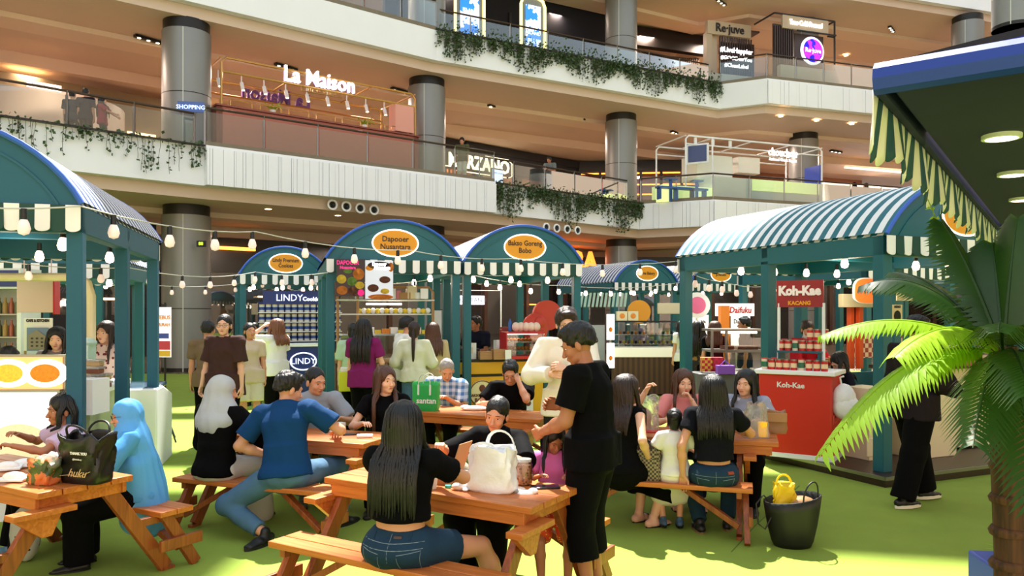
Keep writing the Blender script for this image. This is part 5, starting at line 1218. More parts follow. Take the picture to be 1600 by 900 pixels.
picnic(*TB[0], TB[1], 'picnic table at the left edge carrying the black shopping bag')
picnic(*TC[0], TC[1], 'picnic table where the man in the blue polo sits')
picnic(*TD[0], TD[1], 'picnic table carrying the green bag, at the old man in plaid', L=1.7)
picnic(*TE[0], TE[1], 'picnic table on the right beside the black basket', L=1.9)

# ------------------------------------------------------------------ things on the tables
def tb(tbl, px, y, z=TH):
    """point on the table top under picture point (px, y)"""
    return gz(px, y, z)
def bagM(p, a=0): return T(p[0], p[1], p[2]) @ RZ(R(a))
def soft_box(w, d, h, seed=1, n=10, taper=.1, crumple=.02, open_top=False):
    """crumpled upright bag body as a vertex grid"""
    rnd = random.Random(seed); mb = MB(); N = 32; rows = n
    ph = [rnd.uniform(0, 6.28) for _ in range(8)]
    vs = []
    for i in range(rows + 1):
        v = i / rows; k = 1 - taper * v
        for j in range(N):
            a = 2 * math.pi * j / N; c, s_ = math.cos(a), math.sin(a); e = .45
            x = w / 2 * k * math.copysign(abs(c) ** e, c); y = d / 2 * k * math.copysign(abs(s_) ** e, s_)
            if v < .05: x *= .93; y *= .93
            q = crumple * (math.sin(a * 3 + ph[0] + v * 5) * .4 + math.sin(a * 7 + ph[1] - v * 9) * .35 + math.sin(a * 13 + ph[2] + v * 17) * .3) * min(1, v * 4)
            r_ = math.hypot(x, y) or 1
            vs.append((x * (1 + q / r_), y * (1 + q / r_), h * v + (crumple * math.sin(a * 5 + ph[3]) * v)))
    fs = [(i * N + j, i * N + (j + 1) % N, (i + 1) * N + (j + 1) % N, (i + 1) * N + j) for i in range(rows) for j in range(N)]
    fs.append(tuple(range(N - 1, -1, -1)))
    if not open_top: fs.append(tuple(rows * N + j for j in range(N)))
    mb.add(vs, fs); return mb
def loop(mb, a, b, h, r=.008, n=10, flat=1.0, bow=0.0, side=None):
    a, b = Vector(a), Vector(b); pts = []
    for i in range(n + 1):
        u = i / n; p = a.lerp(b, .5 - .5 * math.cos(math.pi * u)); p.z += h * math.sin(math.pi * u) ** .7; p.y += bow * math.sin(math.pi * u); pts.append(p)
    mb.tube(pts, r, 6, flat=flat, side=side); return mb
M_bagw = mat('bag_plastic_white', (240, 240, 240), .3, bump=.7, bscale=7, trans=.0)
M_bagclear = mat('bag_clear', (244, 244, 240), .12, bump=.9, bscale=8, trans=.7, alpha=.55)
# white carrier bag
t = thing('plastic_bag', 'white plastic carrier bag with upright handles on the nearest table', 'plastic bag', M=bagM(tb(0, 770, 766), -22))
soft_box(.29, .17, .25, 3, 16, .14, .017).build('body', M_bagw, t, angle=70)
m = MB(); loop(m, (-.05, .03, .23), (.125, .03, .22), .12, .012, flat=.4); m.build('handle', M_bagw, t)
m = MB(); loop(m, (-.12, -.04, .22), (.04, -.05, .235), .05, .015, flat=.5); m.build('handle', M_bagw, t)
m = MB(); m.ell((0, 0, 0), (.05, .035, .02)); m.ell((.04, .01, .01), (.03, .03, .02)); simple('crumpled_tissue', 'crumpled white tissue in front of the jar of nuts', 'tissue', m, mat('tissue', (244, 244, 240), .8, bump=.8, bscale=20), bagM(tb(0, 822, 771)))
t = thing('nut_jar', 'clear jar of brown nuts beside the white carrier bag', 'jar', M=bagM(tb(0, 818, 757)))
m = MB(); m.lathe([(.05, .005), (.053, .02), (.053, .12), (.047, .135), (.047, .15), (.0, .15)], 20); m.build('glass', M_case, t)
m = MB(); m.lathe([(.0, .006), (.048, .006), (.048, .12), (0, .125)], 16); m.build('nuts', pattern_mat('nuts', 'voronoi', (196, 130, 86), (120, 60, 34), scale=55, thresh=.35), t)
m = MB(); m.lathe([(.048, .14), (.048, .155), (0, .155)], 20); m.build('lid', M_plastic, t)
m = MB(); m.lathe([(.05, 0), (.055, .012), (.052, .014), (.046, .004), (0, .004)], 20); simple('round_tray', 'round clear lid lying left of the crumpled tissue', 'lid', m, M_plastic, bagM(tb(0, 806, 767)))
m = MB(); m.box((0, 0, .005), (.17, .085, .011)); simple('smartphone', 'black smartphone lying at the right end of the nearest table', 'phone', m, mat('phone_black', (16, 18, 24), .15), bagM(tb(0, 852, 762), 8), bevel=.004)
t = thing('paper_cup', 'small white tub with lid left on the nearest table', 'tub', M=bagM(tb(0, 673, 763)))
m = MB(); m.lathe([(.034, 0), (.042, .065), (0, .065)], 18); m.build('tub', M_paper, t); m = MB(); m.lathe([(.045, .062), (.045, .075), (.03, .08), (0, .08)], 18); m.build('lid', M_white, t)
t = thing('paper_cup', 'green rimmed sauce tub left of the white carrier bag', 'tub', M=bagM(tb(0, 727, 752)))
m = MB(); m.lathe([(.034, 0), (.046, .05), (0, .05)], 18); m.build('tub', mat('tub_green', (34, 80, 50), .4), t); m = MB(); m.lathe([(.048, .05), (.048, .058), (.04, .062), (0, .06)], 18); m.build('lid', M_plastic, t)
m = MB(); m.lathe([(.018, 0), (.018, .015), (0, .017)], 14); simple('turquoise_disc', 'small turquoise cap on the nearest table', 'cap', m, mat('cap_turq', (60, 200, 180), .4), bagM(tb(0, 700, 762)))
m = MB(); m.ell((0, 0, .02), (.055, .035, .025)); m.ell((.03, -.03, .01), (.02, .04, .012)); simple('plastic_wrap', 'crumpled clear wrapping left of the white carrier bag', 'wrapper', m, M_bagw, bagM(tb(0, 720, 765)))
t = thing('food_box', 'open brown kraft food box with raised lid on the nearest table', 'food box', M=bagM(tb(0, 690, 752), -25))
m = MB(); m.box((0, 0, .003), (.2, .16, .006)); m.box((0, -.08, .03), (.2, .005, .06)); m.box((0, .08, .03), (.2, .005, .06)); m.box((-.1, 0, .03), (.005, .16, .06)); m.box((.1, 0, .03), (.005, .16, .06)); m.build('tray', M_kraft, t)
m = MB(); m.bar((.10, 0, .05), (.17, 0, .25), .16, .005, up=(1, 0, 0)); m.build('lid', M_kraft, t)
# left table
t = thing('shopping_bag', 'large glossy black shopping bag with a gold script line on the left table', 'shopping bag', M=bagM(tb(0, 136, 752), -18))
soft_box(.30, .17, .29, 7, 12, -.06, .022, True).build('body', mat('bag_blackgloss', (7, 7, 9), .38, bump=.4, bscale=7), t, angle=70, solid=.004)
for yy in (-.07, .07):
    m = MB(); loop(m, (-.07, yy, .27), (.10, yy, .27), .09, .007, bow=-.05 if yy < 0 else .03); m.build('handle', M_black, t)
m = MB(); m.text('huku', .07, T(.03, -.105, .07) @ FR, depth=.002, shear=.5); m.tube([(-.1, -.104, .05), (-.02, -.108, .06), (.05, -.108, .052), (.13, -.1, .085)], .002, 4); m.build('script_print', mat('gold_print', (206, 170, 120), .4), t)
m = MB(); m.text('THANK YOU', .022, T(.05, -.11, .19) @ FR, depth=.002, bold=.001); m.text('@thebakery', .014, T(.04, -.11, .155) @ FR, depth=.002); m.build('lettering', M_paper, t)
t = thing('snack_bag', 'clear bag of green and orange snacks left of the black shopping bag', 'snack bag', M=bagM(tb(0, 70, 755), -20))
soft_box(.19, .13, .14, 9, 8, .12, .02).build('body', pattern_mat('salad', 'noise', (70, 84, 40), (206, 110, 60), scale=14, thresh=.5, rough=.3), t, angle=70)
m = MB(); m.ell((.03, 0, .13), (.09, .05, .05)); m.build('plastic_top', M_bagclear, t)
for i, (x, y, s) in enumerate(((22, 752, 'nearest the table corner'), (12, 735, 'furthest left'), (38, 730, 'behind the snack bag'))):
    m = MB(); m.box((0, 0, .02), (.16, .1, .01), M=RX(R(8))); m.ell((0, 0, .03), (.07, .04, .03)); simple('paper_wrapper', 'crumpled white paper wrapper on the left table, %s' % s, 'wrapper', m, mat('tissue', (244, 244, 240), .8, bump=.8, bscale=20), bagM(tb(0, x, y), 20 * i))
# green bag
t = thing('tote_bag', 'green woven tote bag with white handles and santan lettering', 'tote bag', M=bagM(tb(0, 666, 641), -12))
soft_box(.27, .16, .30, 2, 8, -.03, .008, True).build('body', mat('bag_green', (36, 168, 76), .55), t, angle=70, solid=.004)
for yy in (-.08, .08):
    m = MB(); loop(m, (-.06, yy, .27), (.07, yy, .27), .12, .011, flat=.35, side=(0, 1, 0)); m.tube([(-.06, yy * 1.06, .17), (-.06, yy, .28)], .011, 6); m.tube([(.07, yy * 1.06, .17), (.07, yy, .28)], .011, 6); m.build('handle', M_paper, t)
m = MB(); m.text('santan', .085, T(.03, -.092, .11) @ FR, depth=.003, bold=.002); m.build('lettering', M_paper, t)
m = MB(); m.ell((0, 0, .02), (.14, .06, .03)); m.ell((-.1, .02, .03), (.06, .05, .025)); simple('paper_wrapper', 'crumpled white paper in front of the man with glasses', 'wrapper', m, mat('tissue', (244, 244, 240), .8, bump=.8, bscale=20), bagM(tb(0, 742, 641)))
# middle table C
m = MB(); m.box((0, 0, .035), (.16, .12, .07)); m.bar((-.08, .0, .07), (-.1, 0, .19), .12, .004, up=(1, 0, 0)); simple('food_box', 'white folded food box in the hands of the man in grey', 'food box', m, M_paper, bagM(tb(0, 522, 673), -20))
m = MB(); m.box((0, 0, .005), (.15, .075, .01)); simple('smartphone', 'dark smartphone beside the young long-haired woman', 'phone', m, mat('phone_black', (16, 18, 24), .15), bagM(tb(0, 549, 679), 20), bevel=.004)
m = MB(); m.box((0, 0, .012), (.13, .09, .02)); simple('napkin', 'folded white napkin right of the dark smartphone', 'napkin', m, M_paper, bagM(tb(0, 570, 683), 10), bevel=.004)
# right table E
t = thing('plastic_bag', 'clear plastic bag of brown food on the left part of the right table', 'plastic bag', M=bagM(tb(0, 1012, 671), 0))
soft_box(.2, .13, .27, 5, 12, .25, .03).build('body', M_bagclear, t, angle=70); m = MB(); m.lathe([(.05, .01), (.045, .16), (0, .2)], 14, M=T(-.02, 0, 0)); m.build('food', mat('bread_tan', (206, 150, 100), .6), t)
m = MB(); loop(m, (.0, 0, .25), (.1, 0, .25), .06, .01, flat=.5); m.build('handle', M_bagclear, t)
m = MB(); m.box((0, 0, .006), (.16, .1, .012)); simple('red_notebook', 'thin red phone case on the right table', 'phone case', m, M_red, bagM(tb(0, 1016, 675), -8), bevel=.003)
t = thing('plastic_bag', 'clear plastic bag with an orange drink on the right end of the right table', 'plastic bag', M=bagM(tb(0, 1180, 683), 0))
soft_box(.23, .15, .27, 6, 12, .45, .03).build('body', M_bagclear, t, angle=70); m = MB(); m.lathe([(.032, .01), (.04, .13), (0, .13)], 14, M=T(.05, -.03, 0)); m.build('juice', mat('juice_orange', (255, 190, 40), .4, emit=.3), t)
m = MB(); m.lathe([(.034, .0), (.043, .15), (0, .155)], 16); simple('paper_cup', 'dark coffee cup with black lid left of the drink bag', 'cup', m, mat('cup_dark', (70, 60, 54), .5), bagM(tb(0, 1163, 678), 0))
t = thing('handbag', 'brown leather handbag on the right table behind the drink bag', 'handbag', M=bagM(tb(0, 1212, 679), -15) @ T(0, .1, 0)); soft_box(.2, .12, .19, 8, 8, .1, .01).build('body', mat('leather_brown', (150, 104, 70), .45), t, angle=70); m = MB(); m.box((0, -.065, .14), (.19, .01, .08)); m.build('flap', mat('leather_tan', (170, 124, 84), .45), t, bevel=.004)
# woven bag on the bench
cb = loc(*TE, -.07, -BY)
t = thing('handbag', 'woven black and beige handbag standing on the right bench', 'handbag', M=T(cb.x, cb.y, SH + .002) @ RZ(R(-20)))
soft_box(.30, .15, .25, 12, 10, .25, .012, True).build('body', pattern_mat('woven', 'check', (150, 134, 100), (52, 50, 36), scale=60), t, angle=70, solid=.004)
for yy in (-.05, .05):
    m = MB(); loop(m, (-.05, yy, .23), (.06, yy, .23), .07, .008); m.build('handle', mat('strap_darkbrown', (40, 28, 22), .5), t)
# black basket on the turf
t = thing('basket', 'black pleated basket bag standing on the turf at the right', 'basket', M=bagM(gz(1238, 852, .013), 0))
mb = MB(); N = 48; vs = []
prof = [(.13, 0), (.15, .04), (.175, .15), (.195, .28), (.205, .36)]
for r_, z in prof:
    for j in range(N):
        a = 2 * math.pi * j / N; k = 1 + (.02 if j % 2 else -.02) * (z / .36); vs.append((r_ * k * math.cos(a), r_ * .8 * k * math.sin(a), z + .03 * math.cos(a) * (z / .36)))
fs = [(i * N + j, i * N + (j + 1) % N, (i + 1) * N + (j + 1) % N, (i + 1) * N + j) for i in range(4) for j in range(N)]; fs.append(tuple(range(N - 1, -1, -1)))
mb.add(vs, fs); mb.build('body', mat('basket_black', (14, 16, 16), .5), t, solid=.008, angle=70)
m = MB(); loop(m, (.02, -.16, .33), (.16, -.08, .36), .16, .006, bow=-.03); m.build('handle', M_black, t)
m = MB(); m.tube([(-.19, -.06, .34), (-.25, -.1, .40), (-.31, -.12, .34), (-.30, -.14, .2), (-.25, -.14, .16), (-.2, -.12, .24)], .006, 6); m.build('handle', M_black, t)
t = thing('yellow_bag', 'yellow bag with loop handle sticking out of the black basket', 'bag', M=bagM(gz(1238, 852, .013) + Vector((-.06, 0, .24)), 0))
soft_box(.16, .09, .22, 14, 8, .15, .02).build('body', mat('bag_yellow', (248, 206, 30), .5, bump=.4), t, angle=70); m = MB(); loop(m, (-.06, 0, .2), (.05, 0, .2), .09, .012, flat=.5); m.build('handle', mat('bag_yellow', (248, 206, 30), .5), t)
m = MB(); m.ell((0, 0, 0), (.1, .08, .05)); simple('brown_pouch', 'brown pouch inside the black basket', 'pouch', m, mat('pouch_tan', (190, 140, 90), .6), bagM(gz(1238, 852, .013) + Vector((.07, 0, .32)), 0))
m = MB(); m.ell((0, 0, 0), (.17, .11, .14)); m.ell((.06, 0, .05), (.08, .08, .1)); simple('cloth_bundle', 'beige cloth bundle on the far bench of the nearest table', 'cloth', m, mat('cloth_beige', (206, 186, 160), .8, bump=.9, bscale=6), T(*loc(*TA, -.42, BY), SH + .13))
# ------------------------------------------------------------------ people: smooth bodies grown from tapered limbs
def V3(*a): return np.array(a, dtype=np.float32)
class SDF:
    """smooth union of tapered limbs and ellipsoids, meshed on a grid"""
    def __init__(s, voxel=.01, k=.02): s.p = []; s.vx = voxel; s.k = k
    def cap(s, a, b, ra, rb, k=None): s.p.append(('c', np.array(a, 'f4'), np.array(b, 'f4'), ra, rb, s.k if k is None else k)); return s
    def ecap(s, a, b, ra, rb, side, k=None, flat=False):
        """elliptical limb; ra, rb = (half width along side, half depth)"""
        s.p.append(('e', np.array(a, 'f4'), np.array(b, 'f4'), ra, rb, np.array(side, 'f4'), s.k if k is None else k, flat)); return s
    def fru(s, a, b, ra, rb, k=None): s.p.append(('f', np.array(a, 'f4'), np.array(b, 'f4'), ra, rb, s.k if k is None else k)); return s
    def ell(s, c, r, Rm=None, k=None): s.p.append(('l', np.array(c, 'f4'), np.array(r, 'f4'), np.eye(3, dtype='f4') if Rm is None else np.array(Rm.to_3x3(), 'f4'), s.k if k is None else k)); return s
    def cut(s, p, n): s.p.append(('x', np.array(p, 'f4'), np.array(n, 'f4'))); return s        # removes the side the normal points to
    def sub(s, c, r, Rm=None): s.p.append(('s', np.array(c, 'f4'), np.array(r, 'f4'), np.eye(3, dtype='f4') if Rm is None else np.array(Rm.to_3x3(), 'f4'))); return s
    def mesh(s, noise=0.0, nscale=9.0, seed=0, zk=.6):
        lo = np.full(3, 1e9); hi = np.full(3, -1e9)
        for p in s.p:
            if p[0] in 'ce f':
                r = max(np.max(p[3]), np.max(p[4]))
                for q in (p[1], p[2]): lo = np.minimum(lo, q - r); hi = np.maximum(hi, q + r)
            elif p[0] == 'l':
                r = np.max(p[2]); lo = np.minimum(lo, p[1] - r); hi = np.maximum(hi, p[1] + r)
        m = s.vx * 2.5; lo -= m; hi += m; vx = s.vx
        n = np.ceil((hi - lo) / vx).astype(int) + 1
        ax = [lo[i] + np.arange(n[i], dtype='f4') * vx for i in range(3)]
        Fd = np.full(n, .06, dtype='f4')
        for p in s.p:
            if p[0] == 'x':
                d = ((ax[0][:, None, None] - p[1][0]) * p[2][0] + (ax[1][None, :, None] - p[1][1]) * p[2][1] + (ax[2][None, None, :] - p[1][2]) * p[2][2]); Fd = np.maximum(Fd, d); continue
            if p[0] in 'cef': r = float(max(np.max(p[3]), np.max(p[4]))); a_, b_ = np.minimum(p[1], p[2]) - r, np.maximum(p[1], p[2]) + r
            else: r = float(np.max(p[2])); a_, b_ = p[1] - r, p[1] + r
            mg = .035
            i0 = np.clip(np.floor((a_ - mg - lo) / vx).astype(int), 0, n); i1 = np.clip(np.ceil((b_ + mg - lo) / vx).astype(int) + 1, 0, n)
            if np.any(i1 <= i0): continue
            X = ax[0][i0[0]:i1[0]][:, None, None]; Y = ax[1][i0[1]:i1[1]][None, :, None]; Z = ax[2][i0[2]:i1[2]][None, None, :]
            sl_ = (slice(i0[0], i1[0]), slice(i0[1], i1[1]), slice(i0[2], i1[2]))
            if p[0] in 'cef':
                a, b = p[1], p[2]; ba = b - a; L2 = float(ba @ ba) + 1e-9
                tr = ((X - a[0]) * ba[0] + (Y - a[1]) * ba[1] + (Z - a[2]) * ba[2]) / L2; t = np.clip(tr, 0, 1)
                qx = X - a[0] - t * ba[0]; qy = Y - a[1] - t * ba[1]; qz = Z - a[2] - t * ba[2]
                if p[0] == 'c':
                    d = np.sqrt(qx * qx + qy * qy + qz * qz) - (p[3] + (p[4] - p[3]) * t); k = p[5]
                elif p[0] == 'f':
                    L = math.sqrt(L2); u = ba / L; tt = tr * L
                    px, py, pz = X - a[0] - tt * u[0], Y - a[1] - tt * u[1], Z - a[2] - tt * u[2]
                    d = np.maximum(np.sqrt(px * px + py * py + pz * pz) - (p[3] + (p[4] - p[3]) * tr), (np.abs(tr - .5) - .5) * L); k = p[5]
                else:
                    sd = p[5]; u = ba / math.sqrt(L2); sd = sd - u * float(sd @ u); sd = sd / (np.linalg.norm(sd) + 1e-9)
                    if p[7]:
                        tt = np.clip(tr, -.5, 1.5) ; tcl = t
                        qx = X - a[0] - tr * ba[0]; qy = Y - a[1] - tr * ba[1]; qz = Z - a[2] - tr * ba[2]
                    w = qx * sd[0] + qy * sd[1] + qz * sd[2]
                    rest = np.maximum(qx * qx + qy * qy + qz * qz - w * w, 0)
                    rw = p[3][0] + (p[4][0] - p[3][0]) * t; rd = p[3][1] + (p[4][1] - p[3][1]) * t
                    kk_ = np.sqrt((w / rw) ** 2 + rest / (rd * rd)); k2 = np.sqrt((w / (rw * rw)) ** 2 + rest / (rd ** 4)) + 1e-6
                    d = kk_ * (kk_ - 1) / k2; k = p[6]
                    if p[7]: d = np.maximum(d, (np.abs(tr - .5) - .5) * math.sqrt(L2))
            else:
                Rm = p[3]; dx, dy, dz = X - p[1][0], Y - p[1][1], Z - p[1][2]
                lx = dx * Rm[0, 0] + dy * Rm[1, 0] + dz * Rm[2, 0]; ly = dx * Rm[0, 1] + dy * Rm[1, 1] + dz * Rm[2, 1]; lz = dx * Rm[0, 2] + dy * Rm[1, 2] + dz * Rm[2, 2]
                r = p[2]; k0 = np.sqrt((lx / r[0]) ** 2 + (ly / r[1]) ** 2 + (lz / r[2]) ** 2); k1 = np.sqrt((lx / r[0] ** 2) ** 2 + (ly / r[1] ** 2) ** 2 + (lz / r[2] ** 2) ** 2) + 1e-6
                d = k0 * (k0 - 1) / k1; k = p[4] if p[0] == 'l' else 0
            f = Fd[sl_]
            if p[0] == 's': Fd[sl_] = np.maximum(f, -d); continue
            if k > 0:
                h = np.clip(.5 + .5 * (f - d) / k, 0, 1); Fd[sl_] = f + (d - f) * h - k * h * (1 - h)
            else: Fd[sl_] = np.minimum(f, d)
        return surface_net(Fd, lo, vx, noise, nscale, seed, zk)

def surface_net(Fd, lo, vx, noise, nscale, seed, zk=.6):
    S = Fd < 0; n = Fd.shape
    c = S[:-1, :-1, :-1].astype('i1'); tot = c.copy()
    corners = [(i, j, k) for i in (0, 1) for j in (0, 1) for k in (0, 1)]
    tot = sum(S[i:n[0] - 1 + i, j:n[1] - 1 + j, k:n[2] - 1 + k].astype('i1') for i, j, k in corners)
    act = (tot > 0) & (tot < 8); idx = np.argwhere(act)
    if len(idx) == 0: return np.zeros((0, 3)), np.zeros((0, 4), int)
    vid = np.full(act.shape, -1, dtype='i4'); vid[act] = np.arange(len(idx))
    acc = np.zeros((len(idx), 3)); cnt = np.zeros(len(idx))
    I, J, K = idx[:, 0], idx[:, 1], idx[:, 2]
    for a in range(3):
        for u in (0, 1):
            for v in (0, 1):
                o = [0, 0, 0]; o[(a + 1) % 3] = u; o[(a + 2) % 3] = v; e = list(o); e[a] = 1
                f0 = Fd[I + o[0], J + o[1], K + o[2]]; f1 = Fd[I + e[0], J + e[1], K + e[2]]
                cr = (f0 < 0) != (f1 < 0); t = np.where(cr, f0 / np.where(cr, f0 - f1, 1), 0)
                q = np.array(o, float)[None, :].repeat(len(idx), 0); q[:, a] = t
                acc += q * cr[:, None]; cnt += cr
    P = (idx + acc / np.maximum(cnt, 1)[:, None]) * vx + lo
    faces = []
    for a in range(3):
        b, c2 = (a + 1) % 3, (a + 2) % 3
        s0 = [slice(None)] * 3; s1 = [slice(None)] * 3; s0[a] = slice(0, n[a] - 1); s1[a] = slice(1, n[a])
        A_, B_ = S[tuple(s0)], S[tuple(s1)]; e = np.argwhere(A_ != B_)
        ok = (e[:, b] > 0) & (e[:, c2] > 0) & (e[:, b] < n[b] - 1) & (e[:, c2] < n[c2] - 1); e = e[ok]
        ins = A_[e[:, 0], e[:, 1], e[:, 2]]
        def g(db, dc):
            q = e.copy(); q[:, b] -= db; q[:, c2] -= dc; return vid[q[:, 0], q[:, 1], q[:, 2]]
        q4 = np.stack([g(1, 1), g(0, 1), g(0, 0), g(1, 0)], 1); q4[~ins] = q4[~ins][:, ::-1]
        faces.append(q4)
    Fc = np.concatenate(faces); Fc = Fc[(Fc >= 0).all(1)]
    if noise:
        rs = np.random.RandomState(seed + 1); Fg = np.zeros(len(P)); N = np.zeros_like(P)
        v0, v1, v2 = P[Fc[:, 0]], P[Fc[:, 1]], P[Fc[:, 2]]; nn = np.cross(v1 - v0, v2 - v0)
        for i in range(4): np.add.at(N, Fc[:, i], nn)
        N /= np.linalg.norm(N, axis=1)[:, None] + 1e-9
        for i in range(7):
            w = rs.normal(size=3) * nscale * (1 + .35 * i); w[2] *= zk
            Fg += np.sin(P @ w + rs.uniform(0, 6.28) + 1.5 * np.sin(P @ rs.normal(size=3) * nscale * .5)) / (1 + .4 * i)
        P = P + N * (Fg * noise / 2.2)[:, None]
    return P, Fc

def np_obj(name, parts, m, parent, label=None, angle=None):
    vs = []; fs = []; o = 0
    for P, Fc in parts:
        vs.append(P); fs.append(Fc + o); o += len(P)
    P = np.concatenate(vs); Fc = np.concatenate(fs)
    me = bpy.data.meshes.new(name); me.vertices.add(len(P)); me.vertices.foreach_set('co', P.astype('f4').ravel())
    me.loops.add(Fc.size); me.loops.foreach_set('vertex_index', Fc.astype('i4').ravel())
    me.polygons.add(len(Fc)); me.polygons.foreach_set('loop_start', np.arange(0, Fc.size, 4, dtype='i4'))
    me.update(calc_edges=True); me.shade_smooth(); me.materials.append(m)
    ob = bpy.data.objects.new(name, me); COL.objects.link(ob); ob.parent = parent
    if label: ob['label'] = label
    return ob
def mb_np(mb):
    """MB with quads/tris -> arrays of quads"""
    P = np.array(mb.v, float); out = []
    for f in mb.f:
        if len(f) == 4: out.append(f)
        elif len(f) == 3: out.append((f[0], f[1], f[2], f[2]))
    return P, np.array(out, int)

SKINS = {}
def skin(tone):
    cs = {'fair': (226, 176, 146), 'mid': (206, 148, 114), 'tan': (176, 116, 82), 'dark': (146, 92, 62)}
    return mat('skin_' + tone, cs[tone], .48, sss=.08, spec=.4, bump=.04, bscale=90)
def hairm(c='black'):
    cs = {'black': (9, 8, 8), 'brown': (74, 42, 26), 'darkbrown': (40, 24, 18), 'lightbrown': (116, 72, 50), 'grey': (150, 144, 138)}
    return mat('hair_' + c, cs[c], .38, spec=.42, bump=.3, bscale=60, stretch=(3, 3, .25))
def cloth(nm, rgb, rough=.85, **k): return mat('cloth_' + nm, rgb, rough, spec=.08 if max(rgb) < 40 else .15, bump=.35, bscale=11, **k)
M_eyew = mat('eye_white', (232, 228, 222), .3); M_iris = mat('eye_iris', (26, 16, 12), .15); M_brow = mat('eyebrow', (30, 20, 18), .8); M_lip = mat('lips', (188, 100, 88), .45); M_lipm = mat('lips_pale', (170, 102, 80), .5); M_lipred = mat('lips_red', (176, 30, 40), .35)
M_gl = mat('glasses_frame', (24, 22, 22), .3)

def ik(a, b, l1, l2, pole):
    """middle joint of a two-bone limb from a to b"""
    d = b - a; L = d.length; L = max(1e-4, L)
    if L > (l1 + l2) * .999: b = a + d * ((l1 + l2) * .999 / L); d = b - a; L = d.length
    x = (l1 * l1 - l2 * l2 + L * L) / (2 * L); h = math.sqrt(max(0, l1 * l1 - x * x)); u = d / L
    p = pole - u * pole.dot(u)
    p = p.normalized() if p.length > 1e-5 else u.orthogonal().normalized()
    return a + u * x + p * h, b

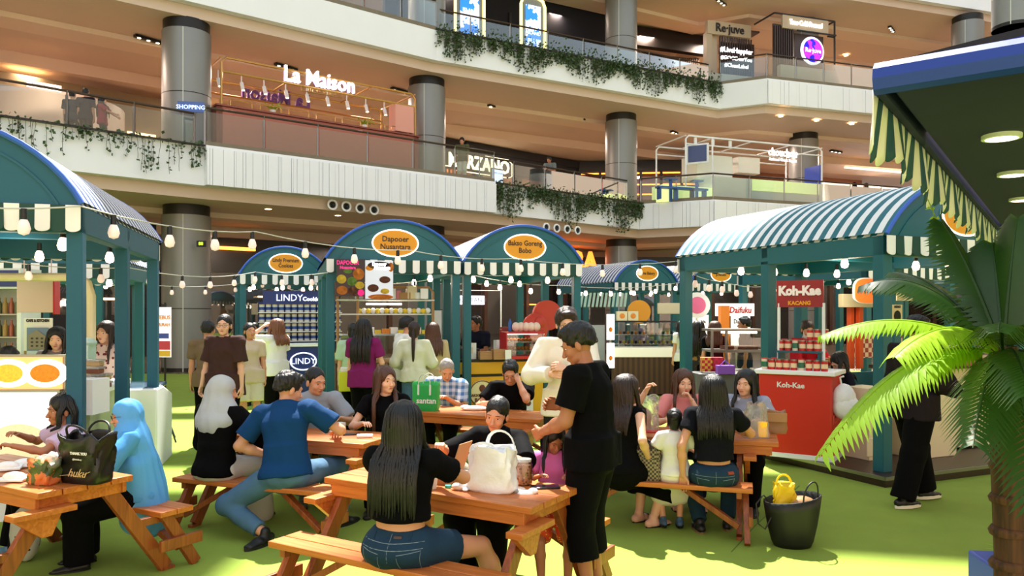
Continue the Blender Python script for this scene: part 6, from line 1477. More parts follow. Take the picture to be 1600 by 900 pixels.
def person(label, loc_, face, H=1.65, sex='f', pose='stand', tone='mid', hair=('long', 'black'), top=None, bottom=None, shoes=None, head=(0, 0, 0), lean=0, lean2=0, side=0, twist=0,
           hands=None, feet=None, elbows=None, knees=None, detail=1.0, group=None, hip=None, fat=1.0, glasses=False, curl=(.45, .45), lips=None, z=0.0, hem=None, bare=False, cat='person', extras=None, child=False, mask=False, neck=0.0, facevis=True, seatz=.43, armfat=1.0, hairlen=None):
    """local frame: +y is where the chest faces, +x the right hand side. head=(yaw left, pitch down, roll) in degrees."""
    s = H / 1.7; seed = (hash_(label)) % 1000; vx = .011 / detail
    t = thing('person', label, cat, (loc_[0], loc_[1], z), R(face), group=group)
    Vv = Vector; X1 = Vv((1, 0, 0))
    fem = sex == 'f'
    hz = .93 * s if pose == 'stand' else seatz + .085 * s * fat ** .5
    P0 = Vv(hip) if hip else Vv((0, 0, hz))
    def dirv(ln, sd): return (Matrix.Rotation(R(sd), 3, 'Y') @ Matrix.Rotation(R(-ln), 3, 'X')) @ Vv((0, 0, 1))
    d1 = dirv(lean, side); d2 = dirv(lean + lean2, side * 1.2)
    Pw = P0 + d1 * .20 * s; Pc = Pw + (d1 + d2).normalized() * .16 * s; Pn = Pc + d2 * .155 * s
    tw = Matrix.Rotation(R(twist), 3, 'Z')
    sx_ = tw @ X1; shd = (sx_ - d2 * sx_.dot(d2)).normalized(); fwd = d2.cross(shd) * -1; fwd = shd.cross(d2) * -1
    fwd = d2.cross(shd)                       # chest forward
    if fwd.y < 0 and abs(twist) < 90: fwd = -fwd
    sw = (.155 if fem else .18) * s * (fat ** .3)
    SL_, SR_ = Pn - d2 * .058 * s - shd * sw, Pn - d2 * .058 * s + shd * sw
    hw = .088 * s * fat ** .5; HL, HR = P0 - X1 * hw, P0 + X1 * hw
    HL.z -= .02 * s; HR.z -= .02 * s
    af = armfat * (fat ** .5) * (.88 if fem else 1.0)
    ua, fa = .285 * s, .245 * s
    hands = hands or [(-.22 * s, .03, P0.z - .12 * s), (.22 * s, .03, P0.z - .12 * s)]
    elbows = elbows or [(-.5, -.8, -.3), (.5, -.8, -.3)]
    arms = []
    for i, (S_, hnd, pl) in enumerate(((SL_, hands[0], elbows[0]), (SR_, hands[1], elbows[1]))):
        E, W = ik(S_, Vv(hnd), ua, fa, Vv(pl)); arms.append((S_, E, W))
    th_, sh_ = .43 * s, .41 * s
    if feet is None:
        feet = [(-.10 * s, 0, .08 * s), (.10 * s, 0, .08 * s)] if pose == 'stand' else [(-.10 * s, .42 * s, .08 * s), (.11 * s, .40 * s, .08 * s)]
    knees = knees or ([(0, 1, 0), (0, 1, 0)] if pose == 'stand' else [(-.1, .4, 1), (.1, .4, 1)])
    legs = []
    for i, (Hp, ft, pl) in enumerate(((HL, feet[0], knees[0]), (HR, feet[1], knees[1]))):
        K, A = ik(Hp, Vv(ft), th_, sh_, Vv(pl)); legs.append((Hp, K, A))
    # head
    up = (d2 * (1 - .6) + Vv((0, 0, 1)) * .6).normalized() if lean + lean2 < 60 else d2
    Hn = Pn + up * (.070 + neck) * s + fwd * .02 * s
    yaw, pit, rol = head
    hs = s * (1.18 if child else 1.06) * (1.0 if not fem else .98)
    MH = Matrix.Translation(Hn) @ RZ(R(yaw)) @ RX(R(-pit)) @ RY(R(rol)) @ Matrix.Scale(hs, 4)
    mh3 = (RZ(R(yaw)) @ RX(R(-pit)) @ RY(R(rol)))
    def hp(x, y, z): return tuple(MH @ Vv((x, y, z)))
    sk = skin(tone); parts = []
    # ---- body skin
    B = SDF(vx, .02 * s)
    for S_, E, W in arms:
        B.cap(S_, E, .046 * s * af, .037 * s * af); B.cap(E, E.lerp(W, .35), .036 * s * af, .038 * s * af); B.cap(E.lerp(W, .35), W, .037 * s * af, .024 * s * af ** .5)
    wr_ = .115 if fem else .13
    B.ecap(Pc, Pn - d2 * .05 * s, (.13 * s * fat ** .5, .085 * s * fat ** .5), (.10 * s, .06 * s), shd); B.ecap(P0, Pw, (.13 * s * fat ** .5, .09 * s * fat), (.115 * s * fat, .08 * s * fat), X1); B.ecap(Pw, Pc, (.115 * s * fat, .08 * s * fat), (.13 * s * fat ** .5, .085 * s * fat ** .5), shd)
    B.cap(SL_, SR_, .04 * s, .04 * s); B.cap(Pn - d2 * .04 * s, Hn + up * .01, .052 * s * (.9 if fem else 1.08), .050 * s * (.88 if fem else 1.05))
    if bottom is None or bottom.get('len', 1) < .95 or bare:
        for Hp, K, A in legs:
            B.cap(Hp, K, .078 * s * fat, .052 * s * fat ** .5); B.cap(K, K.lerp(A, .3), .05 * s * fat ** .5, .053 * s * fat ** .5); B.cap(K.lerp(A, .3), A, .052 * s * fat ** .5, .034 * s)
    parts.append(B.mesh())
    # ---- feet (bare, inside the shoes)
    def footdir(i):
        Hp, K, A = legs[i]; d = Vv((0, 1, 0)) if pose == 'stand' else Vv((K.x - Hp.x, abs(K.y - Hp.y) + .01, 0)).normalized()
        fd = (shoes or {}).get('dir')
        if fd: d = Vv(fd[i]).normalized()
        return d
    # ---- head skin
    hv = .0062 / max(.8, detail) if detail >= .8 else .011
    G = SDF(hv * (1 if s > .8 else .9), .022 * s)
    rm = mh3
    G.ell(hp(0, -.018, .088), (.074 * hs, .09 * hs, .082 * hs), rm); G.ell(hp(0, .028, .038), (.058 * hs, .058 * hs, .076 * hs), rm)
    jw = .042 if fem else .05
    G.ell(hp(0, .038, -.018), (jw * hs, .042 * hs, .032 * hs), rm); G.ell(hp(0, .066, -.034), (.02 * hs, .018 * hs, .015 * hs), rm, k=.018 * hs)
    for a in (-1, 1): G.ell(hp(a * .034, .058, .022), (.024 * hs, .022 * hs, .022 * hs), rm, k=.018 * hs)
    G.ell(hp(0, .072, .077), (.05 * hs, .016 * hs, .012 * hs), rm, k=.015 * hs)
    for a in (-1, 1): G.sub(hp(a * .031, .098, .058), (.017 * hs, .018 * hs, .0105 * hs), rm)
    G.cap(hp(0, .084, .056), hp(0, .104, .024), .0075 * hs, .0115 * hs, k=.01 * hs)
    for a in (-1, 1): G.ell(hp(a * .012, .096, .019), (.009 * hs, .009 * hs, .0075 * hs), rm, k=.007 * hs)
    G.ell(hp(0, .083, -.004), (.021 * hs, .012 * hs, .013 * hs), rm, k=.01 * hs)
    if hair[0] != 'hijab':
      for a in (-1, 1): G.ell(hp(a * .076, -.008, .04), (.010 * hs, .018 * hs, .03 * hs), rm, k=.004 * hs)
    G.cap(Hn - up * .03 * s, hp(0, -.015, .02), .047 * s * (.9 if fem else 1.08), .045 * hs)
    parts.append(G.mesh())
    # ---- hands
    fine = detail >= .9
    for i, (S_, E, W) in enumerate(arms):
        f = (W - E).normalized(); hd = (extras or {}).get('hand%d' % i)
        if hd: f = Vv(hd[0]).normalized()
        nrm = Vv(hd[1]) if hd else (Vv((1, 0, 0)) * (-1 if i == 0 else 1) if pose == 'stand' else Vv((0, 0, 1)))
        nrm = nrm - f * nrm.dot(f); nrm = nrm.normalized() if nrm.length > .05 else f.orthogonal().normalized()
        ax_ = f.cross(nrm).normalized() * (1 if i == 0 else -1)       # towards the thumb side
        hsz = s * (.9 if fem else 1.0)
        Q = SDF(.0045 if fine else .007, .007 * hsz)
        def q(x, y, z_): return tuple(W + ax_ * x * hsz + f * y * hsz + nrm * z_ * hsz)
        Q.cap(tuple(E.lerp(W, .8)), q(0, 0, 0), .028 * s * af, .024 * s * af ** .5)
        for x in (-.03, -.01, .01, .028): Q.cap(q(x * .6, .01, 0), q(x, .082 - abs(x) * .15, 0), .015 * hsz, .0115 * hsz)
        cu = curl[i]
        for j, (x, l) in enumerate(((.030, .9), (.011, 1.0), (-.009, .94), (-.028, .75))):
            p0 = (x, .084 - abs(x - .005) * .2, 0); a1 = cu * 1.0; a2 = cu * 2.3
            p1 = (x * 1.08, p0[1] + .040 * l * math.cos(a1), -.040 * l * math.sin(a1)); p2 = (x * 1.1, p1[1] + .036 * l * math.cos(a2), p1[2] - .036 * l * math.sin(a2))
            Q.cap(q(*p0), q(*p1), .0092 * hsz, .0082 * hsz, k=.004); Q.cap(q(*p1), q(*p2), .0082 * hsz, .0066 * hsz, k=.003)
        Q.cap(q(.018, .02, 0), q(.046, .05, -.012), .0135 * hsz, .011 * hsz); Q.cap(q(.046, .05, -.012), q(.052, .085, -.022 - .015 * cu), .0105 * hsz, .008 * hsz, k=.004)
        parts.append(Q.mesh())
    body = np_obj('body', parts, sk, t)
    # ---- face details
    if facevis:
        for a in (-1, 1):
            e = MB(); e.ell((a * .031, .0672, .0575), (.0140, .0115, .0075), M=MH); e.build('eye', M_eyew, body)
            e = MB(); e.ell((a * .031, .0770, .0568), (.0052, .0028, .0056), M=MH); e.build('iris', M_iris, body)
            e = MB(); e.ell((a * .031, .0668, .0625), (.0165, .0128, .0066), M=MH); e.build('eyelid', sk, body); e = MB(); e.tube([(a * .0165, .0745, .0590), (a * .031, .0800, .0608), (a * .0455, .0735, .0590)], [.0007, .0013, .0008], 5, M=MH); e.build('upper_eyelid', M_brow, body)
            e = MB(); e.tube([(a * .015, .0885, .079), (a * .032, .088, .0845), (a * .05, .077, .079)], [.0022, .0032, .0016], 5, M=MH, flat=.6); e.build('eyebrow', M_brow, body)
        if mask:
            e = MB(); e.sheet(lambda u, v: MH @ Vv(((u - .5) * .125, .112 - 1.25 * abs(u - .5) ** 2 * .26 - .02 * abs(v - .45) * 2, -.05 + v * .085)), 10, 8); e.build('face_mask', M_paper, body, solid=.003)
        else:
            e = MB(); e.ell((0, .0905, -.0015), (.0200, .0060, .0034), M=MH, n=14); e.ell((0, .0898, -.0068), (.0160, .0062, .0042), M=MH, n=14); e.build('lips', lips or (M_lip if fem else M_lipm), body)
        if glasses:
            g_ = MB()
            for a in (-1, 1): g_.tube([(a * .033 + .021 * math.cos(R(w_)), .098, .056 + .017 * math.sin(R(w_))) for w_ in range(0, 361, 30)], .0016, 5, M=MH); g_.tube([(a * .054, .097, .06), (a * .078, .06, .062), (a * .08, -.01, .055)], .0016, 5, M=MH)
            g_.tube([(-.012, .1, .06), (.012, .1, .06)], .0016, 5, M=MH); g_.build('glasses', M_gl, t)
    # ---- hair
    hk, hc_ = hair; hm = hairm(hc_) if isinstance(hc_, str) else hc_
    if hk in ('short', 'buzz', 'long', 'ponytail', 'bun', 'bob', 'mop'):
        th = {'short': .0095, 'buzz': .004, 'long': .017, 'ponytail': .006, 'bun': .006, 'bob': .014, 'mop': .018}[hk]
        G = SDF(.008 / max(.7, min(detail, 1.1)), .015)
        G.ell(hp(0, -.024, .094), ((.076 + th) * hs, (.092 + th) * hs, (.084 + th) * hs), rm)
        if hk in ('short', 'mop'):
            G.ell(hp(0, .035, .148), (.055 * hs, .05 * hs, .03 * hs), rm); G.ell(hp(0, -.08, .05), (.06 * hs, .04 * hs, .07 * hs), rm)
            G.sub(hp(0, .105, .045), (.067 * hs, .105 * hs, .088 * hs if hk == 'short' else .075 * hs), rm); G.sub(hp(0, .0, -.03), (.12 * hs, .09 * hs, .085 * hs), rm); G.sub(hp(0, -.10, -.05), (.12 * hs, .07 * hs, .07 * hs), rm)
        elif hk == 'buzz':
            G.sub(hp(0, .11, .04), (.072 * hs, .105 * hs, .098 * hs), rm); G.sub(hp(0, .01, -.03), (.12 * hs, .1 * hs, .085 * hs), rm)
        else:
            G.ell(hp(0, -.06, .03), (.075 * hs, .05 * hs, .08 * hs), rm)
            G.sub(hp(0, .112, .03), (.060 * hs, .105 * hs, .098 * hs), rm)
            if hk in ('ponytail', 'bun'): G.sub(hp(0, .03, -.04), (.13 * hs, .085 * hs, .08 * hs), rm)
        hparts = [G.mesh(noise=.0055 if hk in ('short', 'mop') else .003, nscale=75, seed=seed, zk=.3)]
        rnd = random.Random(seed)
        def spine(z_):
            ks = [(Pn, .055), (Pn.lerp(Pc, .4), .088), (Pc, .105), (Pw, .095), (P0, .11)]
            for (a_, ra_), (b_, rb_) in zip(ks, ks[1:]):
                if z_ >= b_.z: u_ = min(1, max(0, (a_.z - z_) / max(1e-4, a_.z - b_.z))); return a_.lerp(b_, u_), (ra_ + (rb_ - ra_) * u_) * s * fat ** .7
            return P0.copy(), .11 * s * fat
        if hk in ('long', 'bob'):
            ln = hairlen or (.42 if hk == 'long' else .16)
            st = MB(); nS = int(140 * min(1.2, detail) + 20)
            back = MH.to_3x3() @ Vv((0, -1, 0)); 
            for k_ in range(nS):
                a = R(rnd.uniform(-205, 25)) if k_ % 6 else R(rnd.choice((rnd.uniform(8, 30), rnd.uniform(150, 172))))
                # azimuth round the head: -90 is the back
                ca, sa = math.cos(a), math.sin(a); pts = []; rr = rnd.uniform(.94, 1.06)
                for v_ in (70, 45, 20, 0):
                    pts.append(Vv(hp(.084 * ca * math.cos(R(v_)) * rr, -.024 + .1 * sa * math.cos(R(v_)) * rr, .094 + .094 * math.sin(R(v_)))))
                q_ = pts[-1].copy(); L_ = (ln + .12) * hs * rnd.uniform(.85, 1.05); n_ = 8
                backp = Pc - fwd * .11 * s * fat
                for j in range(1, n_ + 1):
                    u = j / n_; x = q_.copy(); x.z -= L_ * u
                    c0 = Hn.copy(); c0.z = x.z                                        # pull in to the neck, then lie on back or chest
                    w_ = math.sin(min(1, u * 2.2) * math.pi / 2)
                    isb = sa < .1
                    sp_, dpt = spine(x.z); lo_ = (top or {}).get('loose', .014)
                    tgt = sp_ + (-fwd * (dpt + lo_ + .016) if isb else fwd * (dpt + lo_ + (.05 if fem else .01))) + shd * (ca * (.135 if isb else .11) * s)
                    tgt.z = x.z; wt = w_ * (.9 if x.z < Pn.z - .02 else .35); x = x.lerp(tgt, wt)
                    pts.append(x + shd * math.sin(u * 5 + k_) * .004)
                r0 = rnd.uniform(.009, .013) * hs * (1 if detail > .8 else 1.6)
                st.tube(pts, [r0 * .5, r0, r0 * 1.1, r0 * 1.2] + [r0 * (1.25 - .1 * j) for j in range(n_ - 1)] + [r0 * .15], 5, cap=False)
            hparts.append(mb_np(st))
        if hk == 'ponytail':
            st = MB(); base_ = Vv(hp(0, -.12, .10))
            for k_ in range(36):
                a = rnd.uniform(0, 6.28); w_ = rnd.uniform(.2, 1); ln = (hairlen or .36) * hs; pts = [Vv(hp(0, -.1, .1))]
                for j in range(1, 9):
                    u = j / 8; sp = .028 * math.sin(min(1, u * 2.5) * 1.57) * (1 - .6 * u * u) * hs
                    pts.append(base_ + Vv((math.cos(a) * sp * w_, math.sin(a) * sp * w_ - .0, 0)) + Vv((0, 0, -ln * u)) - fwd * (.03 * math.sin(u * 3)))
                st.tube(pts, [.006 * hs] * 8 + [.001], 5, cap=False)
            hparts.append(mb_np(st))
        if hk == 'bun':
            G = SDF(.008, .01); G.ell(hp(0, -.115, .10), (.045 * hs, .04 * hs, .045 * hs), rm); hparts.append(G.mesh(noise=.004, nscale=60))
        np_obj('hair', hparts, hm, t)
    elif hk == 'hijab':
        G = SDF(.009, .03); ln = hairlen or .3
        G.ell(hp(0, -.022, .088), (.092 * hs, .106 * hs, .096 * hs), rm); G.ell(hp(0, .0, -.02), (.085 * hs, .082 * hs, .085 * hs), rm)
        G.sub(hp(0, .13, .032), (.056 * hs, .09 * hs, .075 * hs), rm)
        G.ecap(Vv(hp(0, -.03, .03)), Pn - d2 * .10 * s, (.09 * s, .095 * s), (.175 * s, .125 * s), shd, k=.06)
        G.ecap(Vv(hp(0, -.07, .03)), Pn - d2 * .16 * s - fwd * .05 * s, (.07 * s, .05 * s), (.14 * s, .09 * s), shd, k=.05)
        G.ecap(Pn - d2 * .06, Pn - d2 * ln * .6, (.17 * s, .12 * s), (.19 * s, .14 * s), shd, k=.05)
        if ln > .25: G.ecap(Pn - d2 * ln * .4, Pn - d2 * ln, (.20 * s, .14 * s), (.215 * s, .165 * s), shd, k=.05)
        if ln > .5: G.ecap(Pn - d2 * .25, P0 - fwd * .05 - Vv((0, 0, .16)), (.20 * s, .15 * s), (.20 * s, .19 * s), shd, k=.06); G.cap(Pn - d2 * .2 + fwd * .08, P0 + fwd * .16 + Vv((0, 0, .05)), .12 * s, .14 * s, k=.06)
        G.sub(hp(0, .13, .032), (.054 * hs, .09 * hs, .073 * hs), rm)
        np_obj('hijab', [G.mesh(noise=.011, nscale=20, seed=seed, zk=.18)], hm, t)
    # ---- top
    if top:
        o = top.get('loose', .014) * 1.0; G = SDF(vx * .95, .03 * s); mt = top['mat']
        bust = (.02 if fem and not child else 0)
        hemz = top.get('hem', 0.0)                              # extra length below the hip joint
        bp = P0 - Vv((0, 0, hemz)) if pose == 'stand' else P0 - d1 * hemz
        if top.get('crop'): bp = P0 + d1 * top['crop']
        A_ = (.135 * s * fat ** .6 + o * 1.3, .10 * s * fat ** .8 + o * 1.3) if top.get('crop') else (max(.158 * s * fat ** .7 + o, hw + .09 * s * fat + (bottom or {}).get('loose', .012) + .008), max(.118 * s * fat + o, .098 * s * fat + (bottom or {}).get('loose', .012) + .022))
        G.ecap(bp, Pw, A_, (.122 * s * fat + o, .088 * s * fat + o), X1, flat=True, k=.02)
        if pose == 'stand' and not top.get('crop'):
            rh = .092 * s * fat + (bottom or {}).get('loose', .012) + .010
            for Hp in (HL, HR): G.fru(Hp + Vv((0, 0, .10 * s)), Vv((Hp.x, Hp.y, bp.z)), rh, rh, k=.05)
        if pose != 'stand' and not top.get('crop'):
            ob = (bottom or {}).get('loose', .012); G.ell(P0 + Vv((0, -.03 * s, -.02 * s)), (.165 * s * fat ** .7 + ob + .012, .12 * s * fat + ob + .014, .09 * s + ob + .014)); G.cut(tuple(P0 - d1 * hemz * .45), tuple(-d1))
        G.ecap(Pw, Pc, (.122 * s * fat + o, .088 * s * fat + o), (.145 * s * fat ** .5 + o, .098 * s * fat ** .5 + o), shd)
        G.ecap(Pc, Pn - d2 * .055 * s, (.145 * s * fat ** .5 + o, .098 * s * fat ** .5 + o), (.10 * s + o, .064 * s + o), shd)
        if bust:
            for a in (-1, 1): G.ell(Pc + shd * a * .06 * s + fwd * .075 * s + d2 * .0, (.058 * s, .05 * s, .055 * s))
        sv = top.get('sleeve', .5)
        G.cap(SL_ + d2 * .004, Pn - d2 * .03 * s, (.043 * s + o * .5), (.05 * s + o * .4)); G.cap(SR_ + d2 * .004, Pn - d2 * .03 * s, (.043 * s + o * .5), (.05 * s + o * .4))
        for S_, E, W in arms:
            if sv > 0:
                r0, r1 = (.052 * s * af + o), (.046 * s * af + o * 1.25)
                if sv <= 1: G.fru(S_, S_.lerp(E, sv), r0, r0 + (r1 - r0) * sv + .004, k=.012); G.cap(S_, S_, r0, r0)
                else:
                    G.cap(S_, E, r0, r1); G.fru(E, E.lerp(W, min(.97, sv - 1)), r1, .034 * s * af + o, k=.012); G.cap(E, E, r1, r1)
        if top.get('collar'): G.ecap(Pn - d2 * .03 * s, Pn + up * .03 * s, (.068 * s, .064 * s), (.062 * s, .06 * s), shd, flat=True, k=.008)
        nb = Pn + fwd * .05 * s
        G.cut(tuple(Pn + up * (.045 if top.get('collar') else .005) * s), tuple(up))
        if not top.get('collar'): G.sub(tuple(Pn + up * .03 * s + fwd * .03 * s), (.066 * s, .07 * s, .05 * s if not top.get('deep') else .09 * s))
        np_obj(top.get('name', 'shirt'), [G.mesh(noise=top.get('wr', .0065), nscale=top.get('ws', 13), seed=seed)], mt, t)
    # ---- bottom
    if bottom:
        o = bottom.get('loose', .012); G = SDF(vx, .03 * s); kind = bottom.get('kind', 'trousers'); ln = bottom.get('len', 1.0)
        wz = bottom.get('waist', .12)
        G.ecap(P0 - Vv((0, 0, .03 * s)), P0 + d1 * wz * s, (.15 * s * fat ** .7 + o, .108 * s * fat + o), (.120 * s * fat + o * .4, .086 * s * fat + o * .4), X1, flat=False)
        G.cut(tuple(P0 + d1 * wz * s), tuple(d1))
        if pose != 'stand': G.ell(P0 + Vv((0, -.03 * s, -.02 * s)), (.165 * s * fat ** .7 + o, .12 * s * fat + o, .09 * s + o))
        if kind == 'trousers':
            for Hp, K, A in legs:
                r0, r1, r2 = .088 * s * fat + o, .058 * s * fat ** .5 + o * 1.2, bottom.get('cuff', .045 * s + o)
                tot = th_ + sh_; k_ = ln * tot
                if k_ < th_: G.fru(Hp, Hp.lerp(K, k_ / th_), r0, r0 + (r1 - r0) * k_ / th_ + .004, k=.015); G.cap(Hp, Hp, r0, r0)
                else:
                    G.cap(Hp, K, r0, r1); G.fru(K, K.lerp(A, (k_ - th_) / sh_), r1, r1 + (r2 - r1) * (k_ - th_) / sh_, k=.02); G.cap(K, K, r1, r1)
        else:
            fl_ = bottom.get('flare', .05)
            if pose == 'stand':
                e = P0 - Vv((0, 0, ln * .85 * s)); G.ecap(P0, e, (.155 * s + o, .12 * s + o), (.155 * s + o + fl_, .12 * s + o + fl_), X1, flat=True)
            else:
                for Hp, K, A in legs:
                    G.cap(Hp, K, .10 * s, .08 * s, k=.06)
                    if ln > .5: G.cap(K, K.lerp(A, (ln - .5) * 2), .08 * s, .08 * s + fl_, k=.06)
                km = (legs[0][1] + legs[1][1]) / 2; am = (legs[0][2] + legs[1][2]) / 2
                G.cap(P0, km, .1 * s, .07 * s, k=.06)
                if ln > .5: G.cap(km, km.lerp(am, (ln - .5) * 2), .08 * s, .09 * s + fl_, k=.06)
        np_obj(bottom.get('name', 'trousers' if kind == 'trousers' else 'skirt'), [G.mesh(noise=bottom.get('wr', .0055), nscale=11, seed=seed + 5)], bottom['mat'], t)
    # ---- shoes
    sh = shoes or {}
    for i, (Hp, K, A) in enumerate(legs):
        d = footdir(i); zf = A.z - .075 * s; h = A - d * .05 * s; h.z = zf; toe = A + d * .17 * s; toe.z = zf; tp = sh.get('tilt', 0) 
        mid = h.lerp(toe, .55); skinfoot = sh.get('kind') == 'sandal'
        G = SDF(.008 if detail > .7 else .012, .02)
        up_ = Vv((0, 0, 1)); sdv = d.cross(up_)
        G.ecap(h + up_ * .04 * s, mid + up_ * .032 * s, (.036 * s, .036 * s), (.046 * s, .03 * s), sdv); G.ecap(mid + up_ * .032 * s, toe + up_ * .022 * s, (.046 * s, .03 * s), (.038 * s, .018 * s), sdv)
        if sh.get('kind') != 'flat': G.cap(A - up_ * .03, A + up_ * .012, .040 * s, .038 * s)
        G.cut(tuple(h + up_ * .004), (0, 0, -1))
        so = np_obj('foot' if skinfoot else 'shoe', [G.mesh()], sk if skinfoot else sh.get('mat', M_black), t)
        ms = MB(); w_ = .05 * s; pr = []
        for u in range(12):
            a = 2 * math.pi * u / 12; c = h.lerp(toe, .5); L_ = (toe - h).length / 2 + .035 * s
            p = c + d * math.cos(a) * L_ + sdv * math.sin(a) * w_; pr.append((p.x, p.y))
        ms.prism(pr, zf - .006, zf + .022 * s); ms.build('sole', sh.get('sole', M_black), so)
        if skinfoot:
            ms = MB(); c = h.lerp(toe, .68) + up_ * .012; ms.tube([c - sdv * .05 * s, c + up_ * .05 * s - sdv * .02 * s, c + up_ * .05 * s + sdv * .02 * s, c + sdv * .05 * s], .012 * s, 6, flat=.4, side=tuple(d)); ms.build('strap', sh.get('mat', M_black), so)
    return t, dict(arms=arms, legs=legs, MH=MH, Pn=Pn, P0=P0, Pc=Pc, fwd=fwd, shd=shd)
def drape(t, obj, lines, m, r=.0025, name='seam', off_=.0, axis=-1, closed=False):
    """thin stitched lines lying on the back (or front) of a garment; lines are lists of (x, z)"""
    from mathutils.bvhtree import BVHTree
    me = obj.data; bv = BVHTree.FromPolygons([v.co for v in me.vertices], [tuple(dict.fromkeys(p.vertices)) for p in me.polygons])
    for ln in lines:
        pts = []
        for (a, b) in zip(ln, ln[1:]):
            for j in range(6):
                u = j / 6; x = a[0] + (b[0] - a[0]) * u; z_ = a[1] + (b[1] - a[1]) * u
                h = bv.ray_cast(Vector((x, axis * 1.5, z_)), Vector((0, -axis, 0)))
                if h[0] is not None: pts.append(h[0] + h[1] * off_)
        if len(pts) > 2:
            k_ = MB(); k_.tube(pts, r, 5, flat=.6); k_.build(name, m, obj)
def part_of(t, nm):
    return [c for c in t.children if c.name.split('.')[0] == nm][0]
def hash_(s):
    h = 7
    for c in s: h = (h * 31 + ord(c)) % 100003
    return h
def W2L(loc_, face, p):
    """world point -> local frame of a person"""
    M = (T(loc_[0], loc_[1], 0) @ RZ(R(face))).inverted(); return tuple(M @ Vector(p))
black = cloth('black', (8, 8, 10)); navy = cloth('navy', (20, 24, 40)); polo = cloth('blue_polo', (14, 58, 102)); grey = cloth('grey_shirt', (150, 156, 164))
jean = cloth('jeans_blue', (74, 106, 134), rough=.8, var=.25, vscale=5); jean_d = cloth('jeans_dark', (30, 54, 74), rough=.8, var=.25, vscale=5); jean_l = cloth('jeans_light', (110, 130, 140), var=.2, vscale=5)
white = cloth('white', (232, 230, 224)); 
SEAT = SH
# 1 standing man in black
person('man in black T-shirt and long black shorts standing at the end of the nearest table', (.50, 4.72), 68, H=1.70, sex='m', tone='tan', hair=('short', 'black'), head=(10, 26, 0), lean=2, lean2=8,
       top=dict(mat=black, sleeve=.72, hem=.10, loose=.026), bottom=dict(mat=black, len=.78, loose=.03, cuff=.085), shoes=dict(mat=M_black), detail=1.25, curl=(.9, .7), fat=1.12,
       hands=[(-.10, .30, 1.02), (.10, .26, 1.16)], elbows=[(-.6, -.5, -.6), (.6, -.5, -.6)], armfat=1.1)
# 2 woman from behind
person('long-haired woman in black top and denim shorts sitting with her back to us, nearest bench', loc(*TA, .13, -BY), -15, H=1.66, pose='sit', tone='mid', hair=('long', 'black'), head=(0, 4, 0), lean=2, lean2=6, hairlen=.36,
       top=dict(mat=black, sleeve=.6, crop=.135, loose=.018), bottom=dict(mat=jean_d, len=.3, loose=.012, name='denim_shorts', waist=.09), shoes=dict(mat=M_white, sole=M_white, dir=[(.2, 1, 0), (.4, 1, 0)]), detail=1.3, fat=1.18,
       hands=[(-.05, .44, .82), (.10, .42, .82)], elbows=[(-.9, -.2, -.6), (1, -.15, -.25)], feet=[(-.05, .30, .08), (.48, .45, .08)], knees=[(0, .4, 1), (.2, .4, 1)], facevis=False)
st_ = mat('stitch_pale', (120, 134, 140), .8); W2 = [o for o in bpy.data.objects if o.get('label', '').startswith('long-haired woman in black top and denim')][0]
sh_ = part_of(W2, 'denim_shorts'); z0 = SH + .085 * 1.66 / 1.7 * 1.18 ** .5
drape(W2, sh_, [[(-.2, z0 + .045), (0, z0 + .04), (.2, z0 + .045)], [(-.2, z0 + .015), (0, z0 + .01), (.2, z0 + .015)], [(0, z0 + .08), (0, z0 - .08)], [(.05, z0 - .01), (.16, z0 + .005), (.155, z0 - .09), (.11, z0 - .115), (.06, z0 - .095), (.05, z0 - .01)], [(-.05, z0 - .01), (-.16, z0 + .005), (-.155, z0 - .09), (-.11, z0 - .115), (-.06, z0 - .095), (-.05, z0 - .01)]], st_, .002)
drape(W2, sh_, [[(x, z0 + .085), (x, z0 + .045)] for x in (-.1, .1)], jean_d, .007, 'belt_loop')
drape(W2, sh_, [[(.015, z0 + .065), (.065, z0 + .065)]], M_brown, .012, 'leather_patch')
# 3 young woman opposite
person('young woman in a black ruffled shirt looking down behind the white plastic bag', loc(*TA, .02, BY - .02), 156, H=1.55, pose='sit', tone='mid', hair=('bun', 'black'), head=(8, 14, -8), lean=4, lean2=12,
       top=dict(mat=black, sleeve=1.0, hem=.06, loose=.026, collar=True), bottom=dict(mat=black, len=1.0, loose=.04, cuff=.09), detail=1.3,
       hands=[(-.20, .46, .86), (.24, .42, .90)], elbows=[(-.8, -.2, -.6), (.8, -.2, -.6)], curl=(.7, .6), shoes=dict(mat=mat('shoe_pinkwhite', (230, 190, 190), .5)))
# 4 man in blue polo
person('man in blue polo shirt and jeans sitting sideways with his back to the camera', loc(*TC, .27, -BY), -8, H=1.76, fat=1.1, sex='m', pose='sit', tone='mid', hair=('short', 'black'), head=(-42, 20, 0), lean=8, lean2=14, side=-7,
       top=dict(mat=polo, sleeve=.75, hem=.07, loose=.024, collar=True, wr=.007), bottom=dict(mat=jean, len=.93, loose=.012), shoes=dict(mat=M_black, sole=mat('sole_black', (20, 20, 20), .6), dir=[(-.3, -1, 0), (.3, 1, 0)]), detail=1.15,
       hands=[(-.20, .14, .62), (.26, .40, .79)], elbows=[(-.7, -.4, -.3), (.9, -.1, -.5)], feet=[(-.10, -.16, .09), (.3, .42, .08)], knees=[(-1, .25, .35), (.1, .4, 1)])
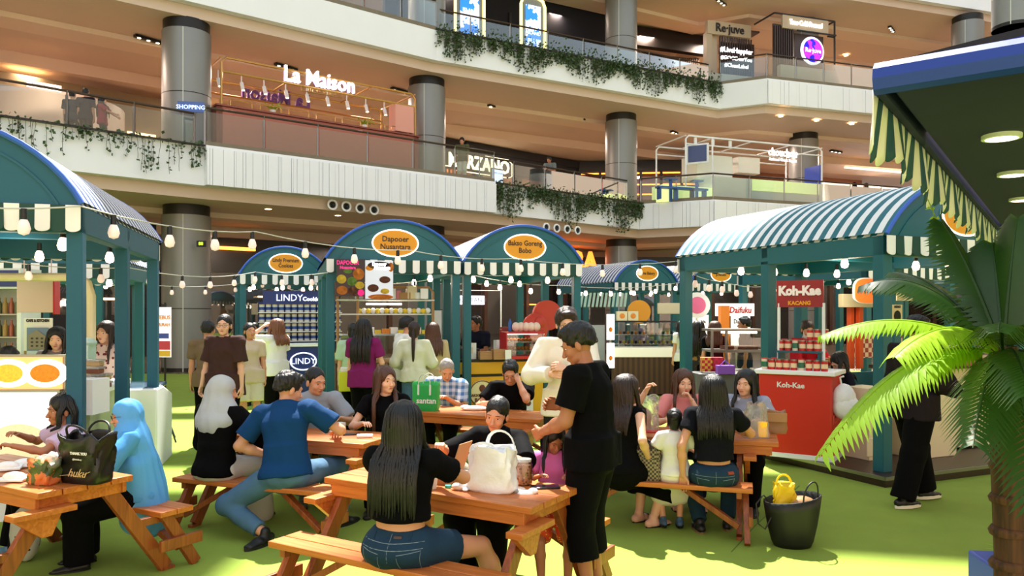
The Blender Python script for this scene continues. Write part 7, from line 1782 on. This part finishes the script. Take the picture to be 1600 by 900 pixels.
# 5 woman in pale hijab
person('woman in pale grey hijab, black top and light skirt on the bench, seen from behind', loc(*TC, -.42, -BY), -20, H=1.64, pose='sit', tone='mid', hair=('hijab', cloth('hijab_grey', (176, 180, 182), .7)), hairlen=.2, head=(-55, 10, 0), lean=3, lean2=8,
       top=dict(mat=black, sleeve=1.9, hem=.12, loose=.034, wr=.007), bottom=dict(mat=cloth('skirt_grey', (206, 202, 196)), kind='skirt', len=1.0, flare=.05), detail=1.0,
       hands=[(-.08, .28, .62), (.20, .34, .74)], elbows=[(-.7, -.6, -.3), (.7, -.5, -.3)])
# 6 man in grey shirt
person('man in light grey shirt facing the man in the blue polo, head bowed', loc(*TC, -.36, BY), 196, H=1.70, sex='m', pose='sit', tone='mid', hair=('buzz', 'black'), head=(34, 14, 0), lean=14, lean2=10,
       top=dict(mat=grey, sleeve=.8, hem=.07, loose=.022, collar=True), bottom=dict(mat=jean_l, len=.95, loose=.02), detail=1.1, hands=[(-.22, .44, .80), (.08, .44, .80)], shoes=dict(mat=mat('shoe_olive', (80, 84, 60), .6)))
# 7 young woman
person('young woman with long brown hair and black T-shirt looking to the right', loc(*TC, .42, BY), 186, H=1.66, pose='sit', tone='fair', hair=('long', 'brown'), head=(36, 2, 0), lean=2, hairlen=.38,
       top=dict(mat=black, sleeve=.55, hem=.05, loose=.016), bottom=dict(mat=black, len=1.0), detail=1.2, hands=[(-.22, .36, .80), (.18, .32, .79)])
# 8 old man
plaid = pattern_mat('cloth_plaid', 'plaid', (196, 206, 222), (70, 110, 160), scale=14, thresh=.5, rough=.85)
person('grey-haired old man in a blue plaid shirt looking down beside the green bag', loc(*TD, -.74, BY), 176, H=1.66, sex='m', pose='sit', tone='mid', hair=('buzz', 'grey'), head=(14, 34, 0), lean=10, lean2=12, side=-4,
       top=dict(mat=plaid, sleeve=.85, hem=.08, loose=.024, collar=True), bottom=dict(mat=black, len=1.0, loose=.02), hands=[(-.10, .42, .80), (.14, .42, .80)], detail=1.0)
# 9 man with glasses hunched
person('man in black T-shirt with glasses resting his chin on his hand at the back table', loc(*TD, .14, BY), 170, H=1.70, sex='m', pose='sit', tone='mid', hair=('short', 'black'), head=(6, 30, 0), lean=12, lean2=16, glasses=True,
       top=dict(mat=black, sleeve=.7, hem=.07, loose=.022), bottom=dict(mat=black, len=1.0), hands=[(-.10, .30, 1.03), (.16, .44, .80)], elbows=[(-.6, .2, -1), (.8, -.3, -.5)], curl=(.9, .5), detail=1.0)
# child in pink
person('child in pink top with patterned shorts on the far bench behind the standing man', loc(*TA, .42, BY - .05), 180, H=1.12, pose='sit', tone='tan', hair=('bob', 'black'), head=(20, 30, 0), child=True, seatz=.46,
       top=dict(mat=cloth('pink', (230, 120, 190)), sleeve=.5, hem=.04, loose=.012), bottom=dict(mat=pattern_mat('cloth_flower_orange', 'voronoi', (226, 80, 30), (250, 200, 120), scale=50, thresh=.3), len=.45, loose=.02), hands=[(-.10, .24, .74), (.10, .22, .74)], shoes=dict(mat=mat('shoe_tan', (170, 140, 100), .6)), detail=1.0,
       feet=[(-.08, .22, .06), (.08, .20, .06)])
# 10 woman at the right table, side view
person('dark-haired woman in black sleeveless top at the left end of the right bench', loc(*TE, -.26, -BY), -48, H=1.64, pose='sit', tone='fair', hair=('long', 'darkbrown'), head=(-18, 4, 0), lean=4, lean2=6, hairlen=.24,
       top=dict(mat=black, sleeve=0, hem=.06, loose=.012), bottom=dict(mat=black, len=.8, loose=.05, cuff=.12), hands=[(-.02, .34, 1.10), (.22, .06, .62)], elbows=[(-.6, .1, -1), (.6, -.8, -.2)], curl=(.7, .5), shoes=dict(kind='sandal', mat=M_black), feet=[(-.06, .30, .075), (.12, .26, .075)], detail=1.1)
# 11 woman facing, pink top
person('woman in pink top with brown fringe and red lipstick facing us at the right table', loc(*TE, .12, BY), 176, H=1.60, pose='sit', tone='fair', hair=('long', 'brown'), head=(8, 6, 0), lean=6, lean2=6, lips=M_lipred, hairlen=.22,
       top=dict(mat=cloth('dusty_pink', (226, 140, 136)), sleeve=.7, hem=.06, loose=.02), bottom=dict(mat=navy, len=.95), hands=[(-.05, .25, .96), (.12, .30, .80)], elbows=[(-.5, .1, -1), (.7, -.4, -.4)], curl=(.8, .5), detail=1.1, shoes=dict(kind='sandal', mat=M_brown))
# 12 woman from behind, jeans
person('woman in black T-shirt and low dark jeans seen from behind on the right bench', loc(*TE, .46, -BY), -8, H=1.66, pose='sit', tone='mid', hair=('long', 'black'), head=(0, 4, 0), lean=2, lean2=4, fat=1.06, hairlen=.26,
       top=dict(mat=cloth('black_soft', (18, 19, 26)), sleeve=.55, crop=.10, loose=.018), bottom=dict(mat=jean_d, len=.97, waist=.045, name='jeans'), hands=[(-.24, -.06, .50), (.20, .40, .80)], elbows=[(-.6, -.9, 0), (.8, -.2, -.5)], detail=1.15, facevis=False,
       shoes=dict(mat=M_black, sole=mat('sole_rubber', (130, 100, 70), .7)), feet=[(-.09, .14, .08), (.14, .25, .08)])
W3 = [o for o in bpy.data.objects if o.get('label', '').startswith('woman in black T-shirt and low dark jeans')][0]
sh_ = part_of(W3, 'jeans'); z0 = SH + .085 * 1.66 / 1.7 * 1.06 ** .5
drape(W3, sh_, [[(-.17, z0 + .0), (0, z0 - .005), (.17, z0)], [(0, z0 + .03), (0, z0 - .08)], [(.05, z0 - .03), (.14, z0 - .02), (.12, z0 - .09)], [(-.05, z0 - .03), (-.14, z0 - .02), (-.12, z0 - .09)]], st_, .002)
drape(W3, sh_, [[(.09, z0 + .022), (.14, z0 + .022)]], mat('patch_rust', (150, 60, 30), .6), .016, 'leather_patch')
# 13 child in white
person('small child in a white dress sitting between the women on the right bench', loc(*TE, .16, -BY + .03), 0, H=1.10, pose='sit', tone='mid', hair=('bun', 'black'), head=(-10, 4, 0), child=True, facevis=False,
       top=dict(mat=white, sleeve=.55, hem=.02, loose=.016), bottom=dict(mat=cloth('dress_white', (228, 226, 214)), kind='skirt', len=.62, flare=.03, loose=.02, name='dress_skirt'), hands=[(-.12, .14, .66), (.14, .14, .66)], shoes=dict(mat=mat('shoe_blue', (60, 90, 120), .6)), detail=1.0, feet=[(-.06, .16, .075), (.07, .14, .075)])
# 14 woman talking
person('woman with straight black hair in a pale floral blouse talking at the right table', loc(*TE, .70, BY), 158, H=1.62, pose='sit', tone='fair', hair=('long', 'black'), head=(-14, 4, -4), lean=6, lean2=6, hairlen=.24,
       top=dict(mat=pattern_mat('cloth_floral', 'voronoi', (150, 156, 176), (206, 208, 220), scale=18, thresh=.3), sleeve=.8, hem=.06, loose=.024), bottom=dict(mat=black, len=1.0), hands=[(-.16, .34, .80), (.16, .36, .80)], detail=1.1)
# 15 tall man in white hoodie
person('tall man with glasses in a cream sweatshirt standing behind the man in black', (.50, 6.95), 168, H=1.80, sex='m', tone='fair', hair=('mop', 'darkbrown'), head=(14, 14, 0), lean=0, lean2=8, glasses=True,
       top=dict(mat=cloth('cream_sweat', (236, 230, 214)), sleeve=1.9, hem=.14, loose=.034, wr=.007), bottom=dict(mat=cloth('dark_green_trousers', (34, 38, 34)), len=1.0, loose=.03), hands=[(-.02, .27, 1.27), (.10, .25, 1.22)], elbows=[(-.7, .1, -.9), (.7, 0, -.9)], curl=(.8, .8), detail=1.1)
# 16 walking man right
person('man in dark jacket and wide black trousers walking past behind the palm, in canvas sneakers', (3.66, 7.0), -70, H=1.73, sex='m', tone='mid', hair=('short', 'black'), head=(-10, 10, 0), lean=2,
       top=dict(mat=cloth('jacket_dark', (36, 30, 34)), sleeve=1.9, hem=.14, loose=.04), bottom=dict(mat=black, len=1.0, loose=.04, cuff=.105), hands=[(-.26, .05, .80), (.20, .28, 1.05)], feet=[(-.10, .24, .10), (.08, -.22, .085)], detail=1.0,
       shoes=dict(mat=M_black, sole=mat('sole_cream', (226, 220, 200), .6), dir=[(0, 1, 0), (.0, 1, 0)]))
# 17 woman in brown tunic
person('woman with glasses in a dark brown tunic walking towards us at the left', (-3.42, 9.15), 168, H=1.74, tone='fair', hair=('bun', 'black'), head=(18, 2, 0), glasses=True, fat=1.18,
       top=dict(mat=cloth('brown_tunic', (66, 44, 40), var=.2), sleeve=.85, hem=.16, loose=.034, wr=.008), bottom=dict(mat=black, len=.98, loose=.02), hands=[(-.26, .05, .78), (.28, .10, .76)], feet=[(-.10, .1, .08), (.12, -.14, .08)], detail=1.0)
# 18 woman in white blouse with phone
person('woman in a white blouse holding a phone to her forehead at the cookie stall', (-3.74, 12.2), 60, H=1.66, tone='fair', hair=('long', 'lightbrown'), head=(0, 0, 0), hairlen=.2,
       top=dict(mat=cloth('white_blouse', (226, 228, 236)), sleeve=.7, hem=.12, loose=.04), bottom=dict(mat=black, len=1.0, loose=.03), hands=[(-.1, .18, 1.55), (.2, .05, .8)], elbows=[(-.7, .6, -.3), (.6, -.6, -.4)], detail=.8)
person('woman in dark maroon top standing at the far left of the cookie stall', (-4.9, 14.6), 190, H=1.58, tone='tan', hair=('bun', 'black'), top=dict(mat=cloth('maroon', (70, 24, 34)), sleeve=.7, hem=.1), bottom=dict(mat=cloth('greyblue', (60, 72, 84)), len=1.0, loose=.03), detail=.6)
person('woman in beige shirt and shorts walking behind the woman in the brown tunic', (-3.72, 10.9), 200, H=1.62, tone='mid', hair=('bun', 'black'), head=(20, 0, 0), top=dict(mat=cloth('beige', (190, 176, 156)), sleeve=.7, hem=.1), bottom=dict(mat=cloth('shorts_cream', (214, 204, 184)), len=.45, loose=.03), detail=.7)
person('man in tan shirt half hidden behind the woman in the brown tunic', (-4.0, 10.1), 10, H=1.66, sex='m', tone='mid', hair=('short', 'black'), top=dict(mat=cloth('tan_shirt', (120, 100, 76)), sleeve=.7, hem=.1), bottom=dict(mat=black, len=1.0), facevis=False, detail=.7)
# customers at the Dapooer stall
person('woman with long black hair and magenta T-shirt seen from behind at the Dapooer stall', (-1.95, 10.1), -10, H=1.68, tone='fair', hair=('long', 'black'), hairlen=.36, fat=1.08, top=dict(mat=cloth('magenta', (120, 30, 90)), sleeve=.7, hem=.12, loose=.026), bottom=dict(mat=black, len=1.0, loose=.02), hands=[(-.24, .1, .8), (.15, .25, 1.05)], facevis=False, detail=.9)
person('woman in mint blouse with tied black hair, left of the magenta T-shirt', (-2.22, 10.75), 5, H=1.62, hair=('ponytail', 'black'), tone='fair', top=dict(mat=cloth('mint', (176, 206, 176)), sleeve=.8, hem=.12, loose=.03), bottom=dict(mat=black, len=1.0), facevis=False, detail=.8)
person('man with dark cap of hair in a white T-shirt bending at the Dapooer counter', (-1.60, 10.95), -60, H=1.72, sex='m', hair=('short', 'black'), tone='mid', lean=6, lean2=10, top=dict(mat=white, sleeve=.8, hem=.12, loose=.03), bottom=dict(mat=navy, len=1.0), hands=[(.0, .35, 1.15), (.1, .35, 1.12)], facevis=False, detail=.8)
person('woman with very long ponytail, pale sweater and jeans seen from behind', (-1.33, 10.45), 0, H=1.64, hair=('ponytail', 'darkbrown'), hairlen=.48, tone='fair', top=dict(mat=cloth('pale_sweater', (206, 208, 182)), sleeve=1.9, hem=.06, loose=.03), bottom=dict(mat=jean, len=1.0, loose=.01), hands=[(-.2, .2, 1.02), (.15, .25, 1.05)], facevis=False, detail=.9)
person('woman with brown hair in a beige cardigan at the right end of the Dapooer queue', (-1.12, 10.85), 12, H=1.62, hair=('long', 'brown'), hairlen=.26, tone='fair', top=dict(mat=cloth('cardigan', (186, 166, 128)), sleeve=1.9, hem=.2, loose=.034), bottom=dict(mat=cloth('dark_skirt', (40, 36, 44)), len=1.0, loose=.03), facevis=False, detail=.9)
m = MB(); m.box((0, 0, 0), (.26, .1, .26)); m.box((0, -.0, .16), (.22, .08, .06), mi=1); simple('shoulder_bag', 'lime yellow and white bag carried beside the magenta T-shirt', 'handbag', m, [mat('bag_lime', (206, 214, 40), .6), M_paper], T(*at(545, 596, 10.35)) @ RZ(.2), bevel=.01)
person('young vendor in dark T-shirt looking left behind the Bakso Goreng counter', (-.62, 13.35), 160, H=1.70, sex='m', tone='tan', hair=('short', 'black'), head=(-30, 6, 0), top=dict(mat=navy, sleeve=.75, hem=.1, loose=.026), bottom=dict(mat=black, len=1.0), hands=[(-.1, .3, 1.1), (.1, .3, 1.1)], detail=.85)
# vendors of the left stall
person('vendor with black hair looking down behind the stacked food boxes in the left stall', P2(90, 8.2), 190, H=1.60, tone='fair', hair=('long', 'black'), head=(10, 12, 0), hairlen=.2, top=dict(mat=cloth('greyblouse', (120, 112, 116)), sleeve=.7, hem=.1), bottom=dict(mat=black, len=1.0), detail=.9)
person('long-haired woman in a red and white patterned blouse between the left teal posts', P2(166, 8.55), 182, H=1.66, tone='fair', hair=('long', 'darkbrown'), head=(-8, 4, 0), hairlen=.24, top=dict(mat=pattern_mat('cloth_batik', 'voronoi', (220, 196, 186), (110, 24, 34), scale=22, thresh=.33), sleeve=.9, hem=.1, loose=.026), bottom=dict(mat=black, len=1.0), detail=.95)
person('person with a black cap of hair bending down behind the glowing menu board', P2(28, 7.5), 180, H=1.45, sex='m', tone='mid', hair=('mop', 'black'), head=(0, 50, 0), top=dict(mat=black, sleeve=.7, hem=.1), bottom=dict(mat=black, len=1.0), detail=.7, lean2=20)
# left table
person('girl with dark hair in a lavender T-shirt at the left table, reaching to her food', loc(*TB, -.42, BY), 128, H=1.42, pose='sit', tone='tan', hair=('bob', 'black'), head=(8, 6, 0), lean=6, lean2=8, child=True, hairlen=.06,
       top=dict(mat=cloth('lavender', (206, 182, 210)), sleeve=.7, hem=.06, loose=.02), bottom=dict(mat=black, len=1.0, loose=.03), hands=[(-.15, .42, .82), (.14, .36, .86)], curl=(.8, .6), detail=1.15, shoes=dict(mat=mat('shoe_paleblue', (120, 170, 200), .6), sole=M_white), feet=[(-.16, .38, .08), (.02, .42, .08)])
person('woman wrapped in a long sky blue hijab at the right end of the left table', loc(*TB, .32, BY), 112, H=1.44, pose='sit', tone='mid', hair=('hijab', cloth('hijab_blue', (92, 164, 226), .6)), hairlen=.62, head=(10, 10, 0), lean=4, lean2=6, glasses=True,
       top=dict(mat=cloth('blue_robe', (84, 156, 214)), sleeve=1.9, hem=.1, loose=.03), bottom=dict(mat=black, len=1.0, loose=.04, cuff=.09), hands=[(-.14, .34, .80), (.14, .34, .80)], detail=1.15)
m = MB(); m.ell((0, 0, 0), (.10, .09, .20)); simple('patterned_bag', 'black and white patterned cloth bag leaning under the left table', 'bag', m, pattern_mat('bandana', 'voronoi', (200, 200, 190), (20, 20, 24), scale=22, thresh=.22), T(*gz(40, 880, 0)) @ T(0, 0, .21))
# right stall
person('vendor in a red shirt with a white face mask behind the Koh-Kae cart', (3.75, 9.85), 196, H=1.55, tone='mid', hair=('bun', 'darkbrown'), head=(-14, 24, 0), mask=True, lean2=8, top=dict(mat=cloth('vendor_red', (186, 30, 40)), sleeve=1.2, hem=.1, loose=.03), bottom=dict(mat=black, len=1.0), z=.12, detail=.95, hands=[(-.14, .3, 1.05), (.1, .3, 1.0)])
person('girl with black hair sitting behind the red cart with her head lowered', (3.95, 9.05), 90, H=1.55, pose='sit', tone='fair', hair=('bob', 'black'), head=(10, 34, 0), lean=6, top=dict(mat=navy, sleeve=1.5, hem=.06), bottom=dict(mat=black, len=1.0), z=.12, detail=.85, seatz=.40)
m = MB(); m.cyl((0, 0, 0), .17, .4, 20); simple('stool', 'dark stool under the girl behind the red cart', 'stool', m, M_black, T(3.95, 9.05, .12), bevel=.01)
# far customers
person('woman with black hair in a black and gold print dress at the daifuku stall', P2(1091, 13.2), 0, H=1.62, hair=('long', 'black'), hairlen=.4, top=dict(mat=pattern_mat('cloth_gold', 'noise', (24, 18, 16), (150, 110, 40), scale=14, thresh=.58), sleeve=.7, hem=.2, loose=.03), bottom=dict(mat=black, kind='skirt', len=.9), facevis=False, detail=.6)
person('woman with curly brown hair in a black top at the daifuku stall', P2(1117, 12.6), -20, H=1.62, hair=('bob', 'brown'), hairlen=.2, top=dict(mat=black, sleeve=.6, hem=.1), bottom=dict(mat=cloth('skirt_tan', (120, 90, 60)), kind='skirt', len=.6), facevis=False, detail=.6)
person('man with short hair in profile behind the display oven', P2(1164, 13.6), 80, H=1.68, sex='m', tone='tan', hair=('short', 'black'), top=dict(mat=navy, sleeve=.7, hem=.1), bottom=dict(mat=black, len=1.0), detail=.6)
person('person in white shirt at the right end of the far glass counter', P2(1066, 15.6), 20, H=1.60, hair=('long', 'black'), top=dict(mat=white, sleeve=.6, hem=.08), bottom=dict(mat=black, len=1.0), facevis=False, detail=.6)
person('seller in a grey hijab bending behind the far glass counter', P2(1003, 17.2), 170, H=1.45, hair=('hijab', cloth('hijab_dust', (110, 100, 112), .8)), hairlen=.3, head=(30, 10, 0), lean=10, top=dict(mat=cloth('dustgrey', (100, 94, 104)), sleeve=1.9, hem=.1), bottom=dict(mat=black, len=1.0), detail=.6)
person('woman in a black hijab beyond the man in the cream sweatshirt', P2(906, 14.2), 175, H=1.55, hair=('hijab', cloth('hijab_black', (20, 20, 22), .8)), hairlen=.25, top=dict(mat=cloth('palegrey', (170, 170, 160)), sleeve=1.9, hem=.1), bottom=dict(mat=black, len=1.0), detail=.6)
# galleries
def gp(x, lv, d): return ep(x, lv, d)[0]
person('man in olive shirt and cream trousers leaning on the gallery rail below the Marzano letters', gp(722, 1, 1.0), 175, z=6.5, H=1.72, sex='m', tone='mid', hair=('short', 'black'), head=(0, 25, 0), top=dict(mat=cloth('olive', (84, 84, 56)), sleeve=1.0, hem=.1, loose=.03), bottom=dict(mat=cloth('cream_trousers', (206, 200, 184)), len=1.0, loose=.02), detail=.6)
person('man in grey patterned shirt leaning on the gallery rail right of the advertising screen', gp(860, 1, 1.5), 160, z=6.5, H=1.72, sex='m', tone='tan', hair=('short', 'black'), head=(-20, 20, 0), lean=8, lean2=6, top=dict(mat=cloth('greyprint', (110, 116, 116), var=.4, vscale=20), sleeve=.8, hem=.1, loose=.03), bottom=dict(mat=cloth('greygreen', (100, 104, 90)), len=1.0), hands=[(-.12, .36, 1.1), (.1, .36, 1.15)], detail=.6)
person('person in dark clothes on the left gallery, left of the pair', gp(113, 1, 3.0), 20, z=6.5, H=1.68, sex='m', hair=('short', 'black'), top=dict(mat=cloth('slate', (44, 52, 62)), sleeve=.8, hem=.1, loose=.03), bottom=dict(mat=black, len=1.0), facevis=False, detail=.55)
person('man in dark T-shirt on the left gallery, right of the pair', gp(134, 1, 2.6), 0, z=6.5, H=1.72, sex='m', hair=('short', 'black'), top=dict(mat=navy, sleeve=.8, hem=.1, loose=.03), bottom=dict(mat=black, len=1.0), facevis=False, detail=.55)
person('woman in red top with black hair on the left gallery beside the big column', gp(160, 1, 2.4), -80, z=6.5, H=1.50, hair=('long', 'black'), top=dict(mat=cloth('redtop', (150, 34, 50)), sleeve=.8, hem=.1, loose=.03), bottom=dict(mat=black, len=1.0), hands=[(-.1, .4, .95), (.1, .4, 1.0)], facevis=False, detail=.55)
person('visitor in a black hijab on the right gallery, left of two', gp(1335, 1, 2.2), 90, z=6.5, H=1.62, hair=('hijab', cloth('hijab_black', (20, 20, 22), .8)), top=dict(mat=black, sleeve=1.9, hem=.1, loose=.03), bottom=dict(mat=black, len=1.0), facevis=False, detail=.55)
person('visitor in a dark red top on the right gallery, right of two', gp(1353, 1, 2.0), 90, z=6.5, H=1.58, hair=('bob', 'brown'), top=dict(mat=cloth('darkred', (110, 50, 46)), sleeve=1.2, hem=.1, loose=.03), bottom=dict(mat=black, len=1.0), facevis=False, detail=.55)
# ------------------------------------------------------------------ palm beside the foreground stall
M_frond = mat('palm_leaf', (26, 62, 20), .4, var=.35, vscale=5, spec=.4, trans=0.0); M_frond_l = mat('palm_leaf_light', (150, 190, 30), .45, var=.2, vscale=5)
for m_ in (M_frond, M_frond_l):
    b_ = m_.node_tree.nodes['Principled BSDF']; nt_ = m_.node_tree; o_ = [n for n in nt_.nodes if n.type == 'OUTPUT_MATERIAL'][0]
    tr = nt_.nodes.new('ShaderNodeBsdfTranslucent'); tr.inputs[0].default_value = (.30, .55, .03, 1); ms_ = nt_.nodes.new('ShaderNodeMixShader'); ms_.inputs[0].default_value = .35 if m_ is M_frond_l else .12
    nt_.links.new(b_.outputs[0], ms_.inputs[1]); nt_.links.new(tr.outputs[0], ms_.inputs[2]); nt_.links.new(ms_.outputs[0], o_.inputs[0])
M_bark = pattern_mat('palm_bark', 'wood', (92, 56, 30), (44, 26, 16), scale=4, axis='Z', rough=.8)
PB = Vector((1.98, 3.05, 0))
pl_ = thing('palm_tree', 'leafy green palm with brown trunk in front of the right stall', 'palm', tuple(PB))
m = MB(); m.tube([(0, 0, .25), (.0, 0, .8), (-.01, 0, 1.2), (-.03, .0, 1.62)], [.062, .058, .062, .05], 14)
for i in range(9): m.lathe([(.064, 0), (.07, .02), (.06, .035)], 14, M=T(-.01, 0, .35 + i * .13))
m.build('trunk', M_bark, pl_, angle=60)
rnd = random.Random(21); crown = Vector((-.03, 0, 1.58))
def frond(tip, bend, light=False, w=.15, n=34, start=None, twist=0.0):
    a = Vector(start) if start else crown; tip = Vector(tip); ctrl = (a + tip) / 2 + Vector((0, 0, bend))
    mb = MB(); sp = []
    for i in range(17):
        u = i / 16; sp.append(a * (1 - u) ** 2 + ctrl * 2 * u * (1 - u) + tip * u * u)
    mb.tube(sp, [.010 * (1 - .8 * i / 16) for i in range(17)], 5)
    for i in range(2, n * 2):
        u = .12 + .88 * (i // 2) / n; sd = 1 if i % 2 else -1
        p = a * (1 - u) ** 2 + ctrl * 2 * u * (1 - u) + tip * u * u; d = ((ctrl - a) * (1 - u) + (tip - ctrl) * u).normalized()
        s_ = d.cross(Vector((0, 0, 1))); s_ = s_.normalized() if s_.length > .05 else Vector((1, 0, 0)); up_ = s_.cross(d)
        L = w * (math.sin(math.pi * (.12 + .8 * u)) ** .7) * rnd.uniform(.9, 1.1); L = max(L, .03)
        dr = (s_ * sd * math.cos(twist * sd + .35) + up_ * (-.35 + math.sin(twist) * .5)).normalized() * .85 + d * .5; dr.normalize()
        wd_ = (.018 if light else .015) * (w / .15) ** .5; q = p + dr * L * .5 + up_ * .008; e = p + dr * L - Vector((0, 0, L * .25)); k_ = d * wd_
        mb.add([p - k_ * .5, p + k_ * .5, q + k_ * .8, q - k_ * .8, e], [(0, 1, 2, 3), (3, 2, 4)])
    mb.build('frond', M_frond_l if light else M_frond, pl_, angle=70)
def tp_(x, y, D): return at(x, y, D) - PB
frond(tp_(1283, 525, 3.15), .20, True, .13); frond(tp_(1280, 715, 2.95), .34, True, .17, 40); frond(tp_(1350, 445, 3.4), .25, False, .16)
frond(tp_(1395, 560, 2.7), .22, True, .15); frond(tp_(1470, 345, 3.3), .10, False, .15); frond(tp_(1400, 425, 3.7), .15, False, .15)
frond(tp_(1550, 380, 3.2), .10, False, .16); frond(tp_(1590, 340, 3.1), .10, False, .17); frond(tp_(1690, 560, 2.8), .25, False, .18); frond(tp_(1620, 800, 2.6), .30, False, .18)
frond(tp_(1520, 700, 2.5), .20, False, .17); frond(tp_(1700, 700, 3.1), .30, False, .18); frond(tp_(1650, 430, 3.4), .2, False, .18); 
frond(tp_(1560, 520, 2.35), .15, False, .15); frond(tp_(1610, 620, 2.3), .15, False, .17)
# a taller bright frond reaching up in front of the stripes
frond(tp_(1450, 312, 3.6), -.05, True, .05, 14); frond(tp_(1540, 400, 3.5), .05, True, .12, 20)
pt = thing('planter_box', 'tall blue and white planter box at the foot of the palm', 'planter', (PB.x + .28, PB.y + .12, 0), R(-8))
m = MB(); m.box((.0, 0, .35), (.5, .5, .68)); m.build('box', mat('planter_blue', (60, 90, 200), .5), pt, bevel=.01)
m = MB(); m.box((-.255, -.22, .36), (.02, .08, .72)); m.build('side_panel', M_white, pt)
gr = thing('fern_clump', 'small green ferns growing in the blue planter under the palm', 'fern', (PB.x + .28, PB.y + .12, .69), kind='stuff')
m = MB()
for i in range(220):
    a = rnd.uniform(0, 6.28); r_ = rnd.uniform(.04, .2); h = rnd.uniform(.06, .24); b = Vector((math.cos(a) * r_ * .8, math.sin(a) * r_ * .8, 0)); e = Vector((math.cos(a) * r_ * 1.4, math.sin(a) * r_ * 1.3, h)); s_ = Vector((-math.sin(a), math.cos(a), 0)) * .012
    m.add([b, (b + e) / 2 + s_ + Vector((0, 0, .03)), e, (b + e) / 2 - s_ + Vector((0, 0, .03))], [(0, 1, 2, 3)])
m.build('leaves', M_frond_l, gr, kind='stuff', flat=True)
